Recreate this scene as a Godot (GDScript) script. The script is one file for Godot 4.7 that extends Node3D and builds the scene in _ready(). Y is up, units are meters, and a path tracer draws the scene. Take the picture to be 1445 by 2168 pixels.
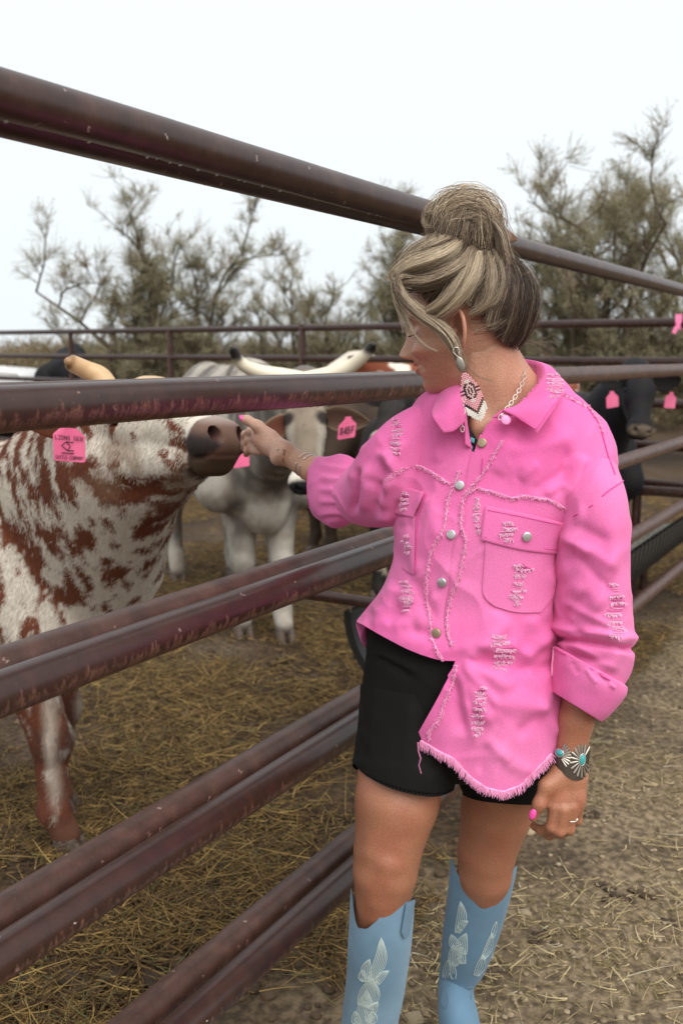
extends Node3D

# ------------------------------------------------------------------ camera model
const FPX := 2108.0
const CXP := 722.5
const CYP := 1084.0
const EYE := 1.5
var CT := cos(deg_to_rad(9.02))
var SN := sin(deg_to_rad(9.02))
var rng := RandomNumberGenerator.new()
var noise := FastNoiseLite.new()
var noise2 := FastNoiseLite.new()

# a point in the world at picture position (px, py), d metres ahead of the camera's foot
func P(px: float, py: float, d: float) -> Vector3:
	var u := px - CXP
	var v := py - CYP
	var fw := FPX * CT - v * SN
	var up := -(FPX * SN + v * CT)
	var t := d / fw
	return Vector3(u * t, EYE + up * t, -d)

func PV(a: Vector3) -> Vector3:
	return P(a.x, a.y, a.z)

func proj(p: Vector3) -> Vector2:
	var y := p.y - EYE
	var zc := -p.z * CT - y * SN
	var dn := -p.z * SN * -1.0 - y * CT
	dn = -(y * CT + (-p.z) * SN)
	return Vector2(CXP + FPX * p.x / zc, CYP + FPX * dn / zc)

func lin(r: float, g: float, b: float) -> Color:
	return Color(r / 255.0, g / 255.0, b / 255.0).srgb_to_linear()

# ------------------------------------------------------------------ mesh builder
class MB:
	var v := PackedVector3Array()
	var n := PackedVector3Array()
	var c := PackedColorArray()
	var uv := PackedVector2Array()
	var i := PackedInt32Array()
	func add(p: Vector3, nn: Vector3, col := Color.WHITE, t := Vector2.ZERO) -> int:
		v.append(p); n.append(nn); c.append(col); uv.append(t)
		return v.size() - 1
	func tri(a: int, b: int, d: int) -> void:
		i.append(a); i.append(b); i.append(d)
	func quad(a: int, b: int, d: int, e: int) -> void:
		i.append(a); i.append(b); i.append(d)
		i.append(a); i.append(d); i.append(e)
	func mesh() -> ArrayMesh:
		for k in range(0, i.size(), 3):
			var a := i[k]
			var b := i[k + 1]
			var d := i[k + 2]
			var g := (v[b] - v[a]).cross(v[d] - v[a])
			if g.dot(n[a] + n[b] + n[d]) > 0.0:
				i[k + 1] = d
				i[k + 2] = b
		var arr := []
		arr.resize(Mesh.ARRAY_MAX)
		arr[Mesh.ARRAY_VERTEX] = v
		arr[Mesh.ARRAY_NORMAL] = n
		arr[Mesh.ARRAY_COLOR] = c
		arr[Mesh.ARRAY_TEX_UV] = uv
		arr[Mesh.ARRAY_INDEX] = i
		var m := ArrayMesh.new()
		m.add_surface_from_arrays(Mesh.PRIMITIVE_TRIANGLES, arr)
		return m

var names := {}
func numbered(called: String) -> String:
	if not names.has(called):
		names[called] = 0
		return called
	names[called] += 1
	return "%s_%03d" % [called, names[called]]

func thing(called: String, label: String, category: String, at := Vector3.ZERO, group := "") -> Node3D:
	var o := Node3D.new()
	o.name = numbered(called)
	o.position = at
	add_child(o)
	o.set_meta("label", label)
	o.set_meta("category", category)
	if group != "":
		o.set_meta("group", group)
	return o

# commits mb (in world space) as one named mesh under parent
func obj(called: String, mb, mat: Material, parent: Node = null, label := "") -> MeshInstance3D:
	var o := MeshInstance3D.new()
	o.name = called
	o.mesh = mb.mesh() if mb is MB else mb
	o.material_override = null
	o.mesh.surface_set_material(0, mat)
	var par: Node = parent if parent else self
	par.add_child(o, true)
	if par is Node3D and mb is MB:
		var off := Vector3.ZERO
		var q: Node = par
		while q != self and q is Node3D:
			off += (q as Node3D).position
			q = q.get_parent()
		o.position = -off
	if label != "":
		o.set_meta("label", label)
	return o

func stuff(o: Node) -> Node:
	o.set_meta("kind", "stuff")
	return o

func structure(called: String, mb, mat: Material) -> MeshInstance3D:
	var o := obj(called, mb, mat)
	o.set_meta("kind", "structure")
	return o

# ------------------------------------------------------------------ materials
func mat(col: Color, rough := 0.8, metal := 0.0, vc := false) -> StandardMaterial3D:
	var m := StandardMaterial3D.new()
	m.albedo_color = col.linear_to_srgb()
	m.roughness = rough
	m.metallic = metal
	m.vertex_color_use_as_albedo = vc
	return m

func ntex(freq: float, size := 512, oct := 4, nrm := false, strength := 4.0, sd := 1, ramp: Gradient = null, kind := FastNoiseLite.TYPE_SIMPLEX_SMOOTH) -> NoiseTexture2D:
	var f := FastNoiseLite.new()
	f.seed = sd
	f.noise_type = kind
	f.frequency = freq
	f.fractal_octaves = oct
	var t := NoiseTexture2D.new()
	t.width = size
	t.height = size
	t.seamless = true
	t.as_normal_map = nrm
	t.bump_strength = strength
	if ramp:
		t.color_ramp = ramp
	t.noise = f
	return t

func ramp2(a: Color, b: Color, at0 := 0.25, at1 := 0.75) -> Gradient:
	var g := Gradient.new()
	g.set_color(0, a)
	g.set_color(1, b)
	g.set_offset(0, at0)
	g.set_offset(1, at1)
	return g

func tri_map(m: StandardMaterial3D, scale: float) -> void:
	m.uv1_triplanar = true
	m.uv1_scale = Vector3.ONE * scale

# ------------------------------------------------------------------ curves
func cr(a: Vector3, b: Vector3, c: Vector3, d: Vector3, t: float) -> Vector3:
	return 0.5 * ((2.0 * b) + (c - a) * t + (2.0 * a - 5.0 * b + 4.0 * c - d) * t * t + (3.0 * b - a - 3.0 * c + d) * t * t * t)

func spline(pts: Array, t: float) -> Vector3:
	var m := pts.size() - 1
	var x := clampf(t, 0.0, 1.0) * m
	var k := mini(int(x), m - 1)
	var f := x - k
	return cr(pts[maxi(k - 1, 0)], pts[k], pts[k + 1], pts[mini(k + 2, m)], f)

func smooth_path(pts: Array, count: int) -> PackedVector3Array:
	var o := PackedVector3Array()
	for k in count:
		o.append(spline(pts, k / float(count - 1)))
	return o

# piecewise linear / smooth table lookup: keys is Array of [x, value...]
func tab(keys: Array, x: float, col := 1) -> float:
	if x <= keys[0][0]:
		return keys[0][col]
	for k in range(1, keys.size()):
		if x <= keys[k][0]:
			var f: float = (x - keys[k - 1][0]) / (keys[k][0] - keys[k - 1][0])
			return lerpf(keys[k - 1][col], keys[k][col], f)
	return keys[-1][col]

func tabs(keys: Array, x: float, col := 1) -> float:
	var m := keys.size() - 1
	if x <= keys[0][0]:
		return keys[0][col]
	if x >= keys[m][0]:
		return keys[m][col]
	for k in range(1, m + 1):
		if x <= keys[k][0]:
			var x0: float = keys[k - 1][0]
			var x1: float = keys[k][0]
			var y0: float = keys[k - 1][col]
			var y1: float = keys[k][col]
			var m0: float = (y1 - y0) / (x1 - x0)
			var m1 := m0
			if k > 1:
				m0 = 0.5 * (m0 + (y0 - keys[k - 2][col]) / (x0 - keys[k - 2][0]))
			if k < m:
				m1 = 0.5 * (m1 + (keys[k + 1][col] - y1) / (keys[k + 1][0] - x1))
			var h := x1 - x0
			var f := (x - x0) / h
			var f2 := f * f
			var f3 := f2 * f
			return (2 * f3 - 3 * f2 + 1) * y0 + (f3 - 2 * f2 + f) * h * m0 + (-2 * f3 + 3 * f2) * y1 + (f3 - f2) * h * m1
	return keys[m][col]

# ------------------------------------------------------------------ shapes
func perp(d: Vector3) -> Vector3:
	var a := Vector3.UP if absf(d.y) < 0.9 else Vector3.RIGHT
	return d.cross(a).normalized()

func tube(mb: MB, pts: PackedVector3Array, rad: PackedFloat32Array, sides: int, col := Color.WHITE, caps := true, vscale := 1.0, up := Vector3.ZERO) -> void:
	var m := pts.size()
	var base := mb.v.size()
	var x := Vector3.ZERO
	var run := 0.0
	for k in m:
		var d := (pts[mini(k + 1, m - 1)] - pts[maxi(k - 1, 0)]).normalized()
		if up != Vector3.ZERO:
			x = (up - d * up.dot(d)).normalized()
		elif k == 0:
			x = perp(d)
		else:
			x = (x - d * x.dot(d)).normalized()
		var y := d.cross(x)
		if k > 0:
			run += pts[k].distance_to(pts[k - 1])
		var r := rad[mini(k, rad.size() - 1)]
		for s in sides + 1:
			var a := TAU * s / sides
			var o := x * cos(a) + y * sin(a)
			mb.add(pts[k] + o * r, o, col, Vector2(run * vscale, float(s) / sides))
	for k in m - 1:
		for s in sides:
			var q := base + k * (sides + 1) + s
			mb.quad(q, q + 1, q + sides + 2, q + sides + 1)
	if caps:
		for e in 2:
			var k := 0 if e == 0 else m - 1
			var d := (pts[1] - pts[0]).normalized() * -1.0 if e == 0 else (pts[m - 1] - pts[m - 2]).normalized()
			var cidx := mb.add(pts[k], d, col, Vector2(0, 0))
			var ring := mb.v.size()
			for s in sides + 1:
				mb.add(mb.v[base + k * (sides + 1) + s], d, col, mb.uv[base + k * (sides + 1) + s])
			for s in sides:
				mb.tri(cidx, ring + s, ring + s + 1)

# thin three-sided strand, cheap
func strand(mb: MB, pts: PackedVector3Array, r0: float, r1: float, c0: Color, c1: Color) -> void:
	var m := pts.size()
	var base := mb.v.size()
	var x := Vector3.ZERO
	for k in m:
		var d := (pts[mini(k + 1, m - 1)] - pts[maxi(k - 1, 0)]).normalized()
		if k == 0:
			x = perp(d)
		else:
			x = (x - d * x.dot(d)).normalized()
		var y := d.cross(x)
		var f := k / float(m - 1)
		var r := lerpf(r0, r1, f)
		var cc := c0.lerp(c1, f)
		for s in 3:
			var a := TAU * s / 3.0
			var o := x * cos(a) + y * sin(a)
			mb.add(pts[k] + o * r, o, cc)
	for k in m - 1:
		for s in 3:
			var q := base + k * 3 + s
			var q2 := base + k * 3 + (s + 1) % 3
			mb.quad(q, q2, q2 + 3, q + 3)

# surface from a grid of points (rows x cols); wrap joins last column to first
func sheet(mb: MB, g: Array, wrap := false, col := Color.WHITE, flip := false, cols: Array = [], uvs := Vector2(1, 1)) -> int:
	var base := mb.v.size()
	var R := g.size()
	var C: int = g[0].size()
	for r in R:
		var row: PackedVector3Array = g[r]
		var up_row: PackedVector3Array = g[maxi(r - 1, 0)]
		var dn_row: PackedVector3Array = g[mini(r + 1, R - 1)]
		for c in C:
			var l := row[(c - 1 + C) % C] if wrap else row[maxi(c - 1, 0)]
			var q := row[(c + 1) % C] if wrap else row[mini(c + 1, C - 1)]
			var nn := (q - l).cross(dn_row[c] - up_row[c])
			if nn.length_squared() < 1e-18:
				nn = Vector3.UP
			nn = nn.normalized()
			if flip:
				nn = -nn
			mb.add(row[c], nn, cols[r][c] if cols.size() else col, Vector2(c / float(C - 1) * uvs.x, r / float(R - 1) * uvs.y))
	var cc := C if wrap else C - 1
	for r in R - 1:
		for c in cc:
			var c2 := (c + 1) % C
			mb.quad(base + r * C + c, base + r * C + c2, base + (r + 1) * C + c2, base + (r + 1) * C + c)
	return base

# sheet with thickness: offsets both ways along normals and stitches the border
func slab(mb: MB, g: Array, th: float, col := Color.WHITE, toward := Vector3.ZERO, round_edge := true) -> void:
	var R := g.size()
	var C: int = g[0].size()
	var a := []
	var b := []
	for r in R:
		var ra := PackedVector3Array()
		var rb := PackedVector3Array()
		for c in C:
			var p: Vector3 = g[r][c]
			var nn: Vector3 = (g[r][mini(c + 1, C - 1)] - g[r][maxi(c - 1, 0)]).cross(g[mini(r + 1, R - 1)][c] - g[maxi(r - 1, 0)][c]).normalized()
			if toward != Vector3.ZERO and nn.dot(toward - p) < 0.0:
				nn = -nn
			var t := th * 0.5
			if round_edge and (r == 0 or c == 0 or r == R - 1 or c == C - 1):
				t *= 0.35
			ra.append(p + nn * t)
			rb.append(p - nn * t)
		a.append(ra)
		b.append(rb)
	var n0 := (a[R / 2][C / 2] - b[R / 2][C / 2]) as Vector3
	var tst: Vector3 = (a[R / 2][mini(C / 2 + 1, C - 1)] - a[R / 2][maxi(C / 2 - 1, 0)]).cross(a[mini(R / 2 + 1, R - 1)][C / 2] - a[maxi(R / 2 - 1, 0)][C / 2])
	var fl := tst.dot(n0) < 0.0
	sheet(mb, a, false, col, fl)
	sheet(mb, b, false, col, not fl)
	var border := []
	for c in C:
		border.append([0, c])
	for r in range(1, R):
		border.append([r, C - 1])
	for c in range(C - 2, -1, -1):
		border.append([R - 1, c])
	for r in range(R - 2, -1, -1):
		border.append([r, 0])
	var mid: Vector3 = g[R / 2][C / 2]
	for k in border.size() - 1:
		var p0: Vector3 = a[border[k][0]][border[k][1]]
		var p1: Vector3 = a[border[k + 1][0]][border[k + 1][1]]
		var q0: Vector3 = b[border[k][0]][border[k][1]]
		var q1: Vector3 = b[border[k + 1][0]][border[k + 1][1]]
		var nn := (p1 - p0).cross(q0 - p0).normalized()
		if nn.dot(p0 - mid) < 0.0:
			nn = -nn
		var i0 := mb.add(p0, nn, col)
		mb.add(p1, nn, col)
		mb.add(q1, nn, col)
		mb.add(q0, nn, col)
		mb.quad(i0, i0 + 1, i0 + 2, i0 + 3)

# smooth net through control rows of Vector3 (already world points)
func net(ctrl: Array, rows: int, cols: int) -> Array:
	var g := []
	var cols_pts := []
	for r in ctrl.size():
		cols_pts.append(smooth_path(ctrl[r], cols))
	for r in rows:
		var row := PackedVector3Array()
		for c in cols:
			var line := []
			for k in ctrl.size():
				line.append(cols_pts[k][c])
			row.append(spline(line, r / float(rows - 1)))
		g.append(row)
	return g

func pnet(ctrl: Array, rows: int, cols: int) -> Array:
	var w := []
	for r in ctrl:
		var q := []
		for p in r:
			q.append(PV(p))
		w.append(q)
	return net(w, rows, cols)

func lathe(mb: MB, at: Vector3, axis: Vector3, prof: Array, sides: int, col := Color.WHITE) -> void:
	var x := perp(axis)
	var y := axis.cross(x)
	var g := []
	for p in prof:
		var row := PackedVector3Array()
		for s in sides:
			var a := TAU * s / sides
			row.append(at + axis * p.y + (x * cos(a) + y * sin(a)) * p.x)
		g.append(row)
	var base := sheet(mb, g, true, col)
	# fix normals to point outwards from the axis / along it
	var q := mb.v.size()
	var mid: Vector3 = at + axis * ((prof[0].y + prof[-1].y) * 0.5)
	var s := 0.0
	for k in range(base, q):
		s += mb.n[k].dot(mb.v[k] - mid)
	if s < 0.0:
		for k in range(base, q):
			mb.n[k] = -mb.n[k]

func ball(mb: MB, at: Vector3, r: Vector3, basis := Basis.IDENTITY, col := Color.WHITE, la := 8, lo := 12) -> void:
	var base := mb.v.size()
	for a in la + 1:
		var t := PI * a / la
		for b in lo + 1:
			var p := TAU * b / lo
			var u := Vector3(sin(t) * cos(p), cos(t), sin(t) * sin(p))
			mb.add(at + basis * (u * r), (basis * (u / r)).normalized(), col, Vector2(b / float(lo), a / float(la)))
	for a in la:
		for b in lo:
			var q := base + a * (lo + 1) + b
			mb.quad(q, q + 1, q + lo + 2, q + lo + 1)

func boxm(mb: MB, lo: Vector3, hi: Vector3, col := Color.WHITE, xf := Transform3D.IDENTITY) -> void:
	for ax in 3:
		for sg in [-1, 1]:
			var n0 := Vector3.ZERO
			n0[ax] = sg
			var u := (ax + 1) % 3
			var w := (ax + 2) % 3
			var c := (lo + hi) * 0.5
			var h := (hi - lo) * 0.5
			var ids := []
			for q in [[-1, -1], [1, -1], [1, 1], [-1, 1]]:
				var p := c
				p[ax] += sg * h[ax]
				p[u] += q[0] * h[u]
				p[w] += q[1] * h[w]
				ids.append(mb.add(xf * p, (xf.basis * n0).normalized(), col, Vector2(q[0], q[1])))
			mb.quad(ids[0], ids[1], ids[2], ids[3])

# ------------------------------------------------------------------ distance field bodies
class SDF:
	var a := PackedVector3Array()
	var ba := PackedVector3Array()
	var bb := PackedFloat32Array()
	var ra := PackedFloat32Array()
	var rb := PackedFloat32Array()
	var kk := PackedFloat32Array()
	var nx := PackedVector3Array()
	var ns := PackedFloat32Array()
	var sg := PackedInt32Array()
	func add(p: Vector3, q: Vector3, r0: float, r1: float, k := 0.02, axis := Vector3.ZERO, s := 1.0, sub := 0) -> void:
		a.append(p)
		ba.append(q - p)
		bb.append(maxf((q - p).length_squared(), 1e-9))
		ra.append(r0)
		rb.append(r1)
		kk.append(k)
		nx.append(axis.normalized() if axis != Vector3.ZERO else Vector3.ZERO)
		ns.append(s)
		sg.append(sub)
	func one(j: int, p: Vector3) -> float:
		var q := p - a[j]
		var s := ns[j]
		if s != 1.0:
			var t := clampf(q.dot(ba[j]) / bb[j], 0.0, 1.0)
			q -= ba[j] * t
			var e := nx[j]
			q += e * (q.dot(e) * (1.0 / s - 1.0))
			return (q.length() - lerpf(ra[j], rb[j], t)) * minf(s, 1.0)
		var h := clampf(q.dot(ba[j]) / bb[j], 0.0, 1.0)
		return (q - ba[j] * h).length() - lerpf(ra[j], rb[j], h)
	func eval(p: Vector3, list: PackedInt32Array) -> float:
		var d := 10.0
		for j in list:
			var e := one(j, p)
			var k := kk[j]
			if sg[j] == 1:
				e = -e
				var h := maxf(k - absf(d - e), 0.0) / k
				d = maxf(d, e) + h * h * k * 0.25
			else:
				var h := maxf(k - absf(d - e), 0.0) / k
				d = minf(d, e) - h * h * k * 0.25
		return d

func nets(mb: MB, S: SDF, lo: Vector3, hi: Vector3, cell: float, colf = null) -> void:
	const B := 6
	var nx := int(ceil((hi.x - lo.x) / cell / B)) * B
	var ny := int(ceil((hi.y - lo.y) / cell / B)) * B
	var nz := int(ceil((hi.z - lo.z) / cell / B)) * B
	var sx := 1
	var sy := nx + 1
	var sz := (nx + 1) * (ny + 1)
	var val := PackedFloat32Array()
	val.resize(sz * (nz + 1))
	val.fill(99.0)
	var vid := PackedInt32Array()
	vid.resize(val.size())
	vid.fill(-1)
	var act := []
	var rr := cell * B * 0.8661
	var count := S.a.size()
	for bz in nz / B:
		for by in ny / B:
			for bx in nx / B:
				var o := Vector3(bx, by, bz) * (cell * B) + lo
				var c := o + Vector3.ONE * (cell * B * 0.5)
				var list := PackedInt32Array()
				for j in count:
					if S.one(j, c) < rr + S.kk[j] + 0.012:
						list.append(j)
				if list.is_empty():
					continue
				var f := S.eval(c, list)
				if absf(f) > rr + cell:
					continue
				act.append(Vector3i(bx, by, bz) * B)
				for z in B + 1:
					for y in B + 1:
						var q := (bz * B + z) * sz + (by * B + y) * sy + bx * B
						var pz := o + Vector3(0, y, z) * cell
						for x in B + 1:
							if val[q] == 99.0:
								val[q] = S.eval(pz + Vector3(x * cell, 0, 0), list)
							q += 1
	var off: Array[int] = [0, sx, sy, sx + sy, sz, sx + sz, sy + sz, sx + sy + sz]
	for b in act:
		for z in B:
			for y in B:
				for x in B:
					var q: int = (b.z + z) * sz + (b.y + y) * sy + b.x + x
					var m := 0
					var bad := false
					for k in 8:
						var w := val[q + off[k]]
						if w == 99.0:
							bad = true
							break
						if w < 0.0:
							m |= 1 << k
					if bad or m == 0 or m == 255:
						continue
					var v0 := val[q]
					var v1 := val[q + off[1]]
					var v2 := val[q + off[2]]
					var v3 := val[q + off[3]]
					var v4 := val[q + off[4]]
					var v5 := val[q + off[5]]
					var v6 := val[q + off[6]]
					var v7 := val[q + off[7]]
					var s := Vector3.ZERO
					var n := 0
					if (v0 < 0) != (v1 < 0): s += Vector3(v0 / (v0 - v1), 0, 0); n += 1
					if (v2 < 0) != (v3 < 0): s += Vector3(v2 / (v2 - v3), 1, 0); n += 1
					if (v4 < 0) != (v5 < 0): s += Vector3(v4 / (v4 - v5), 0, 1); n += 1
					if (v6 < 0) != (v7 < 0): s += Vector3(v6 / (v6 - v7), 1, 1); n += 1
					if (v0 < 0) != (v2 < 0): s += Vector3(0, v0 / (v0 - v2), 0); n += 1
					if (v1 < 0) != (v3 < 0): s += Vector3(1, v1 / (v1 - v3), 0); n += 1
					if (v4 < 0) != (v6 < 0): s += Vector3(0, v4 / (v4 - v6), 1); n += 1
					if (v5 < 0) != (v7 < 0): s += Vector3(1, v5 / (v5 - v7), 1); n += 1
					if (v0 < 0) != (v4 < 0): s += Vector3(0, 0, v0 / (v0 - v4)); n += 1
					if (v1 < 0) != (v5 < 0): s += Vector3(1, 0, v1 / (v1 - v5)); n += 1
					if (v2 < 0) != (v6 < 0): s += Vector3(0, 1, v2 / (v2 - v6)); n += 1
					if (v3 < 0) != (v7 < 0): s += Vector3(1, 1, v3 / (v3 - v7)); n += 1
					var p := lo + (Vector3(b.x + x, b.y + y, b.z + z) + s / n) * cell
					var g := Vector3(v1 + v3 + v5 + v7 - v0 - v2 - v4 - v6, v2 + v3 + v6 + v7 - v0 - v1 - v4 - v5, v4 + v5 + v6 + v7 - v0 - v1 - v2 - v3).normalized()
					vid[q] = mb.add(p, g, colf.call(p, g) if colf != null else Color.WHITE)
	for b in act:
		for z in B:
			for y in B:
				for x in B:
					var q: int = (b.z + z) * sz + (b.y + y) * sy + b.x + x
					var v0 := val[q]
					if v0 == 99.0:
						continue
					if b.y + y > 0 and b.z + z > 0 and (v0 < 0) != (val[q + sx] < 0):
						var i0 := vid[q]
						var i1 := vid[q - sy]
						var i2 := vid[q - sy - sz]
						var i3 := vid[q - sz]
						if i0 >= 0 and i1 >= 0 and i2 >= 0 and i3 >= 0:
							mb.quad(i0, i1, i2, i3)
					if b.x + x > 0 and b.z + z > 0 and (v0 < 0) != (val[q + sy] < 0):
						var i0 := vid[q]
						var i1 := vid[q - sx]
						var i2 := vid[q - sx - sz]
						var i3 := vid[q - sz]
						if i0 >= 0 and i1 >= 0 and i2 >= 0 and i3 >= 0:
							mb.quad(i0, i1, i2, i3)
					if b.x + x > 0 and b.y + y > 0 and (v0 < 0) != (val[q + sz] < 0):
						var i0 := vid[q]
						var i1 := vid[q - sx]
						var i2 := vid[q - sx - sy]
						var i3 := vid[q - sy]
						if i0 >= 0 and i1 >= 0 and i2 >= 0 and i3 >= 0:
							mb.quad(i0, i1, i2, i3)

# many copies of a small mesh
func many(called: String, mesh: Mesh, xfs: Array, cols: Array, material: Material, parent: Node = null) -> MultiMeshInstance3D:
	var mm := MultiMesh.new()
	mm.transform_format = MultiMesh.TRANSFORM_3D
	mm.use_colors = true
	mm.mesh = mesh
	mm.instance_count = xfs.size()
	var buf := PackedFloat32Array()
	buf.resize(xfs.size() * 16)
	for k in xfs.size():
		var t: Transform3D = xfs[k]
		var c: Color = cols[k]
		var q := k * 16
		buf[q] = t.basis.x.x; buf[q + 1] = t.basis.y.x; buf[q + 2] = t.basis.z.x; buf[q + 3] = t.origin.x
		buf[q + 4] = t.basis.x.y; buf[q + 5] = t.basis.y.y; buf[q + 6] = t.basis.z.y; buf[q + 7] = t.origin.y
		buf[q + 8] = t.basis.x.z; buf[q + 9] = t.basis.y.z; buf[q + 10] = t.basis.z.z; buf[q + 11] = t.origin.z
		buf[q + 12] = c.r; buf[q + 13] = c.g; buf[q + 14] = c.b; buf[q + 15] = 1.0
	mm.buffer = buf
	mesh.surface_set_material(0, material)
	var o := MultiMeshInstance3D.new()
	o.name = called
	o.multimesh = mm
	(parent if parent else self).add_child(o, true)
	o.set_meta("kind", "stuff")
	return o

# blade along +y, length 1, for hair and straw
func blade_mesh(w: float, bend: float, seg := 2, flat := 0.3) -> ArrayMesh:
	var mb := MB.new()
	var pts := PackedVector3Array()
	var rad := PackedFloat32Array()
	for k in seg + 1:
		var f := k / float(seg)
		pts.append(Vector3(bend * f * f, f, 0))
		rad.append(w * (1.0 - 0.75 * f))
	tube(mb, pts, rad, 3, Color.WHITE, false)
	return mb.mesh()

# ------------------------------------------------------------------ places
const FA := 0.52534
var FDIR := Vector3(sin(FA), 0, -cos(FA))
var FN := Vector3(-cos(FA), 0, -sin(FA))
func FP(s: float, D: float, y: float) -> Vector3:
	return FN * D + FDIR * s + Vector3(0, y, 0)

func ground_y(x: float, z: float) -> float:
	var d := -z
	var y := smoothstep(12.5, 24.0, d) * 0.45
	y += noise.get_noise_2d(x * 60.0, z * 60.0) * 0.018
	y += noise.get_noise_2d(x * 260.0 + 99.0, z * 260.0) * 0.012
	return y

func set_camera_and_light() -> void:
	var cam := Camera3D.new()
	cam.name = "camera"
	cam.position = Vector3(0, EYE, 0)
	cam.rotation_degrees = Vector3(-9.02, 0, 0)
	var at := CameraAttributesPhysical.new()
	at.frustum_focal_length = 12.0 / (1084.0 / FPX)
	at.frustum_focus_distance = 1.76
	at.exposure_aperture = 3.2
	at.frustum_near = 0.05
	at.frustum_far = 2000.0
	at.auto_exposure_enabled = false
	cam.attributes = at
	add_child(cam)
	cam.current = true
	var env := Environment.new()
	env.background_mode = Environment.BG_SKY
	var sky := Sky.new()
	var sm := ProceduralSkyMaterial.new()
	sm.sky_top_color = Color(0.725, 0.742, 0.752)
	sm.sky_horizon_color = Color(0.70, 0.722, 0.73)
	sm.sky_curve = 0.16
	sm.ground_bottom_color = Color(0.25, 0.22, 0.18)
	sm.ground_horizon_color = Color(0.45, 0.45, 0.44)
	sm.sun_angle_max = 1.0
	sky.sky_material = sm
	env.sky = sky
	env.tonemap_mode = Environment.TONE_MAPPER_LINEAR
	env.tonemap_exposure = 2.05
	env.sdfgi_enabled = true
	env.ssao_enabled = true
	env.ssil_enabled = true
	var we := WorldEnvironment.new()
	we.name = "environment"
	we.environment = env
	add_child(we)
	var sun := DirectionalLight3D.new()
	sun.name = "sun"
	sun.light_energy = 0.5
	sun.light_color = Color(1.0, 0.985, 0.96)
	sun.light_angular_distance = 60.0
	sun.shadow_enabled = true
	sun.rotation_degrees = Vector3(-52, 24, 0)
	add_child(sun)

func build_ground() -> void:
	var xs := [0.0]
	var st := 0.06
	var x := 0.0
	while x < 300.0:
		if x > 3.6:
			st *= 1.13
		x += st
		xs.append(x)
		xs.push_front(-x)
	var zs := []
	st = 0.06
	var z := 0.4
	while z < 400.0:
		zs.append(-z)
		if z > 7.5:
			st *= 1.12
		z += st
	st = 0.2
	z = 0.4
	while z > -40.0:
		st *= 1.3
		z -= st
		zs.push_front(-z)
	var mb := MB.new()
	var g := []
	var cols := []
	for zz in zs:
		var row := PackedVector3Array()
		var cr_ := []
		for xx in xs:
			row.append(Vector3(xx, ground_y(xx, zz), zz))
			var D := Vector3(xx, 0, zz).dot(FN)
			var k := smoothstep(0.75, 1.5, D + noise.get_noise_2d(xx * 80.0, zz * 80.0) * 0.5)
			var a := lin(138, 122, 98).lerp(lin(82, 63, 42), k)
			var q := noise2.get_noise_2d(xx * 130.0, zz * 130.0)
			a = a.lerp(lin(60, 46, 33), clampf(q * 1.5 - 0.1, 0.0, 0.7))
			a = a.lerp(lin(128, 112, 90), clampf(-q * 1.2 - 0.1, 0.0, 0.5))
			cr_.append(a)
		g.append(row)
		cols.append(cr_)
	sheet(mb, g, false, Color.WHITE, false, cols)
	for k in mb.n.size():
		if mb.n[k].y < 0.0:
			mb.n[k] = -mb.n[k]
	var m := mat(Color.WHITE, 0.95, 0.0, true)
	m.albedo_texture = ntex(0.02, 1024, 5, false, 4, 7, ramp2(Color(0.62, 0.6, 0.58), Color(1, 1, 1), 0.2, 0.7))
	m.normal_enabled = true
	m.normal_texture = ntex(0.03, 1024, 5, true, 9.0, 8)
	m.uv1_triplanar = true
	m.uv1_world_triplanar = true
	m.uv1_scale = Vector3.ONE * 1.3
	structure("ground", mb, m)

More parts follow.
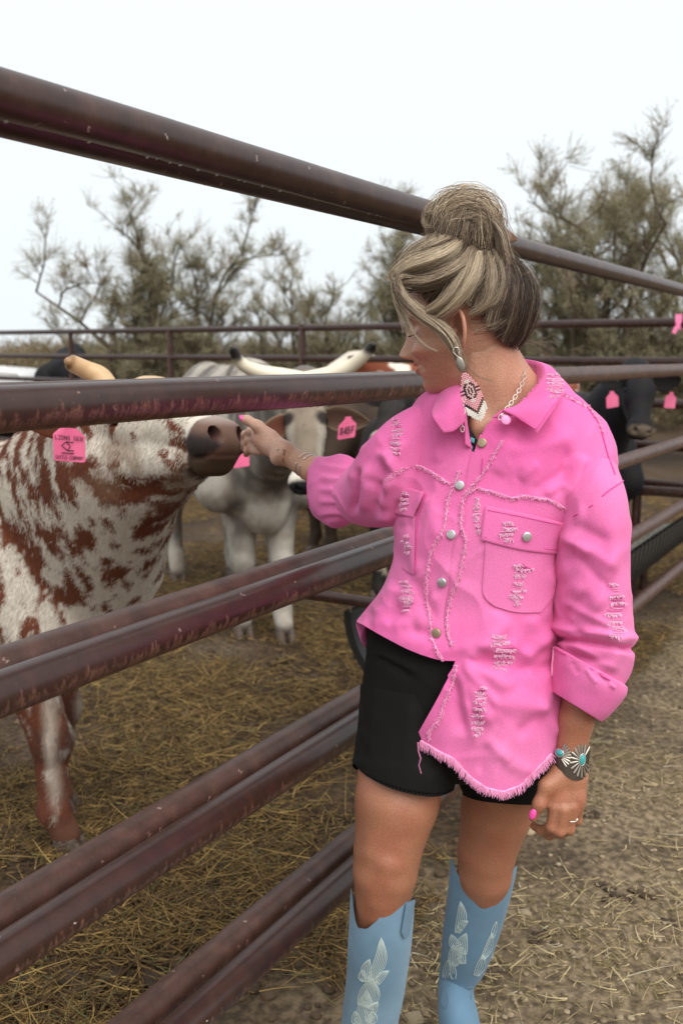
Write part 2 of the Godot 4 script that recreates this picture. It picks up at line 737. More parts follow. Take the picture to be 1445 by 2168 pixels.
func build_straw() -> void:
	var bm := blade_mesh(0.018, 0.12, 3)
	var r := RandomNumberGenerator.new()
	r.seed = 5
	var xf := []
	var cl := []
	var tries := 0
	while xf.size() < 110000 and tries < 600000:
		tries += 1
		var d := 1.0 + pow(r.randf(), 1.6) * 10.0
		var hw := d * 0.37 + 0.25
		var x := r.randf_range(-hw, hw)
		var z := -d
		var D := Vector3(x, 0, z).dot(FN)
		var q := noise2.get_noise_2d(x * 75.0, z * 75.0)
		var pen := D > 1.05
		var along := Vector3(x, 0, z).dot(FDIR)
		var dens := 0.0
		if pen:
			dens = 0.70 + q * 1.9
		else:
			var bank := smoothstep(0.55, -0.3, D - 0.12 * along + 0.55) * smoothstep(1.6, 2.6, along)
			dens = 0.13 + q * 0.5 + bank * 0.8
		if r.randf() > dens:
			continue
		var L := r.randf_range(0.02, 0.085) * (1.25 if pen else 0.9)
		if r.randf() < 0.06:
			L *= 2.2
		if r.randf() < (0.3 if pen else 0.55):
			L *= 0.35
		var yaw := r.randf() * TAU
		var tilt := r.randfn(0.0, 0.16)
		var dir := Vector3(cos(yaw) * cos(tilt), sin(absf(tilt)), sin(yaw) * cos(tilt))
		var side := dir.cross(Vector3.UP).normalized()
		side = side.rotated(dir, r.randf_range(-1.2, 1.2))
		var w := r.randf_range(0.06, 0.16) * (1.15 if pen else 0.9)
		var b := Basis(side * w, dir * L, side.cross(dir) * w)
		b.x = b.x * 1.0
		xf.append(Transform3D(b, Vector3(x, ground_y(x, z) + r.randf_range(0.0, 0.012) + (0.012 if pen else 0.004), z)))
		var t := r.randf()
		var c: Color
		if pen:
			c = lin(118, 93, 52).lerp(lin(180, 150, 90), t * t)
			if r.randf() < 0.45:
				c = lin(84, 64, 38)
			if r.randf() < 0.08:
				c = lin(106, 102, 62)
		else:
			c = lin(160, 142, 104).lerp(lin(204, 188, 146), t * t)
			if r.randf() < 0.3:
				c = lin(122, 112, 72)
			if r.randf() < 0.05:
				c = lin(190, 182, 160)
		cl.append(c)
	var m := mat(Color.WHITE, 0.75, 0.0, true)
	many("straw", bm, xf, cl, m)
	var o := get_node("straw")
	o.set_meta("label", "loose hay and straw scattered over the pen floor and the dirt lane")
	o.set_meta("category", "straw")
	# clods of dung and soil
	var cm := MB.new()
	ball(cm, Vector3.ZERO, Vector3.ONE, Basis.IDENTITY, Color.WHITE, 5, 8)
	for k in cm.v.size():
		cm.v[k] *= 1.0 + noise.get_noise_3dv(cm.v[k] * 90.0) * 0.5
	xf = []
	cl = []
	for q in [[1258, 1728, 0.015], [1246, 1722, 0.010], [1150, 1992, 0.022], [1135, 1980, 0.014], [1310, 1895, 0.024], [1330, 1905, 0.02], [1290, 1885, 0.016], [1405, 1960, 0.018], [640, 1440, 0.05], [590, 1400, 0.04], [720, 1420, 0.05], [330, 1520, 0.04], [215, 1990, 0.045], [260, 2040, 0.035], [330, 2090, 0.04], [150, 2100, 0.05], [60, 2130, 0.04], [420, 1580, 0.03]]:
		var eye0 := Vector3(0, EYE, 0)
		var dd := P(q[0], q[1], 1.0) - eye0
		var at := eye0 + dd * (-EYE / dd.y)
		for j in 7:
			var s: float = q[2] * r.randf_range(0.3, 0.75)
			xf.append(Transform3D(Basis.from_euler(Vector3(0, r.randf() * 6.0, 0)).scaled(Vector3(s, s * 0.45, s)), at + Vector3(r.randfn(0, q[2]), 0.004, r.randfn(0, q[2]))))
			cl.append(lin(52, 40, 28).lerp(lin(72, 56, 38), r.randf()))
	for k in 5200:
		var d := 1.2 + pow(r.randf(), 1.5) * 9.0
		var x := r.randf_range(-1, 1) * (d * 0.37 + 0.25)
		var D := Vector3(x, 0, -d).dot(FN)
		var s := r.randf_range(0.003, 0.010)
		if D > 1.05:
			s = r.randf_range(0.006, 0.026) if r.randf() < 0.3 else s
		elif r.randf() < 0.03:
			s = r.randf_range(0.012, 0.025)
		xf.append(Transform3D(Basis.from_euler(Vector3(r.randf(), r.randf() * 6.0, r.randf())).scaled(Vector3(s, s * 0.6, s)), Vector3(x, ground_y(x, -d) + s * 0.15, -d)))
		cl.append(lin(66, 50, 34).lerp(lin(104, 86, 64), r.randf()) if D > 1.0 else lin(104, 90, 70).lerp(lin(160, 145, 120), r.randf()))
	many("soil_clods", cm.mesh(), xf, cl, m.duplicate())
	var o2 := get_node("soil_clods")
	o2.set_meta("label", "small crumbs of soil and dung lying on the ground")
	o2.set_meta("category", "soil")

# ------------------------------------------------------------------ pipes
func pipe_texture(sd: int, dust := 0.0, dried := true) -> ImageTexture:
	var W := 1024
	var H := 256
	var im := Image.create(W, H, false, Image.FORMAT_RGB8)
	var f := FastNoiseLite.new()
	f.seed = sd
	f.frequency = 1.0
	f.fractal_octaves = 3
	var base := Color(0.225, 0.135, 0.112)
	var dark := Color(0.160, 0.10, 0.088)
	var dry := Color(0.425, 0.30, 0.255)
	for x in W:
		var a := TAU * x / W
		var wx := cos(a) * 1.0
		var wy := sin(a) * 1.0
		# how far each run of water reached down the side
		var run := 0.275 + f.get_noise_3d(wx * 22.0, wy * 22.0, 3.0) * 0.10 + f.get_noise_3d(wx * 55.0, wy * 55.0, 9.0) * 0.07
		var run2 := 0.275 + f.get_noise_3d(wx * 20.0, wy * 20.0, 33.0) * 0.10 + f.get_noise_3d(wx * 50.0, wy * 50.0, 39.0) * 0.07
		for y in H:
			var v := y / float(H)
			var dv := v if v < 0.5 else 1.0 - v
			var lim := run if v < 0.5 else run2
			var q := f.get_noise_3d(wx * 9.0, wy * 9.0, v * 3.0)
			var q2 := f.get_noise_3d(wx * 160.0, wy * 160.0, v * 60.0)
			var c := base.lerp(dark, clampf(0.5 + q * 1.2, 0.0, 1.0) * 0.6)
			if dried and dv > lim:
				c = c.lerp(dry, clampf((dv - lim) * 45.0, 0.0, 1.0) * clampf(0.62 + 0.5 * q2 + 0.9 * f.get_noise_3d(wx * 75.0, wy * 75.0, v * 4.0), 0.0, 1.0))
			if dust > 0.0:
				var dq := f.get_noise_3d(wx * 5.0 + 5.0, wy * 5.0, v * 2.5) + f.get_noise_3d(wx * 60.0, wy * 60.0, v * 9.0) * 0.35
				c = c.lerp(Color(0.44, 0.32, 0.27), clampf(dust + dq * 0.35, 0.0, 0.6))
			c = c * (1.0 + q2 * 0.16)
			im.set_pixel(x, y, c)
	# pale splashes
	var r := RandomNumberGenerator.new()
	r.seed = sd
	for k in 36:
		var x := r.randi() % W
		var y := int(r.randf_range(0.02, 0.42) * H)
		if r.randf() < 0.5:
			y = H - 1 - y
		var len := r.randi_range(2, 14)
		var c := Color(0.78, 0.76, 0.74).lerp(Color(0.62, 0.48, 0.44), r.randf())
		for j in len:
			x += [-1, 0, 0, 1][r.randi() % 4] if j % 2 else 0
			for w in r.randi_range(1, 2):
				im.set_pixel(posmod(x + w, W), posmod(y + j, H), c.lerp(base, r.randf() * 0.5))
	for k in 500:
		im.set_pixel(r.randi() % W, r.randi() % H, Color(0.12, 0.08, 0.08) if r.randf() < 0.7 else Color(0.5, 0.36, 0.32))
	return ImageTexture.create_from_image(im)

func pipe_mat(sd: int, rough: float, tint := Color.WHITE, dust := 0.0, dried := true) -> StandardMaterial3D:
	var m := mat(tint, rough)
	m.albedo_texture = pipe_texture(sd, dust, dried)
	m.metallic_specular = 0.5

	return m

# pipe of radius r from a to b, uv: one texture length per 1.6 m, v 0 on top
func pipe(mb: MB, a: Vector3, b: Vector3, r: float, sides := 28, steps := 14, sag := 0.0) -> void:
	var pts := PackedVector3Array()
	for k in steps + 1:
		var f := k / float(steps)
		var w := noise.get_noise_1d(f * 300.0 + a.x * 91.0) * 0.0022
		pts.append(a.lerp(b, f) + Vector3(0, w - sag * 4.0 * f * (1.0 - f), 0))
	var up := Vector3.UP if absf((b - a).normalized().y) < 0.9 else Vector3.RIGHT
	var from := mb.uv.size()
	tube(mb, pts, PackedFloat32Array([r]), sides, Color.WHITE, true, 1.0 / 2.3, up)
	var shift := fposmod(absf(a.y) * 3.37 + absf(a.x) * 1.91, 1.0)
	for k in range(from, mb.uv.size()):
		mb.uv[k].x += shift

func drops(parent: Node, a: Vector3, b: Vector3, r: float, count: int, m: Material, sd: int) -> void:
	var mb := MB.new()
	var q := RandomNumberGenerator.new()
	q.seed = sd
	for k in count:
		var p := a.lerp(b, q.randf()) + Vector3(0, -r + 0.0005, 0)
		var s := q.randf_range(0.0016, 0.0034)
		ball(mb, p, Vector3(s, s * 1.1, s), Basis.IDENTITY, Color.WHITE, 5, 8)
	stuff(obj("water_drops", mb, m, parent))

func build_fences() -> void:
	var m1 := pipe_mat(11, 0.34)
	var m_top := pipe_mat(17, 0.36, Color.WHITE, 0.04, false)
	var m2 := pipe_mat(12, 0.46, Color.WHITE, 0.30)
	var water := mat(Color(0.8, 0.85, 0.88), 0.05)
	water.albedo_color.a = 0.25
	water.transparency = BaseMaterial3D.TRANSPARENCY_ALPHA
	var R := 0.0302
	# gate in front
	var hg := [1.813, 1.431, 1.066, 0.707, 0.373]
	var gate := thing("pipe_gate", "nearest maroon pipe gate, five long rails in front of the fence at left", "gate", FP(2.33, 1.0, 0))
	for k in 5:
		var mb := MB.new()
		pipe(mb, FP(-1.6, 1.0, hg[k]), FP(2.33, 1.0, hg[k]), R, 32, 24)
		obj("rail", mb, m_top if k == 0 else m1, gate)
		if k < 2:
			drops(gate, FP(0.5, 1.0, hg[k]), FP(2.3, 1.0, hg[k]), R, 26, water, 40 + k)
	var mb := MB.new()
	pipe(mb, FP(2.36, 1.0, 0.37), FP(2.36, 1.0, 1.815), R, 24, 8)
	obj("end_post", mb, m1, gate)
	mb = MB.new()
	pipe(mb, FP(-1.6, 1.0, 0.37), FP(-1.6, 1.0, 1.815), R, 24, 8)
	obj("end_post", mb, m1, gate)
	# the fence behind it
	var fence := thing("pipe_fence", "maroon pipe fence with five weathered rails running behind the woman to the right edge", "fence", FP(2.73, 1.075, 0))
	var hl := [1.813, 1.433, 1.070, 0.710, 0.376]
	var hr := [1.813, 1.420, 1.043, 0.693, 0.348]
	for k in 5:
		mb = MB.new()
		var sl: float = (hr[k] - hl[k]) / 4.5
		pipe(mb, FP(-1.6, 1.076, hl[k] - sl * 2.5), FP(6.78, 1.076, hl[k] + sl * 5.9), R, 32, 40)
		obj("rail", mb, m_top if k == 0 else m2, fence)
		if k < 2:
			drops(fence, FP(0.5, 1.076, hl[k] - sl * 0.4), FP(6.0, 1.076, hl[k] + sl * 5.1), R, 40, water, 50 + k)
	for s in [-1.3, 2.73, 6.86]:
		mb = MB.new()
		pipe(mb, FP(s, 1.076, -0.05), FP(s, 1.076, 1.83), 0.038, 24, 8)
		obj("post", mb, m2, fence)
	# far fence
	var m3 := pipe_mat(13, 0.42, Color(0.95, 0.92, 0.92))
	var A := Vector3(-3.4, 0, -12.6)
	var B := Vector3(1.91, 0, -7.0)
	var e := (B - A).normalized()
	var len := A.distance_to(B)
	var far := thing("far_pipe_fence", "thin maroon pipe fence crossing the back of the pen in front of the trees", "fence", A)
	var ya := [1.775, 1.47, 1.17, 0.88, 0.60, 0.31]
	var yb := [1.71, 1.45, 1.17, 0.885, 0.625, 0.31]
	for k in 6:
		mb = MB.new()
		var sl: float = (yb[k] - ya[k]) / len
		pipe(mb, A - e * 7.0 + Vector3(0, ya[k] - sl * 7.0, 0), B + e * 0.75 + Vector3(0, yb[k] + sl * 0.75, 0), 0.030, 12, 30)
		obj("rail", mb, m3, far)
	var s0 := 0.0
	for px in [150.0, 360.0, 640.0]:
		var dir := P(px, 720, 1.0)
		dir.y = 0
		# A + e s = dir * t
		var den := e.x * dir.z - e.z * dir.x
		s0 = (A.z * dir.x - A.x * dir.z) / den
		far_post(far, A + e * s0, m3)
	for k in 2:
		far_post(far, A + e * (s0 + 2.05 * (k + 1)), m3)
	far_post(far, A - e * 2.2, m3)
	far_post(far, A - e * 4.6, m3)
	var ribbon := MB.new()
	var rp := P(1428, 682, 6.62)
	for q in [[0.0, 0.02, -0.09], [0.015, -0.02, -0.13]]:
		slab(ribbon, [PackedVector3Array([rp + Vector3(q[0] - 0.012, 0.05, 0.035), rp + Vector3(q[0] + 0.014, 0.05, 0.035)]), PackedVector3Array([rp + Vector3(q[0] - 0.015, 0.0, 0.045), rp + Vector3(q[0] + 0.012, 0.0, 0.045)]), PackedVector3Array([rp + Vector3(q[1] - 0.015, q[2] * 0.5, 0.04), rp + Vector3(q[1] + 0.01, q[2] * 0.6, 0.05)])], 0.003, Color.WHITE, Vector3(0, EYE, 0), false)
	var rib := thing("ribbon", "pink flagging ribbon tied to the top rail of the far fence at right", "ribbon", rp)
	obj("ribbon_strip", ribbon, mat(lin(236, 120, 170), 0.6), rib)
	# short rail frame between the pens at the right
	var fr := thing("rail_frame", "short dark pipe frame standing past the fence, right of the pink sleeve", "rail", P(1348, 1044, 6.1) * Vector3(1, 0, 1))
	mb = MB.new()
	pipe(mb, P(1225, 1031, 6.3), P(1560, 1050, 5.75), 0.031, 20, 8)
	obj("rail", mb, m3, fr)
	for q in [[1348, 1039, 6.1], [1240, 1033, 6.27]]:
		var top := P(q[0], q[1], q[2])
		mb = MB.new()
		pipe(mb, Vector3(top.x, -0.05, top.z), top, 0.028, 20, 4)
		obj("post", mb, m3, fr)

func far_post(far: Node3D, p: Vector3, m: Material) -> void:
	var mb := MB.new()
	pipe(mb, Vector3(p.x, -0.1, p.z), Vector3(p.x, 1.77, p.z), 0.032, 12, 4)
	obj("post", mb, m, far)

func build_trough() -> void:
	# half of a ribbed black culvert pipe, hung along the pen side of the fence
	var s0 := 3.08
	var s1 := 6.6
	var r := 0.31
	var Dc := 1.44
	var yr := 0.575
	var t := thing("feed_trough", "black ribbed half round feed trough hung along the fence behind the woman", "trough", FP(s0, Dc, 0))
	var m := mat(lin(34, 34, 35), 0.5)
	m.normal_enabled = true
	m.normal_texture = ntex(0.02, 512, 4, true, 2.0, 4)
	tri_map(m, 3.0)
	var g := []
	var gi := []
	var rows := 46
	# corrugated outside: profile along s repeated
	var n_rib := int((s1 - s0) / 0.085)
	var ss := []
	for k in n_rib:
		var b := s0 + (s1 - s0) * k / n_rib
		var w: float = (s1 - s0) / n_rib
		for q in [[0.0, -0.010], [0.12, -0.010], [0.3, 0.010], [0.72, 0.010], [0.9, -0.010]]:
			ss.append([b + q[0] * w, q[1]])
	ss.append([s1, -0.010])
	for k in ss.size():
		var row := PackedVector3Array()
		for a in rows + 1:
			var th := PI * a / rows
			var rr: float = r + ss[k][1]
			row.append(FP(ss[k][0], Dc - cos(th) * rr, yr - sin(th) * rr))
		g.append(row)
	var mb := MB.new()
	sheet(mb, g, false, Color.WHITE)
	for k in mb.v.size():
		var c := FP(mb.v[k].dot(FDIR), Dc, yr)
		if mb.n[k].dot(mb.v[k] - c) < -0.2:
			mb.n[k] = -mb.n[k]
	obj("ribbed_shell", mb, m, t)
	g = []
	for k in 30:
		var row := PackedVector3Array()
		for a in rows + 1:
			var th := PI * a / rows
			row.append(FP(lerpf(s0, s1, k / 29.0), Dc - cos(th) * (r - 0.016), yr - sin(th) * (r - 0.016)))
		g.append(row)
	mb = MB.new()
	sheet(mb, g)
	for k in mb.v.size():
		var c := FP(mb.v[k].dot(FDIR), Dc, yr)
		if mb.n[k].dot(mb.v[k] - c) > 0.0:
			mb.n[k] = -mb.n[k]
	obj("lining", mb, m, t)
	# end rim: flange plate ring
	mb = MB.new()
	var ring := []
	for q in [[r - 0.018, 0.0], [r - 0.018, -0.045], [r + 0.012, -0.045], [r + 0.012, 0.0]]:
		var row := PackedVector3Array()
		for a in rows + 1:
			var th := PI * a / rows
			row.append(FP(s0 + q[1] + 0.02, Dc - cos(th) * q[0], yr - sin(th) * q[0]))
		ring.append(row)
	for k in 3:
		sheet(mb, [ring[k], ring[k + 1]])
	obj("end_rim", mb, m, t)
	# feed in the trough
	mb = MB.new()
	g = []
	for k in 60:
		var row := PackedVector3Array()
		for a in 9:
			var D := Dc - 0.24 + 0.48 * a / 8.0
			var s := lerpf(s0 + 0.35, s1 - 0.05, k / 59.0)
			row.append(FP(s, D, yr - 0.16 + noise.get_noise_2d(s * 300.0, D * 300.0) * 0.03))
		g.append(row)
	sheet(mb, g)
	var fm := mat(lin(150, 150, 146), 0.9)
	fm.albedo_texture = ntex(0.05, 256, 4, false, 4, 9, ramp2(Color(0.5, 0.48, 0.44), Color(1, 1, 1)))
	tri_map(fm, 4.0)
	obj("feed", mb, fm, t)
	# carrying pipes
	var pm := pipe_mat(14, 0.4, Color(0.86, 0.9, 0.95))
	mb = MB.new()
	pipe(mb, FP(3.0, 1.10, 0.635), FP(3.0, 1.97, 0.635), 0.020, 20, 6)
	obj("cross_pipe", mb, pm, t)
	for s in [3.6, 6.3]:
		mb = MB.new()
		pipe(mb, FP(s, Dc, -0.05), FP(s, Dc, yr - r - 0.008), 0.024, 20, 4)
		obj("leg", mb, pm, t)

# ------------------------------------------------------------------ trees and brush
func limb(mb: MB, p: Vector3, d: Vector3, L: float, r0: float, r1: float, bend: float, r: RandomNumberGenerator, col: Color, lift := 0.0) -> PackedVector3Array:
	var pts := PackedVector3Array()
	var rad := PackedFloat32Array()
	var n := 8
	var q := p
	var dir := d.normalized()
	for k in n + 1:
		pts.append(q)
		rad.append(lerpf(r0, r1, k / float(n)))
		dir = (dir + Vector3(r.randfn(0, bend), r.randfn(0, bend * 0.7) + lift, r.randfn(0, bend))).normalized()
		q += dir * L / n
	tube(mb, pts, rad, 6 if r0 > 0.012 else 4, col, false)
	return pts

func twig_cluster(sd: int, leafy: float) -> ArrayMesh:
	var r := RandomNumberGenerator.new()
	r.seed = sd
	var mb := MB.new()
	for k in 11:
		var d := Vector3(r.randfn(0, 0.6), 0.8, r.randfn(0, 0.6)).normalized()
		var L := r.randf_range(0.45, 1.1)
		var p0 := Vector3(r.randfn(0, 0.08), r.randf() * 0.3, r.randfn(0, 0.08))
		var pts := PackedVector3Array()
		var q := p0
		for j in 4:
			pts.append(q)
			q += (d + Vector3(r.randfn(0, 0.22), 0.06, r.randfn(0, 0.22))) * L / 3.0
		strand(mb, pts, 0.013, 0.006, Color(0.7, 0.66, 0.6), Color(0.8, 0.8, 0.7))
		for j in int(leafy * 9.0):
			var f := r.randf_range(0.15, 1.0)
			var c := pts[0].lerp(pts[3], f) + Vector3(r.randfn(0, 0.035), r.randfn(0, 0.035), r.randfn(0, 0.035))
			var u := Vector3(r.randfn(0, 1), r.randfn(0, 1) + 0.3, r.randfn(0, 1)).normalized() * r.randf_range(0.035, 0.08)
			var w := perp(u.normalized()) * 0.017
			var nn := u.cross(w).normalized()
			var col := Color(1, 1, 1) * r.randf_range(0.7, 1.25)
			var a := mb.add(c - w, nn, col)
			mb.add(c + u * 0.5 - w * 1.2, nn, col)
			mb.add(c + u, nn, col)
			mb.add(c + w, nn, col)
			mb.quad(a, a + 1, a + 2, a + 3)
	return mb.mesh()

func tree(called: String, label: String, base: Vector3, H: float, spread: float, stems: int, sd: int, clusters: Array, leaf: Material, bark: Material, dens := 1.0, tint := Color.WHITE, lean := Vector3.ZERO) -> void:
	var r := RandomNumberGenerator.new()
	r.seed = sd
	base.y = ground_y(base.x, base.z) - 0.05
	var t := thing(called, label, "tree", base, "thin leafed desert trees behind the pen")
	var trunk := MB.new()
	var tips := []
	for s in stems:
		var a := TAU * (s + r.randf() * 0.7) / stems
		var out := Vector3(cos(a), 0, sin(a))
		var d := (out * spread * r.randf_range(0.35, 1.0) + Vector3(0, 1, 0) + lean).normalized()
		var L := H * r.randf_range(0.58, 0.86)
		var l0 := limb(trunk, base + out * 0.04, d, L, 0.05 * H / 3.5, 0.014, 0.15, r, Color.WHITE, 0.02)
		for j in 9:
			var f := 0.16 + 0.84 * j / 8.0
			var p := l0[int(f * 8.0)]
			var b := r.randf() * TAU
			var d2 := (Vector3(cos(b), 0.5 + r.randf() * 0.9, sin(b)) + out * 0.35 + d * 0.3).normalized()
			var l1 := limb(trunk, p, d2, H * r.randf_range(0.16, 0.34) * (1.15 - f * 0.45), 0.016 * H / 3.5, 0.006, 0.2, r, Color.WHITE, 0.03)
			for i in 6:
				var p2 := l1[1 + int(r.randf() * 7.0)]
				var b2 := r.randf() * TAU
				var d3 := (Vector3(cos(b2), 0.4 + r.randf() * 1.2, sin(b2)) + d2 * 0.5).normalized()
				var l2 := limb(trunk, p2, d3, H * r.randf_range(0.06, 0.16), 0.007, 0.004, 0.25, r, Color.WHITE, 0.06)
				for q in int(6 * dens):
					var k := r.randi_range(1, 8)
					tips.append([l2[k], (l2[8] - l2[4]).normalized()])
			for q in int(3 * dens):
				tips.append([l1[r.randi_range(4, 8)], (l1[8] - l1[6]).normalized()])
	obj("trunk", trunk, bark, t)
	var half := []
	for k in clusters.size():
		half.append([[], []])
	for p in tips:
		var d: Vector3 = (p[1] + Vector3(r.randfn(0, 0.7), 0.3, r.randfn(0, 0.7))).normalized()
		var s := H * r.randf_range(0.022, 0.075)
		var x := perp(d).rotated(d, r.randf() * TAU)
		var k := r.randi() % clusters.size()
		half[k][0].append(Transform3D(Basis(x * s, d * s, x.cross(d) * s), p[0] - base))
		var c := lin(152, 144, 120).lerp(lin(164, 162, 132), r.randf()).lerp(lin(142, 122, 100), 0.7 * float(r.randf() < 0.25))
		half[k][1].append(c * tint)
	for k in clusters.size():
		many("crown", clusters[k], half[k][0], half[k][1], leaf, t)

func build_trees() -> void:
	var leaf := mat(Color.WHITE, 0.85, 0.0, true)
	leaf.backlight_enabled = true
	leaf.backlight = Color(0.35, 0.35, 0.3)
	var bark := mat(lin(104, 94, 80), 0.9)
	bark.albedo_texture = ntex(0.03, 256, 4, false, 4, 3, ramp2(Color(0.6, 0.58, 0.52), Color(1, 1, 1)))
	tri_map(bark, 2.0)
	var cl := [twig_cluster(1, 1.0), twig_cluster(2, 1.3), twig_cluster(3, 0.6)]
	tree("desert_tree", "open branching desert tree left of center, between the horned grey cow and the far left", P(375, 750, 16.5), 4.3, 0.42, 7, 21, cl, leaf, bark, 0.7)
	tree("desert_tree", "low twiggy desert tree at the left edge of the tree line", P(235, 750, 18.0), 2.7, 0.6, 4, 22, cl, leaf, bark, 0.45)
	tree("desert_tree", "bushy desert tree standing just left of the woman's bun", P(840, 750, 16.0), 4.1, 0.36, 7, 31, cl, leaf, bark, 0.75)
	tree("desert_tree", "tall dense desert tree with dark limbs right of the woman's head", P(1285, 740, 13.5), 4.55, 0.3, 8, 24, cl, leaf, bark, 0.8)
	tree("desert_tree", "rounded desert tree directly behind the woman's neck", P(1085, 745, 17.0), 2.75, 0.8, 6, 25, cl, leaf, bark, 0.9)
	tree("desert_tree", "desert tree cut off by the right edge of the picture", P(1500, 740, 14.0), 4.3, 0.3, 6, 26, cl, leaf, bark, 0.7)
	tree("desert_tree", "low spreading desert tree between the two horns of the grey cow", P(585, 750, 19.0), 2.7, 0.8, 5, 27, cl, leaf, bark, 0.6)
	tree("desert_tree", "small grey green desert tree directly left of the bushy one", P(700, 750, 17.5), 3.2, 0.5, 5, 28, cl, leaf, bark, 0.6)
	# brush along the horizon
	var r := RandomNumberGenerator.new()
	r.seed = 77
	var xf := []
	var cc := []
	for k in 4500:
		var d := r.randf_range(17.0, 33.0)
		var x := r.randf_range(-0.5, 0.5) * d
		var hgt := 0.75 + noise2.get_noise_2d(x * 22.0, d * 22.0) * 0.5 + d * 0.012
		var s := r.randf_range(0.3, 0.8)
		var dd := Vector3(r.randfn(0, 0.5), 1, r.randfn(0, 0.5)).normalized()
		var ax := perp(dd).rotated(dd, r.randf() * TAU)
		xf.append(Transform3D(Basis(ax * s, dd * s, ax.cross(dd) * s), Vector3(x, ground_y(x, -d) + r.randf() * hgt * 0.9, -d)))
		cc.append(lin(124, 114, 86).lerp(lin(146, 128, 104), r.randf()))
	var o := many("desert_brush", cl[0], xf, cc, leaf)
	o.set_meta("label", "olive brown desert scrub in a low band along the horizon")
	o.set_meta("category", "brush")

# ------------------------------------------------------------------ surfaces found again by picture position
class Surf:
	var bins := {}
	func put(p: Vector3, n: Vector3, q: Vector2) -> void:
		var k := Vector2i(int(q.x / 8.0), int(q.y / 8.0))
		if not bins.has(k):
			bins[k] = []
		bins[k].append([p, n, q])

func surf_of(mb: MB, from := 0, to := -1) -> Surf:
	var s := Surf.new()
	var eye := Vector3(0, EYE, 0)
	for k in range(from, mb.v.size() if to < 0 else to):
		if mb.n[k].dot(eye - mb.v[k]) > 0.0:
			s.put(mb.v[k], mb.n[k], proj(mb.v[k]))
	return s

# point and normal of the surface where the ray through (px, py) meets it
func hit(s: Surf, px: float, py: float) -> Array:
	var k := Vector2i(int(px / 8.0), int(py / 8.0))
	var best: Array = []
	var bd := 1e9
	for r in range(1, 9):
		for y in range(-r, r + 1):
			for x in range(-r, r + 1):
				var q := k + Vector2i(x, y)
				if not s.bins.has(q):
					continue
				for e in s.bins[q]:
					var dd: float = Vector2(px, py).distance_to(e[2]) + (-e[0].z - 1.0) * 60.0
					if dd < bd:
						bd = dd
						best = e
		if best.size() and r >= 2:
			break
	if best.is_empty():
		return [P(px, py, 1.75), Vector3(0, 0, 1)]
	var o := Vector3(0, EYE, 0)
	var d := (P(px, py, 1.0) - o).normalized()
	var n: Vector3 = best[1]
	var dn := d.dot(n)
	if absf(dn) < 0.15:
		return [best[0], n]
	var t: float = (best[0] - o).dot(n) / dn
	return [o + d * t, n]

func on(s: Surf, px: float, py: float, off := 0.0) -> Vector3:
	var h := hit(s, px, py)
	return h[0] + h[1] * off

# ------------------------------------------------------------------ lofts through picture rings
# ring: [ax, ay, bx, by, da, db, half thickness, power]
var flat_view := 0.0
func ring_frames(rings: Array, rows: int, dsign := 1.0) -> Array:
	var m := rings.size()
	var A := []
	var B := []
	var T := []
	for r in rings:
		A.append(P(r[0], r[1], r[4]))
		B.append(P(r[2], r[3], r[5]))
		T.append(Vector3(r[6], r[7] if r.size() > 7 else 1.0, 0))
	var out := []
	for k in rows:
		var t := k / float(rows - 1)
		var a := spline(A, t)
		var b := spline(B, t)
		var c := (a + b) * 0.5
		var e := 0.02
		var tan := ((spline(A, minf(t + e, 1.0)) + spline(B, minf(t + e, 1.0))) - (spline(A, maxf(t - e, 0.0)) + spline(B, maxf(t - e, 0.0)))).normalized()
		var w := (b - a) * 0.5
		var d := tan.cross(w).normalized()
		if d.dot(Vector3(0, EYE, 0) - c) < 0.0:
			d = -d
		if flat_view > 0.0:
			var back := (Vector3(0, EYE, 0) - c).normalized()
			back = (back - w * (back.dot(w) / w.length_squared())).normalized()
			d = d.lerp(back, flat_view).normalized()
		var th := spline(T, t)
		out.append([c, w, d * th.x, th.y])
	return out

func ring_point(f: Array, a: float) -> Vector3:
	var c := cos(a)
	var s := sin(a)
	var pw: float = f[3]
	if pw != 1.0:
		c = signf(c) * pow(absf(c), pw)
		s = signf(s) * pow(absf(s), pw)
	return f[0] + f[1] * c + f[2] * s

# folds: [x0, y0, x1, y1, width px, height m]
func fold_at(folds: Array, q: Vector2) -> float:
	var h := 0.0
	for f in folds:
		var a := Vector2(f[0], f[1])
		var ab := Vector2(f[2], f[3]) - a
		var t := (q - a).dot(ab) / ab.length_squared()
		if t < -0.3 or t > 1.3:
			continue
		var tt := clampf(t, 0.0, 1.0)
		var dd: float = (q - a - ab * tt).length() / f[4]
		if dd > 3.0:
			continue
		var end: float = smoothstep(0.0, 0.22, t) * smoothstep(1.0, 0.78, t) if f.size() < 7 else 1.0
		h += 1.15 * f[5] * exp(-dd * dd) * end
	return h

# thin ridges like pressed creases
func crease(p: Vector3) -> float:
	var a := 1.0 - absf(noise.get_noise_3dv(p * Vector3(300, 210, 300) + Vector3(50, 0, 9))) * 4.5
	var b := 1.0 - absf(noise.get_noise_3dv(p * Vector3(480, 420, 480) + Vector3(9, 70, 0))) * 5.0
	return pow(maxf(a, 0.0), 1.6) + 0.55 * pow(maxf(b, 0.0), 1.6)

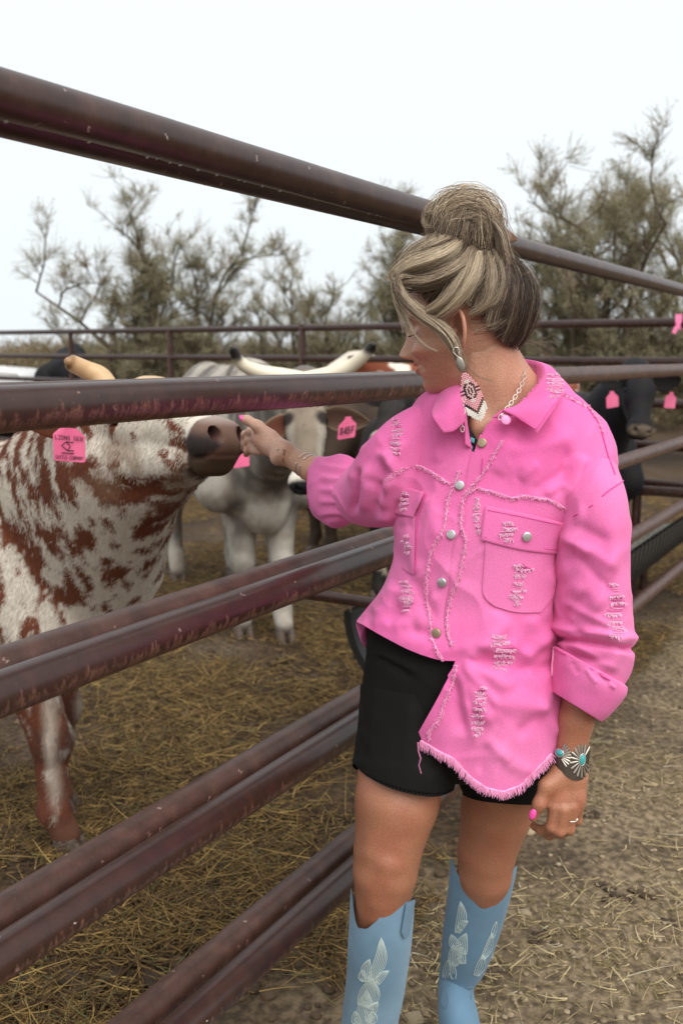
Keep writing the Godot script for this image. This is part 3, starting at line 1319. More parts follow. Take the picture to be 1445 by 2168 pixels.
func loft(mb: MB, rings: Array, rows: int, cols: int, folds: Array, wrink: float, col: Color, caps := 0, freq := 1.0, colf = null) -> int:
	var fr := ring_frames(rings, rows)
	var base := mb.v.size()
	var g := []
	var cc := []
	for k in rows:
		var f: Array = fr[k]
		var row := PackedVector3Array()
		var crow := []
		for c in cols:
			var a := TAU * c / cols
			var p := ring_point(f, a)
			var o: Vector3 = (p - f[0]).normalized()
			var h := 0.0
			if wrink > 0.0:
				h += noise.get_noise_3dv(p * 900.0 * freq) * wrink * 0.5 + noise2.get_noise_3dv(p * 300.0 * freq) * wrink + crease(p) * wrink * 1.1
			if folds.size() and sin(a) > -0.35:
				h += fold_at(folds, proj(p))
			p += o * h
			row.append(p)
			crow.append(colf.call(p, o) if colf != null else col)
		g.append(row)
		cc.append(crow)
	sheet(mb, g, true, col, false, cc)
	var mid: Vector3 = fr[rows / 2][0]
	var s := 0.0
	for c in cols:
		s += mb.n[base + (rows / 2) * cols + c].dot(mb.v[base + (rows / 2) * cols + c] - mid)
	if s < 0.0:
		for k in range(base, mb.v.size()):
			mb.n[k] = -mb.n[k]
	for e in 2:
		if caps & (1 << e):
			var k := 0 if e == 0 else rows - 1
			var ctr: Vector3 = fr[k][0]
			var nn: Vector3 = (fr[0][0] - fr[1][0]).normalized() if e == 0 else (fr[rows - 1][0] - fr[rows - 2][0]).normalized()
			var i0 := mb.add(ctr, nn, col)
			for c in cols + 1:
				mb.add(g[k][c % cols], nn, col)
			for c in cols:
				mb.tri(i0, i0 + 1 + c, i0 + 2 + c)
	return base

# ------------------------------------------------------------------ the woman: shared places
var HF: Vector3
var HU: Vector3
var HL: Vector3
var HC: Vector3
func head_setup() -> void:
	HF = Vector3(-0.93, -0.185, -0.26).normalized()
	HU = (Vector3(-0.04, 1, 0.06) - HF * Vector3(-0.04, 1, 0.06).dot(HF)).normalized()
	HL = HU.cross(HF)
	HC = P(976, 700, 1.735) - HL * 0.070 + HF * 0.006
func H(f: float, u: float, l: float) -> Vector3:
	return HC + HF * f + HU * u + HL * l

func skin_tone(p: Vector3, _n: Vector3) -> Color:
	var arm := lin(196, 150, 126)
	var leg := lin(172, 120, 94)
	var c := arm.lerp(leg, smoothstep(1.05, 0.85, p.y) * smoothstep(0.46, 0.42, p.x))
	var hand := lin(204, 166, 148)
	c = c.lerp(hand, smoothstep(0.86, 0.8, p.y) * smoothstep(0.44, 0.47, p.x) * 0.85)
	c = c.lerp(hand, smoothstep(-0.10, -0.15, p.x) * smoothstep(1.2, 1.25, p.y))
	c = c * (1.0 + noise.get_noise_3dv(p * 500.0) * 0.12 + noise2.get_noise_3dv(p * 2500.0) * 0.10)
	c = c.lerp(lin(168, 96, 78), clampf(noise2.get_noise_3dv(p * 900.0 + Vector3(7, 7, 7)) * 0.9, 0.0, 0.3))
	return c

func gau(x: float, s: float) -> float:
	return exp(-(x * x) / (s * s))

func head_mesh(mb: MB) -> void:
	var PR := [[-0.112, 0.035, -0.02, 0.012], [-0.106, 0.066, -0.03, 0.030], [-0.098, 0.083, -0.035, 0.040], [-0.088, 0.090, -0.045, 0.047], [-0.074, 0.089, -0.06, 0.055], [-0.060, 0.094, -0.066, 0.060], [-0.045, 0.096, -0.075, 0.064], [-0.03, 0.095, -0.082, 0.068], [0.0, 0.092, -0.092, 0.071], [0.03, 0.090, -0.097, 0.073], [0.05, 0.094, -0.096, 0.073], [0.07, 0.092, -0.09, 0.069], [0.09, 0.080, -0.078, 0.058], [0.11, 0.054, -0.054, 0.040], [0.121, 0.026, -0.028, 0.020], [0.124, 0.005, -0.005, 0.004]]
	var NOSE := [[-0.042, 0.0], [-0.036, 0.004], [-0.031, 0.019], [-0.025, 0.0265], [-0.018, 0.0245], [-0.006, 0.017], [0.01, 0.010], [0.024, 0.004], [0.034, 0.0]]
	var R := 110
	var C := 120
	var g := []
	var cc := []
	for r in R:
		var u := lerpf(-0.112, 0.124, r / float(R - 1))
		var ff := tabs(PR, u, 1)
		var fb := tabs(PR, u, 2)
		var w := tabs(PR, u, 3)
		var fc := lerpf(0.0, 0.5 * (ff + fb), smoothstep(0.06, 0.12, u))
		if u < -0.06:
			fc = lerpf(0.0, 0.02, smoothstep(-0.06, -0.1, u))
		var row := PackedVector3Array()
		var crow := []
		for c in C:
			var a := TAU * c / C
			var f := fc + (ff - fc if cos(a) > 0.0 else fc - fb) * cos(a)
			var l := w * signf(sin(a)) * pow(absf(sin(a)), 0.92)
			var al := absf(l)
			var col := skin_tone(H(f, u, l), Vector3.UP)
			if cos(a) > 0.0:
				var sg := lerpf(0.016, 0.009, smoothstep(-0.03, 0.02, u))
				var df := tabs(NOSE, u) * 1.16 * gau(l, sg)
				df += 0.007 * gau(al - 0.0135, 0.006) * gau(u + 0.029, 0.007)
				df -= 0.004 * gau(al - 0.007, 0.004) * gau(u + 0.036, 0.003)
				df -= 0.010 * gau(al - 0.030, 0.015) * gau(u - 0.018, 0.012)
				df += 0.0065 * gau(al - 0.031, 0.011) * gau(u - 0.014, 0.0075)
				df -= 0.0022 * gau(al - 0.031, 0.012) * gau(u - 0.0095 - (al - 0.031) * 0.15, 0.0016)
				df += 0.004 * gau(al - 0.03, 0.017) * gau(u - 0.037, 0.007)
				df += 0.013 * gau(al - 0.043, 0.014) * gau(u + 0.020, 0.012)
				df -= 0.0045 * gau(al - 0.026 - (u + 0.03) * -0.35, 0.0045) * smoothstep(-0.062, -0.05, u) * smoothstep(-0.018, -0.03, u)
				var um := u - 9.0 * l * l
				df -= 0.004 * gau(al - 0.031, 0.005) * gau(u + 0.046, 0.014)
				df += 0.0045 * gau(um + 0.0445, 0.0042) * gau(l, 0.020)
				df += 0.0055 * gau(um + 0.058, 0.0052) * gau(l, 0.018)
				df -= 0.006 * gau(um + 0.0512, 0.0024) * gau(l, 0.026)
				df -= 0.003 * gau(u + 0.070, 0.006) * gau(l, 0.02)
				f += df * 0.95
				l += signf(l) * 0.006 * gau(al - 0.05, 0.016) * gau(u + 0.022, 0.014)
				var lip := maxf(gau(um + 0.0445, 0.0042), gau(um + 0.058, 0.0055)) * smoothstep(0.028, 0.018, al)
				col = col.lerp(lin(178, 88, 90), clampf(lip, 0.0, 1.0) * 0.9)
				col = col.lerp(lin(232, 224, 214), gau(um + 0.0512, 0.0018) * smoothstep(0.02, 0.014, al) * 0.7)
				col = col.lerp(lin(70, 48, 38), gau(al - 0.031, 0.012) * gau(u - 0.0095 - (al - 0.031) * 0.15, 0.0014) * 0.9)
				col = col.lerp(lin(92, 70, 54), gau(al - 0.033, 0.015) * gau(u - 0.0385, 0.0032) * 0.8)
				col = col.lerp(lin(214, 128, 108), gau(al - 0.044, 0.016) * gau(u + 0.02, 0.014) * 0.28)
			row.append(H(f, u, l))
			crow.append(col)
		g.append(row)
		cc.append(crow)
	var b := sheet(mb, g, true, Color.WHITE, false, cc)
	for k in range(b, mb.v.size()):
		if mb.n[k].dot(mb.v[k] - HC) < 0.0:
			mb.n[k] = -mb.n[k]
	for k in 46:
		var x := (k % 23) / 22.0
		var sd := 1.0 if k < 23 else -1.0
		var l := (0.019 + 0.026 * x) * sd
		var p := H(0.0895 - 0.016 * x * x, 0.0075 + 0.002 * x, l)
		strand(mb, PackedVector3Array([p, p + HF * 0.005 - HU * 0.0015 + HL * sd * 0.001, p + HF * 0.0085 - HU * 0.0005 + HL * sd * 0.003]), 0.0005, 0.0002, lin(40, 30, 26), lin(40, 30, 26))
	# the ear that shows
	var e0 := H(-0.010, 0.0, 0.0725)
	var ex := (HF * 0.97 - HL * 0.35).normalized()
	var eu := (HU + HF * -0.12).normalized()
	var el := ex.cross(eu).normalized()
	if el.dot(HL) < 0.0:
		el = -el
	var tone := lin(198, 144, 122)
	var helix := PackedVector3Array()
	var hr := PackedFloat32Array()
	for k in 26:
		var t := k / 25.0
		var a := lerpf(-0.15, PI * 1.62, t)
		var rx := 0.0200
		var ry := 0.0325
		helix.append(e0 + ex * cos(a) * rx * (1.0 - 0.25 * t) + eu * (sin(a) * ry) + el * (0.016 - 0.011 * cos(a)) )
		hr.append(0.0042 - 0.001 * t)
	tube(mb, helix, hr, 8, tone)
	var plate := []
	for r in 10:
		var row := PackedVector3Array()
		for c in 20:
			var a := TAU * c / 20.0
			var q := r / 9.0
			row.append(e0 + ex * cos(a) * 0.019 * q * (0.8 if sin(a) < 0.0 else 1.0) + eu * sin(a) * 0.0315 * q + el * (0.004 + 0.012 * q * q - 0.009 * q * cos(a)))
		plate.append(row)
	var pb := sheet(mb, plate, true, tone * 0.92)
	for k in range(pb, mb.v.size()):
		if mb.n[k].dot(el) < 0.0:
			mb.n[k] = -mb.n[k]
	ball(mb, e0 + eu * -0.030 + el * 0.008 + ex * 0.004, Vector3(0.007, 0.010, 0.005), Basis(ex, eu, el), tone)
	ball(mb, e0 + ex * 0.012 + el * 0.007, Vector3(0.005, 0.007, 0.005), Basis(ex, eu, el), tone)

func chain(S: SDF, pts: Array, rad: Array, k: float) -> void:
	for j in pts.size() - 1:
		S.add(PV(pts[j]), PV(pts[j + 1]), rad[j], rad[j + 1], k)

func build_body(woman: Node3D, skin: Material) -> MB:
	var mb := MB.new()
	var S := SDF.new()
	var eye := Vector3(0, EYE, 0)
	# neck, shoulders and chest
	S.add(H(-0.026, -0.03, 0), P(1052, 850, 1.80), 0.058, 0.058, 0.03)
	S.add(P(1062, 810, 1.83), P(1160, 880, 1.82), 0.046, 0.04, 0.05)
	S.add(P(1000, 870, 1.86), P(930, 915, 1.87), 0.04, 0.04, 0.05)
	S.add(P(930, 965, 1.89), P(1170, 980, 1.83), 0.05, 0.05, 0.04)
	S.add(P(990, 975, 1.835), P(1070, 975, 1.815), 0.072, 0.072, 0.04)
	S.add(P(1045, 1000, 1.82), P(1000, 1480, 1.83), 0.10, 0.105, 0.06)
	S.add(H(-0.012, -0.045, 0.050), P(1012, 905, 1.752), 0.013, 0.010, 0.02)
	S.add(P(1012, 905, 1.750), P(1110, 880, 1.775), 0.010, 0.010, 0.02)
	# legs
	chain(S, [Vector3(868, 1470, 1.81), Vector3(856, 1600, 1.787), Vector3(839, 1700, 1.745), Vector3(820, 1800, 1.73), Vector3(815, 1845, 1.725), Vector3(810, 1900, 1.74), Vector3(800, 1990, 1.775), Vector3(785, 2168, 1.82)], [0.09, 0.086, 0.0775, 0.0625, 0.0595, 0.052, 0.052, 0.04], 0.006)
	S.add(P(820, 1828, 1.683), P(814, 1850, 1.684), 0.021, 0.019, 0.012)
	S.add(P(812, 1880, 1.70), P(808, 1900, 1.702), 0.016, 0.014, 0.015)
	S.add(P(790, 1800, 1.695), P(800, 1750, 1.70), 0.012, 0.012, 0.02)
	S.add(P(850, 1806, 1.698), P(858, 1750, 1.70), 0.012, 0.012, 0.02)
	S.add(P(806, 1905, 1.70), P(806, 1930, 1.71), 0.02, 0.02, 0.03)
	chain(S, [Vector3(1082, 1470, 1.85), Vector3(1070, 1600, 1.87), Vector3(1049, 1720, 1.89), Vector3(1030, 1800, 1.90), Vector3(1025, 1850, 1.905), Vector3(1018, 1900, 1.93), Vector3(995, 2000, 1.975), Vector3(966, 2085, 1.99)], [0.085, 0.081, 0.071, 0.0595, 0.055, 0.048, 0.040, 0.030], 0.006)
	S.add(P(1026, 1838, 1.868), P(1022, 1858, 1.869), 0.019, 0.017, 0.012)
	# arms
	chain(S, [Vector3(880, 950, 1.85), Vector3(800, 1045, 1.95), Vector3(665, 995, 2.06), Vector3(612, 966, 2.11)], [0.05, 0.04, 0.0275, 0.0215], 0.008)
	chain(S, [Vector3(1230, 1010, 1.76), Vector3(1268, 1300, 1.71), Vector3(1218, 1525, 1.69), Vector3(1206, 1600, 1.685)], [0.04, 0.042, 0.031, 0.0265], 0.008)
	nets(mb, S, Vector3(-0.16, 0.15, -2.25), Vector3(0.58, 1.62, -1.58), 0.0075, skin_tone)
	# reaching hand
	var A := SDF.new()
	var vdir := (P(560, 930, 2.15) - eye).normalized()
	A.add(P(640, 983, 2.085), P(600, 958, 2.12), 0.0245, 0.0205, 0.02)
	A.add(P(600, 958, 2.12), P(560, 928, 2.165), 0.0215, 0.0235, 0.02)
	A.add(P(575, 945, 2.145), P(548, 926, 2.18), 0.022, 0.017, 0.015)
	chain(A, [Vector3(572, 924, 2.145), Vector3(545, 902, 2.155), Vector3(524, 890, 2.165), Vector3(513, 886, 2.172)], [0.015, 0.0115, 0.0095, 0.0075], 0.01)
	chain(A, [Vector3(553, 916, 2.18), Vector3(531, 913, 2.205), Vector3(519, 920, 2.235), Vector3(516, 929, 2.25)], [0.0125, 0.0095, 0.0085, 0.0072], 0.007)
	chain(A, [Vector3(552, 930, 2.185), Vector3(530, 931, 2.215), Vector3(519, 940, 2.245), Vector3(516, 949, 2.26)], [0.0125, 0.0098, 0.0086, 0.0074], 0.007)
	chain(A, [Vector3(556, 942, 2.18), Vector3(535, 946, 2.21), Vector3(524, 954, 2.235), Vector3(521, 962, 2.25)], [0.0115, 0.0092, 0.0082, 0.007], 0.007)
	chain(A, [Vector3(566, 953, 2.16), Vector3(549, 955, 2.185), Vector3(539, 955, 2.2), Vector3(531, 955, 2.215)], [0.0105, 0.0082, 0.0074, 0.0064], 0.007)
	A.add(P(600, 962, 2.095), P(585, 972, 2.11), 0.012, 0.012, 0.015)
	nets(mb, A, Vector3(-0.25, 1.18, -2.36), Vector3(-0.07, 1.44, -2.03), 0.003, skin_tone)
	# hanging hand
	var B := SDF.new()
	var vd := (P(1195, 1680, 1.67) - eye).normalized()
	B.add(P(1208, 1585, 1.687), P(1203, 1640, 1.68), 0.0255, 0.0265, 0.02, vd, 0.8)
	B.add(P(1203, 1640, 1.68), P(1196, 1700, 1.67), 0.0275, 0.029, 0.02, vd, 0.55)
	B.add(P(1176, 1694, 1.668), P(1218, 1688, 1.668), 0.0145, 0.0145, 0.015)
	chain(B, [Vector3(1188, 1636, 1.675), Vector3(1156, 1664, 1.662), Vector3(1141, 1702, 1.655), Vector3(1128, 1731, 1.658)], [0.0165, 0.0125, 0.0105, 0.0078], 0.012)
	B.add(P(1174, 1658, 1.67), P(1178, 1695, 1.668), 0.014, 0.013, 0.015)
	chain(B, [Vector3(1173, 1711, 1.657), Vector3(1166, 1751, 1.656), Vector3(1145, 1758, 1.68), Vector3(1129, 1749, 1.697)], [0.0108, 0.0096, 0.0083, 0.007], 0.006)
	chain(B, [Vector3(1192, 1715, 1.652), Vector3(1184, 1760, 1.652), Vector3(1162, 1768, 1.685), Vector3(1146, 1760, 1.70)], [0.011, 0.0098, 0.0086, 0.0074], 0.006)
	chain(B, [Vector3(1210, 1709, 1.656), Vector3(1204, 1756, 1.66), Vector3(1186, 1766, 1.695), Vector3(1170, 1758, 1.71)], [0.0104, 0.0093, 0.0082, 0.007], 0.006)
	chain(B, [Vector3(1225, 1696, 1.665), Vector3(1221, 1737, 1.675), Vector3(1207, 1747, 1.70), Vector3(1195, 1740, 1.715)], [0.0096, 0.0082, 0.0074, 0.0064], 0.006)
	nets(mb, B, Vector3(0.30, 0.62, -1.80), Vector3(0.50, 0.92, -1.58), 0.003, skin_tone)
	head_mesh(mb)
	obj("body", mb, skin, woman)
	var nm := mat(lin(240, 82, 170), 0.2)
	for q in [[P(514.5, 886.5, 2.163), Vector3(-0.75, 0.62, 0.05), Vector3(0.3, 0.5, 0.8)], [P(1126.5, 1724, 1.648), Vector3(-0.3, -0.95, 0.0), Vector3(-0.55, 0.15, 0.8)]]:
		var nb := MB.new()
		var ax: Vector3 = q[1].normalized()
		var up: Vector3 = (q[2] - ax * q[2].dot(ax)).normalized()
		ball(nb, q[0], Vector3(0.0065, 0.0105, 0.0035), Basis(ax.cross(up), ax, up), Color.WHITE, 8, 12)
		obj("fingernail", nb, nm, woman)
	return mb

# ------------------------------------------------------------------ shirt
var TK := [[752, 1030, 1130, 1.84, 1.82, 0.05], [775, 1000, 1160, 1.84, 1.82, 0.06], [800, 958, 1182, 1.85, 1.81, 0.072], [830, 908, 1212, 1.86, 1.80, 0.085], [860, 878, 1246, 1.865, 1.79, 0.095], [900, 853, 1280, 1.87, 1.78, 0.105], [950, 838, 1303, 1.875, 1.77, 0.115], [1000, 832, 1304, 1.88, 1.765, 0.125], [1050, 834, 1275, 1.88, 1.765, 0.133], [1100, 838, 1228, 1.88, 1.765, 0.138], [1150, 842, 1208, 1.88, 1.765, 0.14], [1200, 834, 1200, 1.88, 1.765, 0.14], [1250, 815, 1192, 1.88, 1.765, 0.14], [1290, 784, 1188, 1.87, 1.765, 0.14], [1316, 757, 1186, 1.86, 1.77, 0.14], [1350, 765, 1186, 1.86, 1.77, 0.145], [1400, 790, 1195, 1.87, 1.77, 0.165], [1500, 800, 1205, 1.88, 1.775, 0.18], [1600, 815, 1200, 1.88, 1.78, 0.185], [1700, 815, 1190, 1.88, 1.78, 0.185]]
var X0 := [[750, 1060], [880, 1030], [930, 1006], [960, 997], [1022, 986], [1060, 985], [1114, 981], [1146, 962], [1226, 953], [1318, 940], [1380, 955], [1396, 966], [1441, 945], [1495, 917], [1549, 886], [1568, 874], [1700, 850]]
var YTOP := [[900, 700], [930, 815], [950, 822], [968, 850], [980, 885], [992, 930], [1000, 958], [1012, 930], [1030, 900], [1045, 884], [1062, 870], [1090, 850], [1112, 790], [1140, 740], [1200, 700]]
var YHL := [[700, 1300], [757, 1318], [800, 1342], [860, 1372], [905, 1388], [935, 1397], [990, 1398]]
var YHR := [[860, 1560], [875, 1566], [900, 1578], [930, 1598], [958, 1610], [980, 1634], [1000, 1654], [1030, 1674], [1065, 1681], [1100, 1668], [1140, 1628], [1170, 1598], [1300, 1585]]
var th0 := PackedFloat32Array()

func torso_p(th: float, y: float) -> Vector3:
	var a := P(tabs(TK, y, 1), y, tabs(TK, y, 3))
	var b := P(tabs(TK, y, 2), y, tabs(TK, y, 4))
	var w := (b - a) * 0.5
	var d := w.cross(Vector3.UP).normalized() * tabs(TK, y, 5)
	return ring_point([(a + b) * 0.5, w, d, 0.9], th)

func theta0(y: float) -> float:
	var f := clampf((y - 750.0) / 10.0, 0.0, th0.size() - 1.001)
	return lerpf(th0[int(f)], th0[int(f) + 1], f - int(f))

var SHIRT_FOLDS := [
	[1222, 930, 1060, 960, 14, 0.004], [1210, 985, 1120, 1045, 10, -0.004], [1200, 1020, 1150, 1050, 8, 0.004], [1085, 1310, 1000, 1380, 12, 0.005], [1170, 1200, 1150, 1320, 14, 0.004], [985, 1395, 1060, 1420, 8, -0.005], [975, 1402, 1060, 1500, 9, 0.006], [965, 1405, 1010, 1590, 10, 0.006],
	[930, 1250, 880, 1340, 9, 0.004], [880, 1270, 820, 1330, 8, -0.004], [1130, 1480, 1180, 1560, 12, 0.005], [1060, 1440, 1150, 1400, 10, -0.004],
	# pulled across the chest and down to the knot of cloth at the waist
	[1215, 905, 1085, 1010, 26, 0.006], [1235, 960, 1200, 1060, 14, 0.010], [1205, 945, 1175, 1060, 12, -0.006],
	[835, 1150, 930, 1330, 16, -0.006], [850, 1235, 790, 1310, 16, 0.008], [900, 1180, 850, 1300, 14, 0.005],
	[880, 1330, 780, 1318, 16, 0.007], [940, 1350, 840, 1330, 14, -0.005],
	[968, 1395, 1090, 1460, 18, 0.010], [970, 1385, 1110, 1360, 20, 0.008], [975, 1410, 1040, 1540, 16, 0.009], [960, 1420, 980, 1560, 12, -0.006],
	[1000, 1390, 1130, 1420, 14, -0.006], [1040, 1480, 1170, 1500, 22, 0.007], [1100, 1400, 1170, 1330, 14, 0.008], [1120, 1430, 1180, 1400, 12, -0.006],
	[1090, 1560, 1160, 1500, 16, -0.005], [1060, 1600, 1120, 1640, 16, 0.004], [1020, 1560, 1080, 1610, 12, 0.005], [1010, 1640, 1040, 1560, 9, -0.003],
	[855, 900, 845, 1010, 16, -0.006], [885, 880, 860, 990, 14, 0.005], [930, 905, 925, 985, 12, 0.003],
	[900, 1040, 935, 1150, 16, 0.004], [840, 1120, 880, 1110, 10, -0.004], [1060, 1290, 1020, 1380, 20, 0.006], [1120, 1300, 1150, 1380, 16, 0.005],
	[1185, 1110, 1172, 1330, 10, -0.008], [1140, 980, 1100, 1020, 10, 0.003], [1090, 930, 1050, 1010, 18, 0.004],
]

func pink(p: Vector3, _n: Vector3) -> Color:
	var c := lin(234, 108, 178)
	c = c.lerp(lin(243, 140, 197), clampf(noise2.get_noise_3dv(p * 220.0) * 0.9 + 0.35, 0.0, 1.0))
	return c * (1.0 + noise.get_noise_3dv(p * 2600.0) * 0.05)

func build_torso(mb: MB) -> void:
	th0.resize(98)
	for k in 98:
		var y := 750.0 + 10.0 * k
		var lo := 0.02
		var hi := PI - 0.02
		for it in 26:
			var m := 0.5 * (lo + hi)
			var q := proj(torso_p(m, y))
			if q.x > tabs(X0, q.y):
				lo = m
			else:
				hi = m
		th0[k] = 0.5 * (lo + hi)
	var R := 190
	var C := 260
	var g := []
	for r in R:
		g.append(PackedVector3Array())
	var cols := []
	for r in R:
		cols.append([])
	for c in C + 1:
		var s := c / float(C)
		# unequal spacing: dense in front
		var ss := s
		var y_top := 752.0
		var y_bot := 1600.0
		for it in 14:
			var th := theta0(y_top) - ss * TAU
			var q := proj(torso_p(th, y_top))
			var want := 752.0
			if sin(th) > 0.0:
				want = 752.0
			y_top = maxf(y_top, 752.0)
		var left := false
		for it in 14:
			var th := theta0(y_bot) - ss * TAU
			var q := proj(torso_p(th, y_bot))
			left = ss > 0.5
			var want := 1400.0 if left else 1590.0
			if sin(th) > -0.05:
				want = tabs(YHL, q.x) if left else tabs(YHR, q.x)
				y_bot += clampf(want - q.y, -60, 60) * 0.6
			else:
				y_bot = lerpf(y_bot, lerpf(1400.0, 1590.0, smoothstep(0.62, 0.4, ss)), 0.5)
		for r in R:
			var y := lerpf(y_top, y_bot, r / float(R - 1))
			var lapse := (0.012 if s == 0.0 and y < 1380.0 else 0.0)
			var th := theta0(y) - ss * TAU + lapse
			var p := torso_p(th, y)
			var a := torso_p(th + 0.02, y) - torso_p(th - 0.02, y)
			var b := torso_p(th, y + 4) - torso_p(th, y - 4)
			var n := a.cross(b).normalized()
			var ctr := (torso_p(0, y) + torso_p(PI, y)) * 0.5
			if n.dot(p - ctr) < 0.0:
				n = -n
			var h := 0.0
			if sin(th) > -0.3:
				var q := proj(p)
				h += fold_at(SHIRT_FOLDS, q)
				# free hem flutes
				h += sin(q.x * 0.055 + q.y * 0.012) * 0.004 * smoothstep(1480, 1650, q.y)
				# sit in at the left waist where the cloth is tucked
			h += noise.get_noise_3dv(p * 420.0) * 0.0015 + noise2.get_noise_3dv(p * 150.0) * 0.0045 + crease(p) * 0.0038
			h += 0.0035 * smoothstep(0.90, 0.96, ss) + 0.0005
			p += n * h
			g[r].append(p)
			cols[r].append(pink(p, n))
	var base := sheet(mb, g, false, Color.WHITE, false, cols)
	for k in range(base, mb.v.size()):
		var y := mb.v[k].y
		var rr := (k - base) / (C + 1)
		var ctr := (g[rr][0] + g[rr][C / 2]) * 0.5 as Vector3
		ctr.y = y
	# open the neck
	var poly := PackedVector2Array([Vector2(940, 690), Vector2(955, 822), Vector2(968, 850), Vector2(980, 885), Vector2(992, 930), Vector2(1001, 960), Vector2(1012, 930), Vector2(1030, 900), Vector2(1045, 884), Vector2(1066, 872), Vector2(1098, 856), Vector2(1130, 820), Vector2(1165, 775), Vector2(1165, 690)])
	var keep := PackedInt32Array()
	for t in range(0, mb.i.size(), 3):
		var m := (mb.v[mb.i[t]] + mb.v[mb.i[t + 1]] + mb.v[mb.i[t + 2]]) / 3.0
		var c := (mb.i[t] - base) % (C + 1)
		var th := theta0(900.0) - c / float(C) * TAU
		if Geometry2D.is_point_in_polygon(proj(m), poly) and (sin(th) > -0.1 or proj(m).y < 800.0):
			continue
		for e in 3:
			keep.append(mb.i[t + e])
	mb.i = keep
	# outward check on the front column
	var kf := base + 100 * (C + 1) + 20
	if mb.n[kf].dot(Vector3(0, EYE, 0) - mb.v[kf]) < 0.0:
		for k in range(base, mb.v.size()):
			mb.n[k] = -mb.n[k]

# threads standing off the cloth along a line of picture points
func fray(mb: MB, s: Surf, line: Array, per: float, len: float, col: Color, width := 3.0, droop := 0.3, seedv := 1, rad := 0.0007) -> void:
	var r := RandomNumberGenerator.new()
	r.seed = seedv
	for k in line.size() - 1:
		var a := Vector2(line[k][0], line[k][1])
		var b := Vector2(line[k + 1][0], line[k + 1][1])
		var nrm := (b - a).normalized().orthogonal()
		for j in int(a.distance_to(b) * per):
			var q := a.lerp(b, r.randf()) + nrm * r.randf_range(-width, width)
			var h := hit(s, q.x, q.y)
			var p: Vector3 = h[0] + h[1] * 0.0008
			var dir: Vector3 = (h[1] * r.randf_range(0.25, 0.8) + Vector3(r.randfn(0, 0.6), r.randfn(-droop, 0.5), r.randfn(0, 0.3))).normalized()
			var L := len * r.randf_range(0.5, 1.2)
			var pts := PackedVector3Array([p, p + dir * L * 0.5, p + dir * L + Vector3(0, -L * 0.25, 0)])
			strand(mb, pts, rad, rad * 0.6, col * r.randf_range(0.85, 1.05), col)

# a thin raised cord of cloth along picture points
func cord(mb: MB, s: Surf, line: Array, rad: float, col: Color, off := 0.0006, wob := 0.0) -> void:
	var pts := PackedVector3Array()
	for k in line.size() - 1:
		var a := Vector2(line[k][0], line[k][1])
		var b := Vector2(line[k + 1][0], line[k + 1][1])
		var n := maxi(2, int(a.distance_to(b) / 4.0))
		for j in n:
			var q := a.lerp(b, j / float(n))
			pts.append(on(s, q.x + (rng.randf() - 0.5) * wob, q.y + (rng.randf() - 0.5) * wob, off))
	pts.append(on(s, line[-1][0], line[-1][1], off))
	# smooth
	for it in 2:
		for k in range(1, pts.size() - 1):
			pts[k] = (pts[k - 1] + pts[k] * 2.0 + pts[k + 1]) * 0.25
	tube(mb, pts, PackedFloat32Array([rad]), 6, col, true)

# worn hole: pale weft threads left over a thin spot, rims frayed
func worn(mb: MB, s: Surf, x0: float, y0: float, x1: float, y1: float, bars: int, seedv: int) -> void:
	var r := RandomNumberGenerator.new()
	r.seed = seedv
	var pale := lin(250, 200, 230)
	var dark := lin(176, 60, 124)
	var hw := (x1 - x0) * 0.5
	for k in bars * 6:
		var fy := r.randf()
		var env := pow(sin(PI * clampf(fy * 0.9 + 0.05, 0, 1)), 0.35)
		var mid := (x0 + x1) * 0.5 + noise.get_noise_2d(fy * 160.0, seedv * 40.0) * hw * 0.8
		var gap := noise2.get_noise_2d(fy * 700.0, seedv * 90.0)
		var y := lerpf(y0, y1, fy)
		var a := mid - hw * env * r.randf_range(0.55, 1.0)
		var b := mid + hw * env * r.randf_range(0.55, 1.0)
		var c := pale.lerp(lin(240, 140, 200), r.randf() * 0.6)
		if gap > 0.10:
			c = dark
		var sag := r.randf_range(-1.5, 3.5)
		var pts := PackedVector3Array()
		for j in 5:
			var f := j / 4.0
			pts.append(on(s, lerpf(a, b, f), y + sin(f * PI) * sag, 0.0002 if gap > 0.10 else 0.0006 + 0.0010 * sin(f * PI)))
		strand(mb, pts, 0.0006, 0.0006, c, c)
	for k in bars + 1:
		var fy := k / float(bars) + r.randfn(0, 0.03)
		var env := pow(sin(PI * clampf(fy * 0.8 + 0.1, 0, 1)), 0.4)
		var mid := (x0 + x1) * 0.5 + noise.get_noise_2d(fy * 160.0, seedv * 40.0) * hw * 0.8
		var y := lerpf(y0, y1, fy)
		fray(mb, s, [[mid - hw * env, y + r.randfn(0, 2)], [mid, y + r.randfn(0, 2)], [mid + hw * env, y + r.randfn(0, 2)]], 1.5, 0.0045, pale, 2.0, 0.5, seedv * 31 + k, 0.0006)

# flat piece of cloth lying on the surface: corner net in picture points
func patch_on(s: Surf, ctrl: Array, rows: int, cols: int, off: float) -> Array:
	var g := []
	var src := []
	for r in ctrl:
		var q := []
		for p in r:
			q.append(Vector3(p[0], p[1], 0))
		src.append(q)
	var m := net(src, rows, cols)
	for r in rows:
		var row := PackedVector3Array()
		for c in cols:
			row.append(on(s, m[r][c].x, m[r][c].y, off))
		g.append(row)
	# smooth away the steps of the cloth below
	for it in 2:
		var g2 := []
		for r in rows:
			var row := PackedVector3Array()
			for c in cols:
				var p: Vector3 = g[r][c]
				if r > 0 and c > 0 and r < rows - 1 and c < cols - 1:
					p = (p * 2.0 + g[r - 1][c] + g[r + 1][c] + g[r][c - 1] + g[r][c + 1]) / 6.0
				row.append(p)
			g2.append(row)
		g = g2
	return g

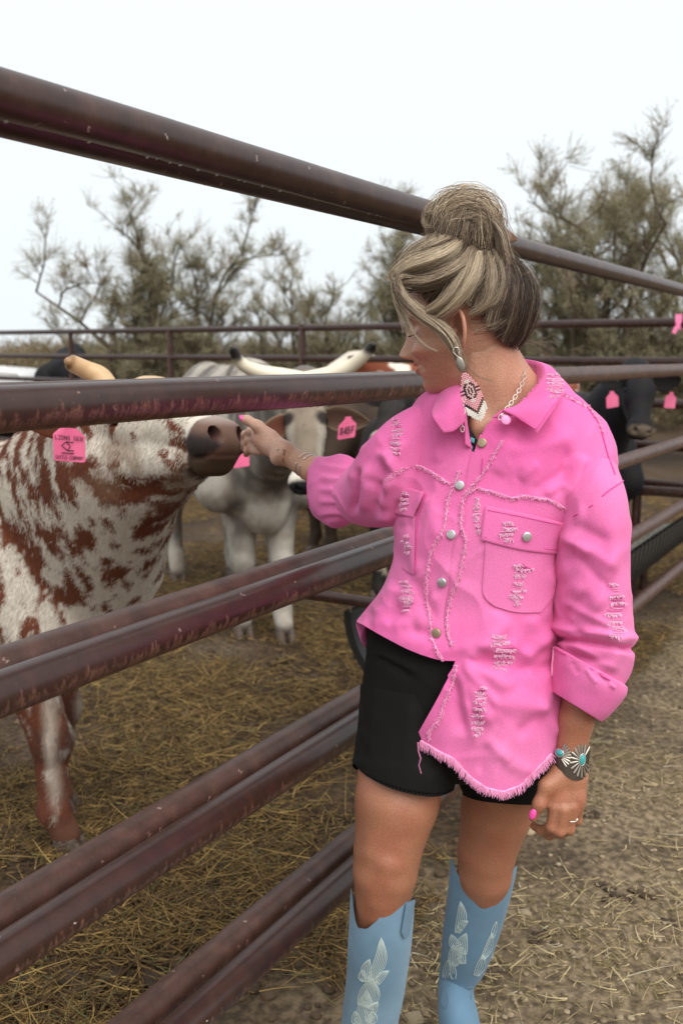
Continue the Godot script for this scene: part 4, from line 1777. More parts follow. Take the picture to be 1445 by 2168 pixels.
func snap(parent: Node, s: Surf, px: float, py: float, r: float, m: Material, off := 0.002) -> void:
	var h := hit(s, px, py)
	var mb := MB.new()
	lathe(mb, h[0] + h[1] * off, h[1], [Vector2(r, -0.002), Vector2(r, 0.001), Vector2(r * 0.93, 0.0022), Vector2(r * 0.75, 0.0027), Vector2(0.0003, 0.0031)], 24)
	obj("button", mb, m, parent)

func build_shirt(woman: Node3D) -> void:
	var cloth := mat(Color.WHITE, 0.9, 0.0, true)
	cloth.normal_enabled = true
	cloth.normal_texture = ntex(0.45, 512, 2, true, 2.0, 21)
	cloth.normal_scale = 0.3
	cloth.rim_enabled = true
	cloth.rim = 0.2
	cloth.rim_tint = 0.7
	cloth.albedo_texture = ntex(0.2, 512, 3, false, 4, 22, ramp2(Color(0.90, 0.85, 0.88), Color(1, 1, 1), 0.2, 0.75))
	tri_map(cloth, 3.4)
	var thread := mat(Color.WHITE, 0.95, 0.0, true)
	var mb := MB.new()
	build_torso(mb)
	var n_torso := mb.v.size()
	# reaching sleeve
	var fl := [[800, 950, 850, 1010, 12, 0.009], [835, 1000, 800, 1080, 12, 0.010], [815, 960, 790, 1100, 9, -0.008], [780, 975, 765, 1090, 11, 0.008], [850, 1060, 830, 1110, 9, -0.006],
		[758, 985, 745, 1095, 8, -0.012], [770, 1010, 820, 1050, 9, -0.006], [860, 930, 820, 1000, 12, 0.006], [830, 930, 800, 960, 8, -0.005], [850, 1100, 790, 1095, 8, 0.006]]
	loft(mb, [[930, 850, 905, 1085, 1.83, 1.83, 0.06], [875, 862, 855, 1112, 1.845, 1.845, 0.085], [842, 892, 826, 1117, 1.87, 1.87, 0.085], [812, 940, 800, 1119, 1.91, 1.91, 0.078], [786, 966, 774, 1114, 1.945, 1.945, 0.070], [757, 980, 745, 1104, 1.98, 1.98, 0.060]], 70, 110, fl, 0.0045, Color.WHITE, 0, 0.5, pink)
	flat_view = 0.85
	var gather := []
	for k in 11:
		var y := 985.0 + k * 11.0
		gather.append([752, y, 668, y + (k - 5) * 1.5 - 4, 3.6, 0.0035 if k % 2 else -0.002])
	loft(mb, [[768, 996, 758, 1092, 1.965, 1.965, 0.052], [752, 976, 741, 1106, 1.982, 1.982, 0.064], [731, 966, 716, 1112, 2.0, 2.0, 0.070], [700, 967, 690, 1108, 2.03, 2.03, 0.070], [676, 969, 670, 1094, 2.05, 2.05, 0.067], [661, 972, 662, 1084, 2.068, 2.068, 0.064], [658, 975, 660, 1081, 2.07, 2.07, 0.061], [662, 980, 664, 1077, 2.066, 2.066, 0.057], [690, 985, 690, 1075, 2.03, 2.03, 0.052]], 60, 110, gather, 0.004, Color.WHITE, 0, 0.6, pink)
	flat_view = 0.0
	# hanging sleeve
	var fr := [[1200, 1130, 1310, 1210, 12, 0.005], [1205, 1160, 1300, 1260, 10, -0.004], [1230, 1060, 1215, 1180, 9, 0.004], [1300, 1150, 1250, 1320, 14, 0.004], [1185, 1270, 1300, 1330, 9, 0.005], [1200, 1352, 1300, 1420, 10, 0.005], [1190, 1375, 1260, 1400, 7, -0.004], [1215, 1085, 1190, 1240, 14, 0.006], [1190, 1120, 1250, 1180, 12, 0.006], [1200, 1100, 1290, 1150, 12, -0.004], [1230, 1130, 1200, 1200, 8, -0.005], [1290, 1080, 1310, 1300, 16, 0.004],
		[1178, 1310, 1240, 1345, 10, -0.006], [1178, 1328, 1330, 1350, 10, 0.007, 1], [1178, 1352, 1330, 1374, 6, -0.013, 1], [1200, 1230, 1280, 1290, 18, 0.005], [1310, 1340, 1290, 1430, 12, 0.006], [1200, 1390, 1290, 1400, 9, -0.005], [1250, 1250, 1180, 1320, 12, -0.005]]
	loft(mb, [[1230, 960, 1262, 955, 1.775, 1.775, 0.02], [1200, 1015, 1300, 995, 1.755, 1.755, 0.055], [1186, 1085, 1322, 1050, 1.72, 1.72, 0.080], [1183, 1150, 1326, 1130, 1.715, 1.715, 0.082], [1178, 1230, 1329, 1215, 1.71, 1.71, 0.082], [1176, 1300, 1331, 1290, 1.705, 1.705, 0.080], [1178, 1345, 1331, 1342, 1.70, 1.70, 0.078], [1184, 1380, 1329, 1392, 1.695, 1.695, 0.070], [1186, 1410, 1318, 1432, 1.69, 1.69, 0.060], [1188, 1440, 1300, 1465, 1.69, 1.69, 0.050]], 120, 110, fr, 0.004, Color.WHITE, 0, 0.5, pink)
	var fc := [[1237, 1412, 1262, 1450, 5, 0.003], [1262, 1425, 1290, 1450, 5, -0.003], [1280, 1440, 1300, 1458, 4, 0.003], [1210, 1400, 1225, 1430, 6, -0.002], [1180, 1390, 1290, 1470, 20, 0.003]]
	flat_view = 1.0
	loft(mb, [[1186, 1392, 1300, 1455, 1.70, 1.69, 0.045], [1178, 1370, 1314, 1446, 1.695, 1.685, 0.060], [1174, 1369, 1319, 1449, 1.695, 1.682, 0.064], [1172, 1374, 1323, 1456, 1.695, 1.68, 0.065], [1169, 1400, 1318, 1476, 1.695, 1.68, 0.065], [1167, 1438, 1292, 1508, 1.695, 1.68, 0.063], [1167, 1460, 1276, 1523, 1.695, 1.68, 0.060], [1168, 1464, 1270, 1527, 1.695, 1.68, 0.057], [1172, 1462, 1268, 1522, 1.695, 1.685, 0.053], [1176, 1440, 1280, 1498, 1.695, 1.685, 0.048]], 80, 100, fc, 0.002, Color.WHITE, 0, 0.6, pink)
	flat_view = 0.0
	var sh := obj("shirt", mb, cloth, woman, "oversized hot pink distressed denim shirt, front half tucked up")
	var S := surf_of(mb)
	var ST := surf_of(mb, 0, n_torso)
	# collar
	var cb := MB.new()
	var leaf := pnet([
		[Vector3(1062, 868, 1.70), Vector3(1100, 888, 1.685), Vector3(1137, 917, 1.672)],
		[Vector3(1085, 862, 1.705), Vector3(1125, 868, 1.685), Vector3(1162, 880, 1.678)],
		[Vector3(1112, 846, 1.715), Vector3(1150, 846, 1.695), Vector3(1182, 848, 1.695)],
		[Vector3(1136, 820, 1.73), Vector3(1170, 817, 1.715), Vector3(1192, 826, 1.735)],
		[Vector3(1150, 795, 1.76), Vector3(1174, 792, 1.76), Vector3(1188, 810, 1.785)],
		[Vector3(1146, 774, 1.80), Vector3(1160, 776, 1.82), Vector3(1168, 795, 1.85)],
		[Vector3(1118, 764, 1.845), Vector3(1124, 768, 1.875), Vector3(1126, 792, 1.90)],
		[Vector3(1070, 760, 1.87), Vector3(1070, 764, 1.905), Vector3(1070, 792, 1.93)]], 48, 22)
	slab(cb, leaf, 0.0045, pink(leaf[10][5], Vector3.UP), Vector3(0.4, 2.2, 0))
	var stand := pnet([
		[Vector3(1040, 884, 1.705), Vector3(1062, 868, 1.702)], [Vector3(1066, 886, 1.708), Vector3(1085, 862, 1.705)], [Vector3(1098, 872, 1.715), Vector3(1112, 846, 1.715)],
		[Vector3(1124, 846, 1.735), Vector3(1136, 820, 1.73)], [Vector3(1138, 822, 1.765), Vector3(1150, 795, 1.76)], [Vector3(1134, 800, 1.81), Vector3(1146, 774, 1.80)],
		[Vector3(1112, 790, 1.845), Vector3(1118, 764, 1.845)], [Vector3(1070, 786, 1.865), Vector3(1070, 760, 1.87)]], 44, 8)
	slab(cb, stand, 0.004, pink(stand[3][3], Vector3.UP), Vector3(0.2, 1.6, -1.8))
	var lleaf := pnet([
		[Vector3(983, 893, 1.715), Vector3(960, 912, 1.70), Vector3(938, 916, 1.70)],
		[Vector3(980, 868, 1.722), Vector3(950, 884, 1.705), Vector3(918, 888, 1.715)],
		[Vector3(976, 842, 1.735), Vector3(948, 858, 1.72), Vector3(914, 872, 1.74)],
		[Vector3(974, 822, 1.755), Vector3(945, 838, 1.75), Vector3(920, 856, 1.77)],
		[Vector3(966, 811, 1.79), Vector3(944, 822, 1.79), Vector3(924, 842, 1.80)],
		[Vector3(960, 808, 1.83), Vector3(940, 818, 1.835), Vector3(930, 838, 1.84)]], 34, 18)
	slab(cb, lleaf, 0.0045, pink(lleaf[4][4], Vector3.UP), Vector3(0, 1.5, 0))
	var lst := pnet([
		[Vector3(998, 950, 1.722), Vector3(984, 940, 1.712)], [Vector3(990, 915, 1.728), Vector3(983, 893, 1.715)], [Vector3(986, 885, 1.735), Vector3(980, 868, 1.722)], [Vector3(984, 860, 1.752), Vector3(976, 842, 1.735)],
		[Vector3(984, 838, 1.78), Vector3(974, 822, 1.755)], [Vector3(980, 826, 1.81), Vector3(966, 811, 1.79)]], 30, 6)
	slab(cb, lst, 0.004, pink(lst[3][3], Vector3.UP), Vector3(0.2, 1.6, -1.8))
	obj("collar", cb, cloth, sh)
	var SC := surf_of(cb)
	# chest pockets
	var pk := MB.new()
	var body_p := patch_on(ST, [[[1028, 1130], [1095, 1150], [1176, 1168]], [[1024, 1200], [1095, 1215], [1174, 1220]], [[1022, 1258], [1090, 1285], [1168, 1262]], [[1046, 1284], [1092, 1296], [1142, 1297]]], 30, 30, 0.0022)
	slab(pk, body_p, 0.002, pink(body_p[4][4], Vector3.UP), Vector3(0, EYE, 0))
	var flap_p := patch_on(ST, [[[1028, 1071], [1105, 1086], [1189, 1104]], [[1023, 1108], [1105, 1130], [1188, 1140]], [[1019, 1143], [1100, 1163], [1184, 1172]]], 20, 34, 0.0055)
	slab(pk, flap_p, 0.0036, pink(flap_p[4][4], Vector3.UP), Vector3(0, EYE, 0))
	obj("chest_pocket", pk, cloth, sh, "chest pocket with snapped flap on the hanging arm's side")
	var SP := surf_of(pk)
	pk = MB.new()
	var body_l := patch_on(ST, [[[846, 1095], [862, 1094], [880, 1092]], [[850, 1150], [864, 1152], [878, 1150]], [[853, 1203], [866, 1212], [878, 1216]]], 24, 12, 0.0022)
	slab(pk, body_l, 0.002, pink(body_l[4][4], Vector3.UP), Vector3(0, EYE, 0))
	var flap_l := patch_on(ST, [[[848, 1031], [872, 1034], [901, 1043]], [[842, 1060], [865, 1064], [892, 1066]], [[836, 1086], [858, 1091], [878, 1096]]], 18, 16, 0.0055)
	slab(pk, flap_l, 0.0036, pink(flap_l[4][4], Vector3.UP), Vector3(0, EYE, 0))
	obj("chest_pocket", pk, cloth, sh, "chest pocket beside the reaching arm")
	var SL := surf_of(pk)
	# seams and topstitching
	var sb := MB.new()
	var sc := lin(226, 88, 166)
	for line in [
		[[1022, 970], [1018, 1010]],
		[[1030, 1155], [1026, 1205], [1025, 1255], [1048, 1280], [1092, 1290], [1140, 1291], [1163, 1262], [1170, 1180]],
		[[1196, 1108], [1215, 1092], [1250, 1072], [1285, 1040], [1318, 1018]],
		[[1194, 835], [1240, 858], [1268, 900], [1284, 960], [1300, 1005]],
		[[1172, 1372], [1237, 1408], [1290, 1440]],
		[[903, 1046], [886, 1090], [882, 1150], [879, 1212]]]:
		cord(sb, S, line, 0.0012, sc, 0.0012)
	for line in [[[1032, 1080], [1105, 1094], [1184, 1111]], [[1024, 1136], [1100, 1156], [1180, 1164]]]:
		cord(sb, SP, line, 0.0007, sc, 0.0004)
	for line in [[[1090, 880], [1134, 910], [1160, 873], [1186, 838]]]:
		cord(sb, SC, line, 0.0007, sc, 0.0004)
	stuff(obj("seam_stitching", sb, cloth, sh))
	# raw frayed edges
	var fb := MB.new()
	var fcol := lin(248, 170, 214)
	var lines := [
		[[993, 1044], [1008, 1033], [1045, 1042], [1082, 1055], [1108, 1050], [1159, 1057], [1196, 1075]],
		[[821, 1014], [844, 996], [869, 988], [891, 987], [914, 1000], [952, 1025]],
		[[974, 996], [958, 1035], [947, 1057], [944, 1098], [939, 1121], [920, 1152], [911, 1178], [903, 1226], [904, 1273], [911, 1318], [914, 1350], [933, 1396]],
		[[1063, 933], [1035, 984], [1016, 1009], [985, 1044], [978, 1067], [974, 1111], [987, 1143], [981, 1178], [971, 1226], [956, 1258], [945, 1308], [947, 1345], [958, 1368]],
		[[966, 1408], [960, 1441], [937, 1495], [934, 1516], [908, 1549], [910, 1566]],
		[[1194, 838], [1244, 862], [1262, 885], [1275, 915]],
	]
	for k in lines.size():
		cord(fb, S, lines[k], 0.0014, fcol, 0.0008, 2.0)
		fray(fb, S, lines[k], 2.2, 0.005, fcol, 2.6, 0.2, 300 + k)
	var hem := [[876, 1562], [900, 1573], [930, 1592], [958, 1605], [980, 1629], [1000, 1649], [1030, 1669], [1065, 1676], [1100, 1663], [1140, 1623], [1166, 1596]]
	cord(fb, ST, hem, 0.0018, fcol, 0.0005, 2.0)
	fray(fb, ST, hem, 3.0, 0.011, fcol, 2.5, 1.3, 400, 0.0006)
	var tl := PackedVector3Array()
	for q in [[884, 1572], [885, 1590], [890, 1606], [886, 1620], [891, 1638]]:
		tl.append(P(q[0], q[1], 1.615))
	for k in 4:
		strand(fb, tl, 0.0016, 0.0011, fcol, fcol)
	cord(fb, S, [[1173, 1372], [1170, 1400], [1168, 1430]], 0.002, fcol, 0.0008, 3.0)
	stuff(obj("frayed_edges", fb, thread, sh))
	var wb := MB.new()
	var k := 1
	for w in [[1002, 1056, 1016, 1124, 6, S], [1059, 1106, 1092, 1142, 3, SP], [1082, 1194, 1120, 1218, 2, SP], [1078, 1234, 1108, 1276, 3, SP], [1282, 1243, 1318, 1350, 6, S], [1036, 1345, 1080, 1418, 5, S], [1008, 1455, 1032, 1500, 4, S], [996, 1500, 1024, 1552, 4, S],
		[1152, 792, 1186, 838, 4, SC], [828, 888, 850, 962, 6, S], [846, 1043, 868, 1076, 3, SL], [852, 1135, 868, 1166, 3, SL], [846, 1228, 872, 1290, 5, S]]:
		worn(wb, w[5], w[0], w[1], w[2], w[3], w[4], 500 + k)
		k += 1
	stuff(obj("worn_patches", wb, thread, sh))
	# snaps
	var silver := mat(lin(205, 205, 206), 0.32, 0.8)
	var bronze := mat(lin(172, 156, 130), 0.4, 0.6)
	var pearl := mat(lin(244, 150, 206), 0.25)
	snap(sh, S, 973, 1028, 0.0085, silver)
	snap(sh, S, 955, 1132, 0.0085, silver)
	snap(sh, S, 936, 1233, 0.0085, silver)
	snap(sh, S, 924, 1340, 0.0085, bronze)
	snap(sh, S, 1020, 938, 0.0085, bronze)
	snap(sh, SP, 1114, 1136, 0.0085, silver)
	var nb := MB.new()
	lathe(nb, P(1070, 889, 1.697), Vector3(0.0, 0.25, 0.97).normalized(), [Vector2(0.0088, -0.002), Vector2(0.0088, 0.001), Vector2(0.008, 0.0022), Vector2(0.006, 0.0028), Vector2(0.0003, 0.003)], 24)
	obj("button", nb, pearl, sh, "pink collar snap")

# ------------------------------------------------------------------ hair
# place on the scalp: az 0 = forehead, 90 = ear side that shows, el = degrees up
func scalp(az: float, el: float, lift := 0.0) -> Vector3:
	var a := deg_to_rad(az)
	var e := deg_to_rad(el)
	var k := 1.0 + lift / 0.1
	var back := 1.0 if cos(a) > 0.0 else 1.12
	return H(-0.004 + 0.106 * back * cos(a) * cos(e) * k, 0.026 + 0.108 * sin(e) * k, 0.083 * sin(a) * cos(e) * k)

var HAIRLINE := [[0, 46], [20, 44], [40, 34], [58, 22], [70, 8], [80, 8], [92, 12], [104, 4], [114, -14], [124, -30], [140, -40], [160, -43], [180, -44]]
func hair_col(r: RandomNumberGenerator, light: float) -> Color:
	var t := clampf(light + r.randfn(0, 0.25), 0.0, 1.0)
	if t < 0.35:
		return lin(58, 46, 40).lerp(lin(104, 88, 76), t / 0.35)
	elif t < 0.7:
		return lin(104, 88, 76).lerp(lin(156, 138, 118), (t - 0.35) / 0.35)
	return lin(156, 138, 118).lerp(lin(218, 202, 176), (t - 0.7) / 0.3)

func build_hair(woman: Node3D) -> void:
	var hm := mat(Color.WHITE, 0.42, 0.0, true)
	hm.metallic_specular = 0.45
	var r := RandomNumberGenerator.new()
	r.seed = 9
	var mb := MB.new()
	# dark underlayer hugging the skull
	var g := []
	var ok := []
	for i in 60:
		var row := PackedVector3Array()
		var kr := []
		for j in 90:
			var az := 360.0 * j / 90.0
			var el := -60.0 + 150.0 * i / 59.0
			row.append(scalp(az, el, -0.001))
			var aa := az if az <= 180.0 else 360.0 - az
			kr.append(el > tab(HAIRLINE, aa) + 1.0)
		g.append(row)
		ok.append(kr)
	var base := sheet(mb, g, true, lin(82, 64, 52))
	var keep := PackedInt32Array()
	for t in range(0, mb.i.size(), 3):
		var all := true
		for e in 3:
			var q := mb.i[t + e] - base
			if not ok[q / 90][q % 90]:
				all = false
		if all:
			for e in 3:
				keep.append(mb.i[t + e])
	mb.i = keep
	for k in range(base, mb.v.size()):
		if mb.n[k].dot(mb.v[k] - HC) < 0.0:
			mb.n[k] = -mb.n[k]
	# combed strands: from the hairline and the scalp towards the bun
	var bun := H(-0.050, 0.182, 0.0)
	var root := scalp(180, 74, 0.0)
	for k in 13000:
		var az := r.randf_range(-40, 180)
		var aa := absf(az)
		var hl := tab(HAIRLINE, aa)
		var el := hl + 1.0 + (62.0 - hl) * pow(r.randf(), 1.7)
		if el > 72:
			continue
		# streaks of colour run with the lock
		var lock := noise.get_noise_2d(az * 9.0, 40.0) * 1.5 + noise2.get_noise_2d(az * 26.0, 7.0) * 0.9
		var light := 0.52 + lock * 0.55
		light -= smoothstep(84, 140, aa) * 0.46
		light += smoothstep(70, 20, aa) * 0.16
		light -= (1.0 - smoothstep(0.0, 26.0, el - hl)) * 0.05
		var a0 := scalp(az, el, 0.001)
		var d0 := (a0 - H(-0.004, 0.026, 0)).normalized()
		var d1 := (root - H(-0.004, 0.026, 0)).normalized()
		var pts := PackedVector3Array()
		var N := 9
		var lift := r.randf_range(0.0005, 0.0075) + 0.006 * maxf(0.0, noise.get_noise_2d(az * 14.0, 90.0))
		var wav := r.randfn(0, 1.1)
		if r.randf() < 0.04:
			lift += r.randf_range(0.004, 0.012)
			wav *= 2.5
		var sweep := (18.0 if aa < 75 else -6.0) * (1.0 if az >= 0.0 else -1.0)
		for j in N:
			var f := j / float(N - 1)
			var ff := f * 0.97
			# walk over the scalp: interpolate spherical coordinates, sagging at the sides
			var naz := lerpf(az, 178.0 * (1.0 if az >= 0 else -1.0), pow(ff, 1.35)) 
			var nel := lerpf(el, 66.0, pow(ff, 0.92)) - sin(f * PI) * (10.0 if aa < 80.0 else 2.0)
			pts.append(scalp(naz + wav * sin(f * 7.0 + az), nel + wav * cos(f * 6.0 + az), lift * sin(PI * (0.12 + 0.88 * f)) + 0.006 * f) + Vector3(r.randfn(0, 0.0007), r.randfn(0, 0.0007), 0))
		var c := hair_col(r, light)
		strand(mb, pts, 0.00032 + 0.0003 * r.randf(), 0.0004, c, c.lerp(hair_col(r, light + 0.05), 0.5))
	# the bun
	var bx := Vector3(1, -0.12, 0).normalized()
	var by := Vector3(0.12, 1, 0.05).normalized()
	var bz := bx.cross(by).normalized()
	var bc := P(982, 489, 1.80)
	var bb := Basis(bx, by, bz)
	ball(mb, bc, Vector3(0.054, 0.046, 0.050), bb, lin(70, 54, 44), 12, 20)
	for k in 4200:
		var pts := PackedVector3Array()
		var N := 9
		var kind := r.randf()
		var c: Color
		if kind < 0.62:
			# over the top and across the face of the bun, left to right
			var rho := sqrt(r.randf_range(0.10, 1.0))
			var face := 1.0 if r.randf() < 0.72 else -1.0
			var lo := r.randf_range(2.6, 3.9)
			var hi := r.randf_range(-0.5, 0.6)
			var tw := r.randfn(0, 0.22)
			var out := r.randf_range(0.97, 1.13)
			for j in N:
				var f := j / float(N - 1)
				var a := lerpf(lo, hi, f)
				var q := clampf(rho + tw * sin(f * PI), 0.2, 1.0)
				pts.append(bc + bb * (Vector3(cos(a) * 0.062 * q, sin(a) * 0.055 * q + 0.003, face * sqrt(maxf(0.0, 1.0 - q * q)) * 0.053) * out))
			c = hair_col(r, 0.40 + 0.42 * rho + noise.get_noise_1d(rho * 400.0) * 0.5)
		elif kind < 0.82:
			# wrapped down the face of the bun
			var x := r.randf_range(-0.85, 0.9)
			var tw := r.randfn(0, 0.4)
			var rr := sqrt(maxf(0.1, 1.0 - x * x * 0.8)) * r.randf_range(0.96, 1.07)
			for j in N:
				var f := j / float(N - 1)
				var a := lerpf(r.randf_range(1.0, 1.15), -0.95, f)
				pts.append(bc + bb * Vector3((x + tw * f) * 0.055, sin(a) * 0.056 * rr - 0.004 - 0.01 * f, cos(a) * 0.057 * rr))
			c = hair_col(r, 0.45 + r.randfn(0, 0.12))
		else:
			# coiled round the base
			var y := r.randf_range(-0.95, -0.3)
			var a0 := r.randf() * TAU
			for j in N:
				var f := j / float(N - 1)
				var a := a0 + f * 2.0
				pts.append(bc + bb * Vector3(cos(a) * 0.052, y * 0.055 + 0.008 * sin(f * 6.0), sin(a) * 0.052))
			c = hair_col(r, 0.4)
		if r.randf() < 0.09:
			var pull := r.randf_range(0.04, 0.22)
			var sway := Vector3(r.randfn(0, 0.008), r.randfn(0, 0.006), 0)
			for j in N:
				pts[j] += ((pts[j] - bc) * pull + sway) * sin(PI * j / float(N - 1))
		strand(mb, pts, 0.00045, 0.0004, c, c)
	# loop at the front of the bun, and the tail flicking out behind
	for k in 70:
		var pts := PackedVector3Array()
		var o := Vector2(r.randfn(0, 2.2), r.randfn(0, 2.0))
		for j in 13:
			var a := lerpf(-0.6, 4.9, j / 12.0)
			var rad := 15.0 + r.randfn(0, 0.6)
			pts.append(P(911 + cos(a) * rad + o.x, 466 + sin(a) * rad * 1.05 + o.y, 1.765 + o.x * 0.0012))
		strand(mb, pts, 0.0005, 0.0004, hair_col(r, 0.75), hair_col(r, 0.6))
	var guides := [
		# picture polylines with depth, count, spread px, brightness
		[[[1030, 455, 1.755], [1056, 490, 1.738], [1066, 535, 1.735], [1078, 568, 1.738], [1100, 584, 1.745], [1124, 575, 1.75]], 260, 9.0, 0.5],
		[[[1068, 555, 1.75], [1095, 600, 1.75], [1108, 640, 1.755], [1124, 660, 1.76]], 40, 5.0, 0.92],
		[[[1060, 540, 1.745], [1090, 570, 1.75], [1122, 600, 1.755], [1130, 640, 1.76]], 16, 6.0, 0.6],
		# lock from the parting over the temple, past the ear, down to the earring
		[[[880, 590, 1.72], [850, 585, 1.728], [846, 610, 1.722], [860, 636, 1.712], [888, 660, 1.700], [922, 683, 1.688], [946, 704, 1.678], [962, 728, 1.678], [972, 757, 1.684], [984, 786, 1.70]], 340, 6.5, 0.60],
		[[[874, 588, 1.73], [842, 590, 1.74], [850, 626, 1.722], [880, 660, 1.702], [914, 685, 1.688], [940, 708, 1.678], [957, 734, 1.678], [970, 764, 1.686]], 220, 5.5, 0.74],
		[[[866, 588, 1.755], [836, 596, 1.765], [836, 630, 1.755], [846, 660, 1.742], [858, 690, 1.728], [866, 712, 1.722]], 30, 5.0, 0.85],
		[[[850, 592, 1.75], [852, 640, 1.73], [866, 686, 1.716], [890, 725, 1.70], [930, 748, 1.695]], 14, 4.0, 0.85],
		[[[975, 745, 1.69], [990, 775, 1.70], [1012, 798, 1.71], [1045, 808, 1.725]], 8, 2.5, 0.8],
		# waves swept back from the brow into the bun
		[[[872, 612, 1.725], [838, 603, 1.745], [862, 598, 1.722], [905, 596, 1.700], [950, 580, 1.686], [985, 555, 1.700], [1002, 520, 1.74]], 420, 11.0, 0.50],
		[[[868, 600, 1.73], [838, 586, 1.752], [866, 566, 1.722], [910, 552, 1.704], [950, 534, 1.710], [978, 508, 1.742]], 520, 11.0, 0.86],
		[[[880, 570, 1.745], [858, 556, 1.765], [888, 530, 1.74], [925, 515, 1.73], [960, 500, 1.745]], 380, 11.0, 0.66],
		[[[918, 676, 1.704], [950, 652, 1.684], [985, 612, 1.677], [1006, 572, 1.688], [1016, 530, 1.725]], 260, 7.0, 0.94],
		[[[900, 664, 1.700], [936, 642, 1.682], [966, 608, 1.678], [985, 572, 1.69], [998, 530, 1.73]], 260, 9.0, 0.78],
		[[[992, 668, 1.705], [1022, 648, 1.692], [1038, 612, 1.69], [1040, 570, 1.705], [1030, 530, 1.74]], 110, 9.0, 0.74],
		[[[1000, 660, 1.70], [1045, 640, 1.70], [1062, 600, 1.705], [1058, 560, 1.72], [1040, 525, 1.75]], 60, 8.0, 0.6],
		# fine hairs at the nape and round the outline
		[[[1070, 730, 1.77], [1095, 750, 1.785], [1110, 775, 1.80], [1140, 790, 1.81]], 16, 14.0, 0.35],
		[[[1085, 715, 1.78], [1120, 730, 1.80], [1150, 735, 1.81], [1175, 745, 1.82]], 16, 14.0, 0.4],
		[[[1110, 640, 1.79], [1128, 670, 1.80], [1132, 710, 1.81]], 14, 7.0, 0.45],
		[[[930, 425, 1.78], [905, 440, 1.775], [895, 460, 1.775], [905, 480, 1.78]], 14, 5.0, 0.8],
		[[[900, 520, 1.76], [872, 530, 1.765], [846, 560, 1.765], [832, 596, 1.765]], 14, 5.0, 0.75],
		[[[1000, 700, 1.69], [1050, 690, 1.70], [1090, 655, 1.73], [1105, 610, 1.75]], 26, 16.0, 0.35],
	]
	for gd in guides:
		var m: int = gd[0].size()
		var big: bool = gd[1] > 45
		for k in gd[1]:
			var pts := PackedVector3Array()
			var src := []
			var o := r.randfn(0, gd[2])
			var o2 := r.randfn(0, gd[2])
			var deep := r.randfn(0, 0.0022)
			var ph := r.randf() * 6.0
			for j in m:
				var p: Array = gd[0][j]
				var q: Array = gd[0][mini(j + 1, m - 1)]
				var p0: Array = gd[0][maxi(j - 1, 0)]
				var t := Vector2(q[0] - p0[0], q[1] - p0[1]).normalized().orthogonal()
				var f := j / float(m - 1)
				var w := lerpf(o, o2, f) * ((0.45 + 0.75 * sin(PI * f)) if big else 1.0) + sin(f * 9.0 + ph) * 0.9
				src.append(P(p[0] + t.x * w, p[1] + t.y * w, p[2] + absf(w) * 0.0011 + deep))
			var t0 := r.randf() * 0.10 if big else 0.0
			var t1 := 1.0 - r.randf() * 0.12
			for j in 13:
				pts.append(spline(src, lerpf(t0, t1, j / 12.0)))
			var c := hair_col(r, gd[3])
			strand(mb, pts, 0.00042 if big else 0.0003, 0.00022, c, c.lerp(hair_col(r, gd[3]), 0.4))
	stuff(obj("hair", mb, hm, woman, "ash blonde hair swept up into a messy bun with loose face framing strands"))
	# clip holding the bun
	var cm := mat(lin(104, 70, 48), 0.3)
	var cb := MB.new()
	slab(cb, pnet([[Vector3(1058, 492, 1.79), Vector3(1066, 505, 1.785)], [Vector3(1072, 486, 1.785), Vector3(1074, 512, 1.78)], [Vector3(1082, 493, 1.785), Vector3(1080, 514, 1.78)], [Vector3(1094, 506, 1.79), Vector3(1092, 510, 1.79)]], 16, 8), 0.006, Color.WHITE, Vector3(0, EYE, 0))
	obj("hair_clip", cb, cm, woman)

# ------------------------------------------------------------------ shorts and boots
func black_cloth(p: Vector3, _n: Vector3) -> Color:
	return lin(27, 25, 25) * (1.0 + noise.get_noise_3dv(p * 1500.0) * 0.15)

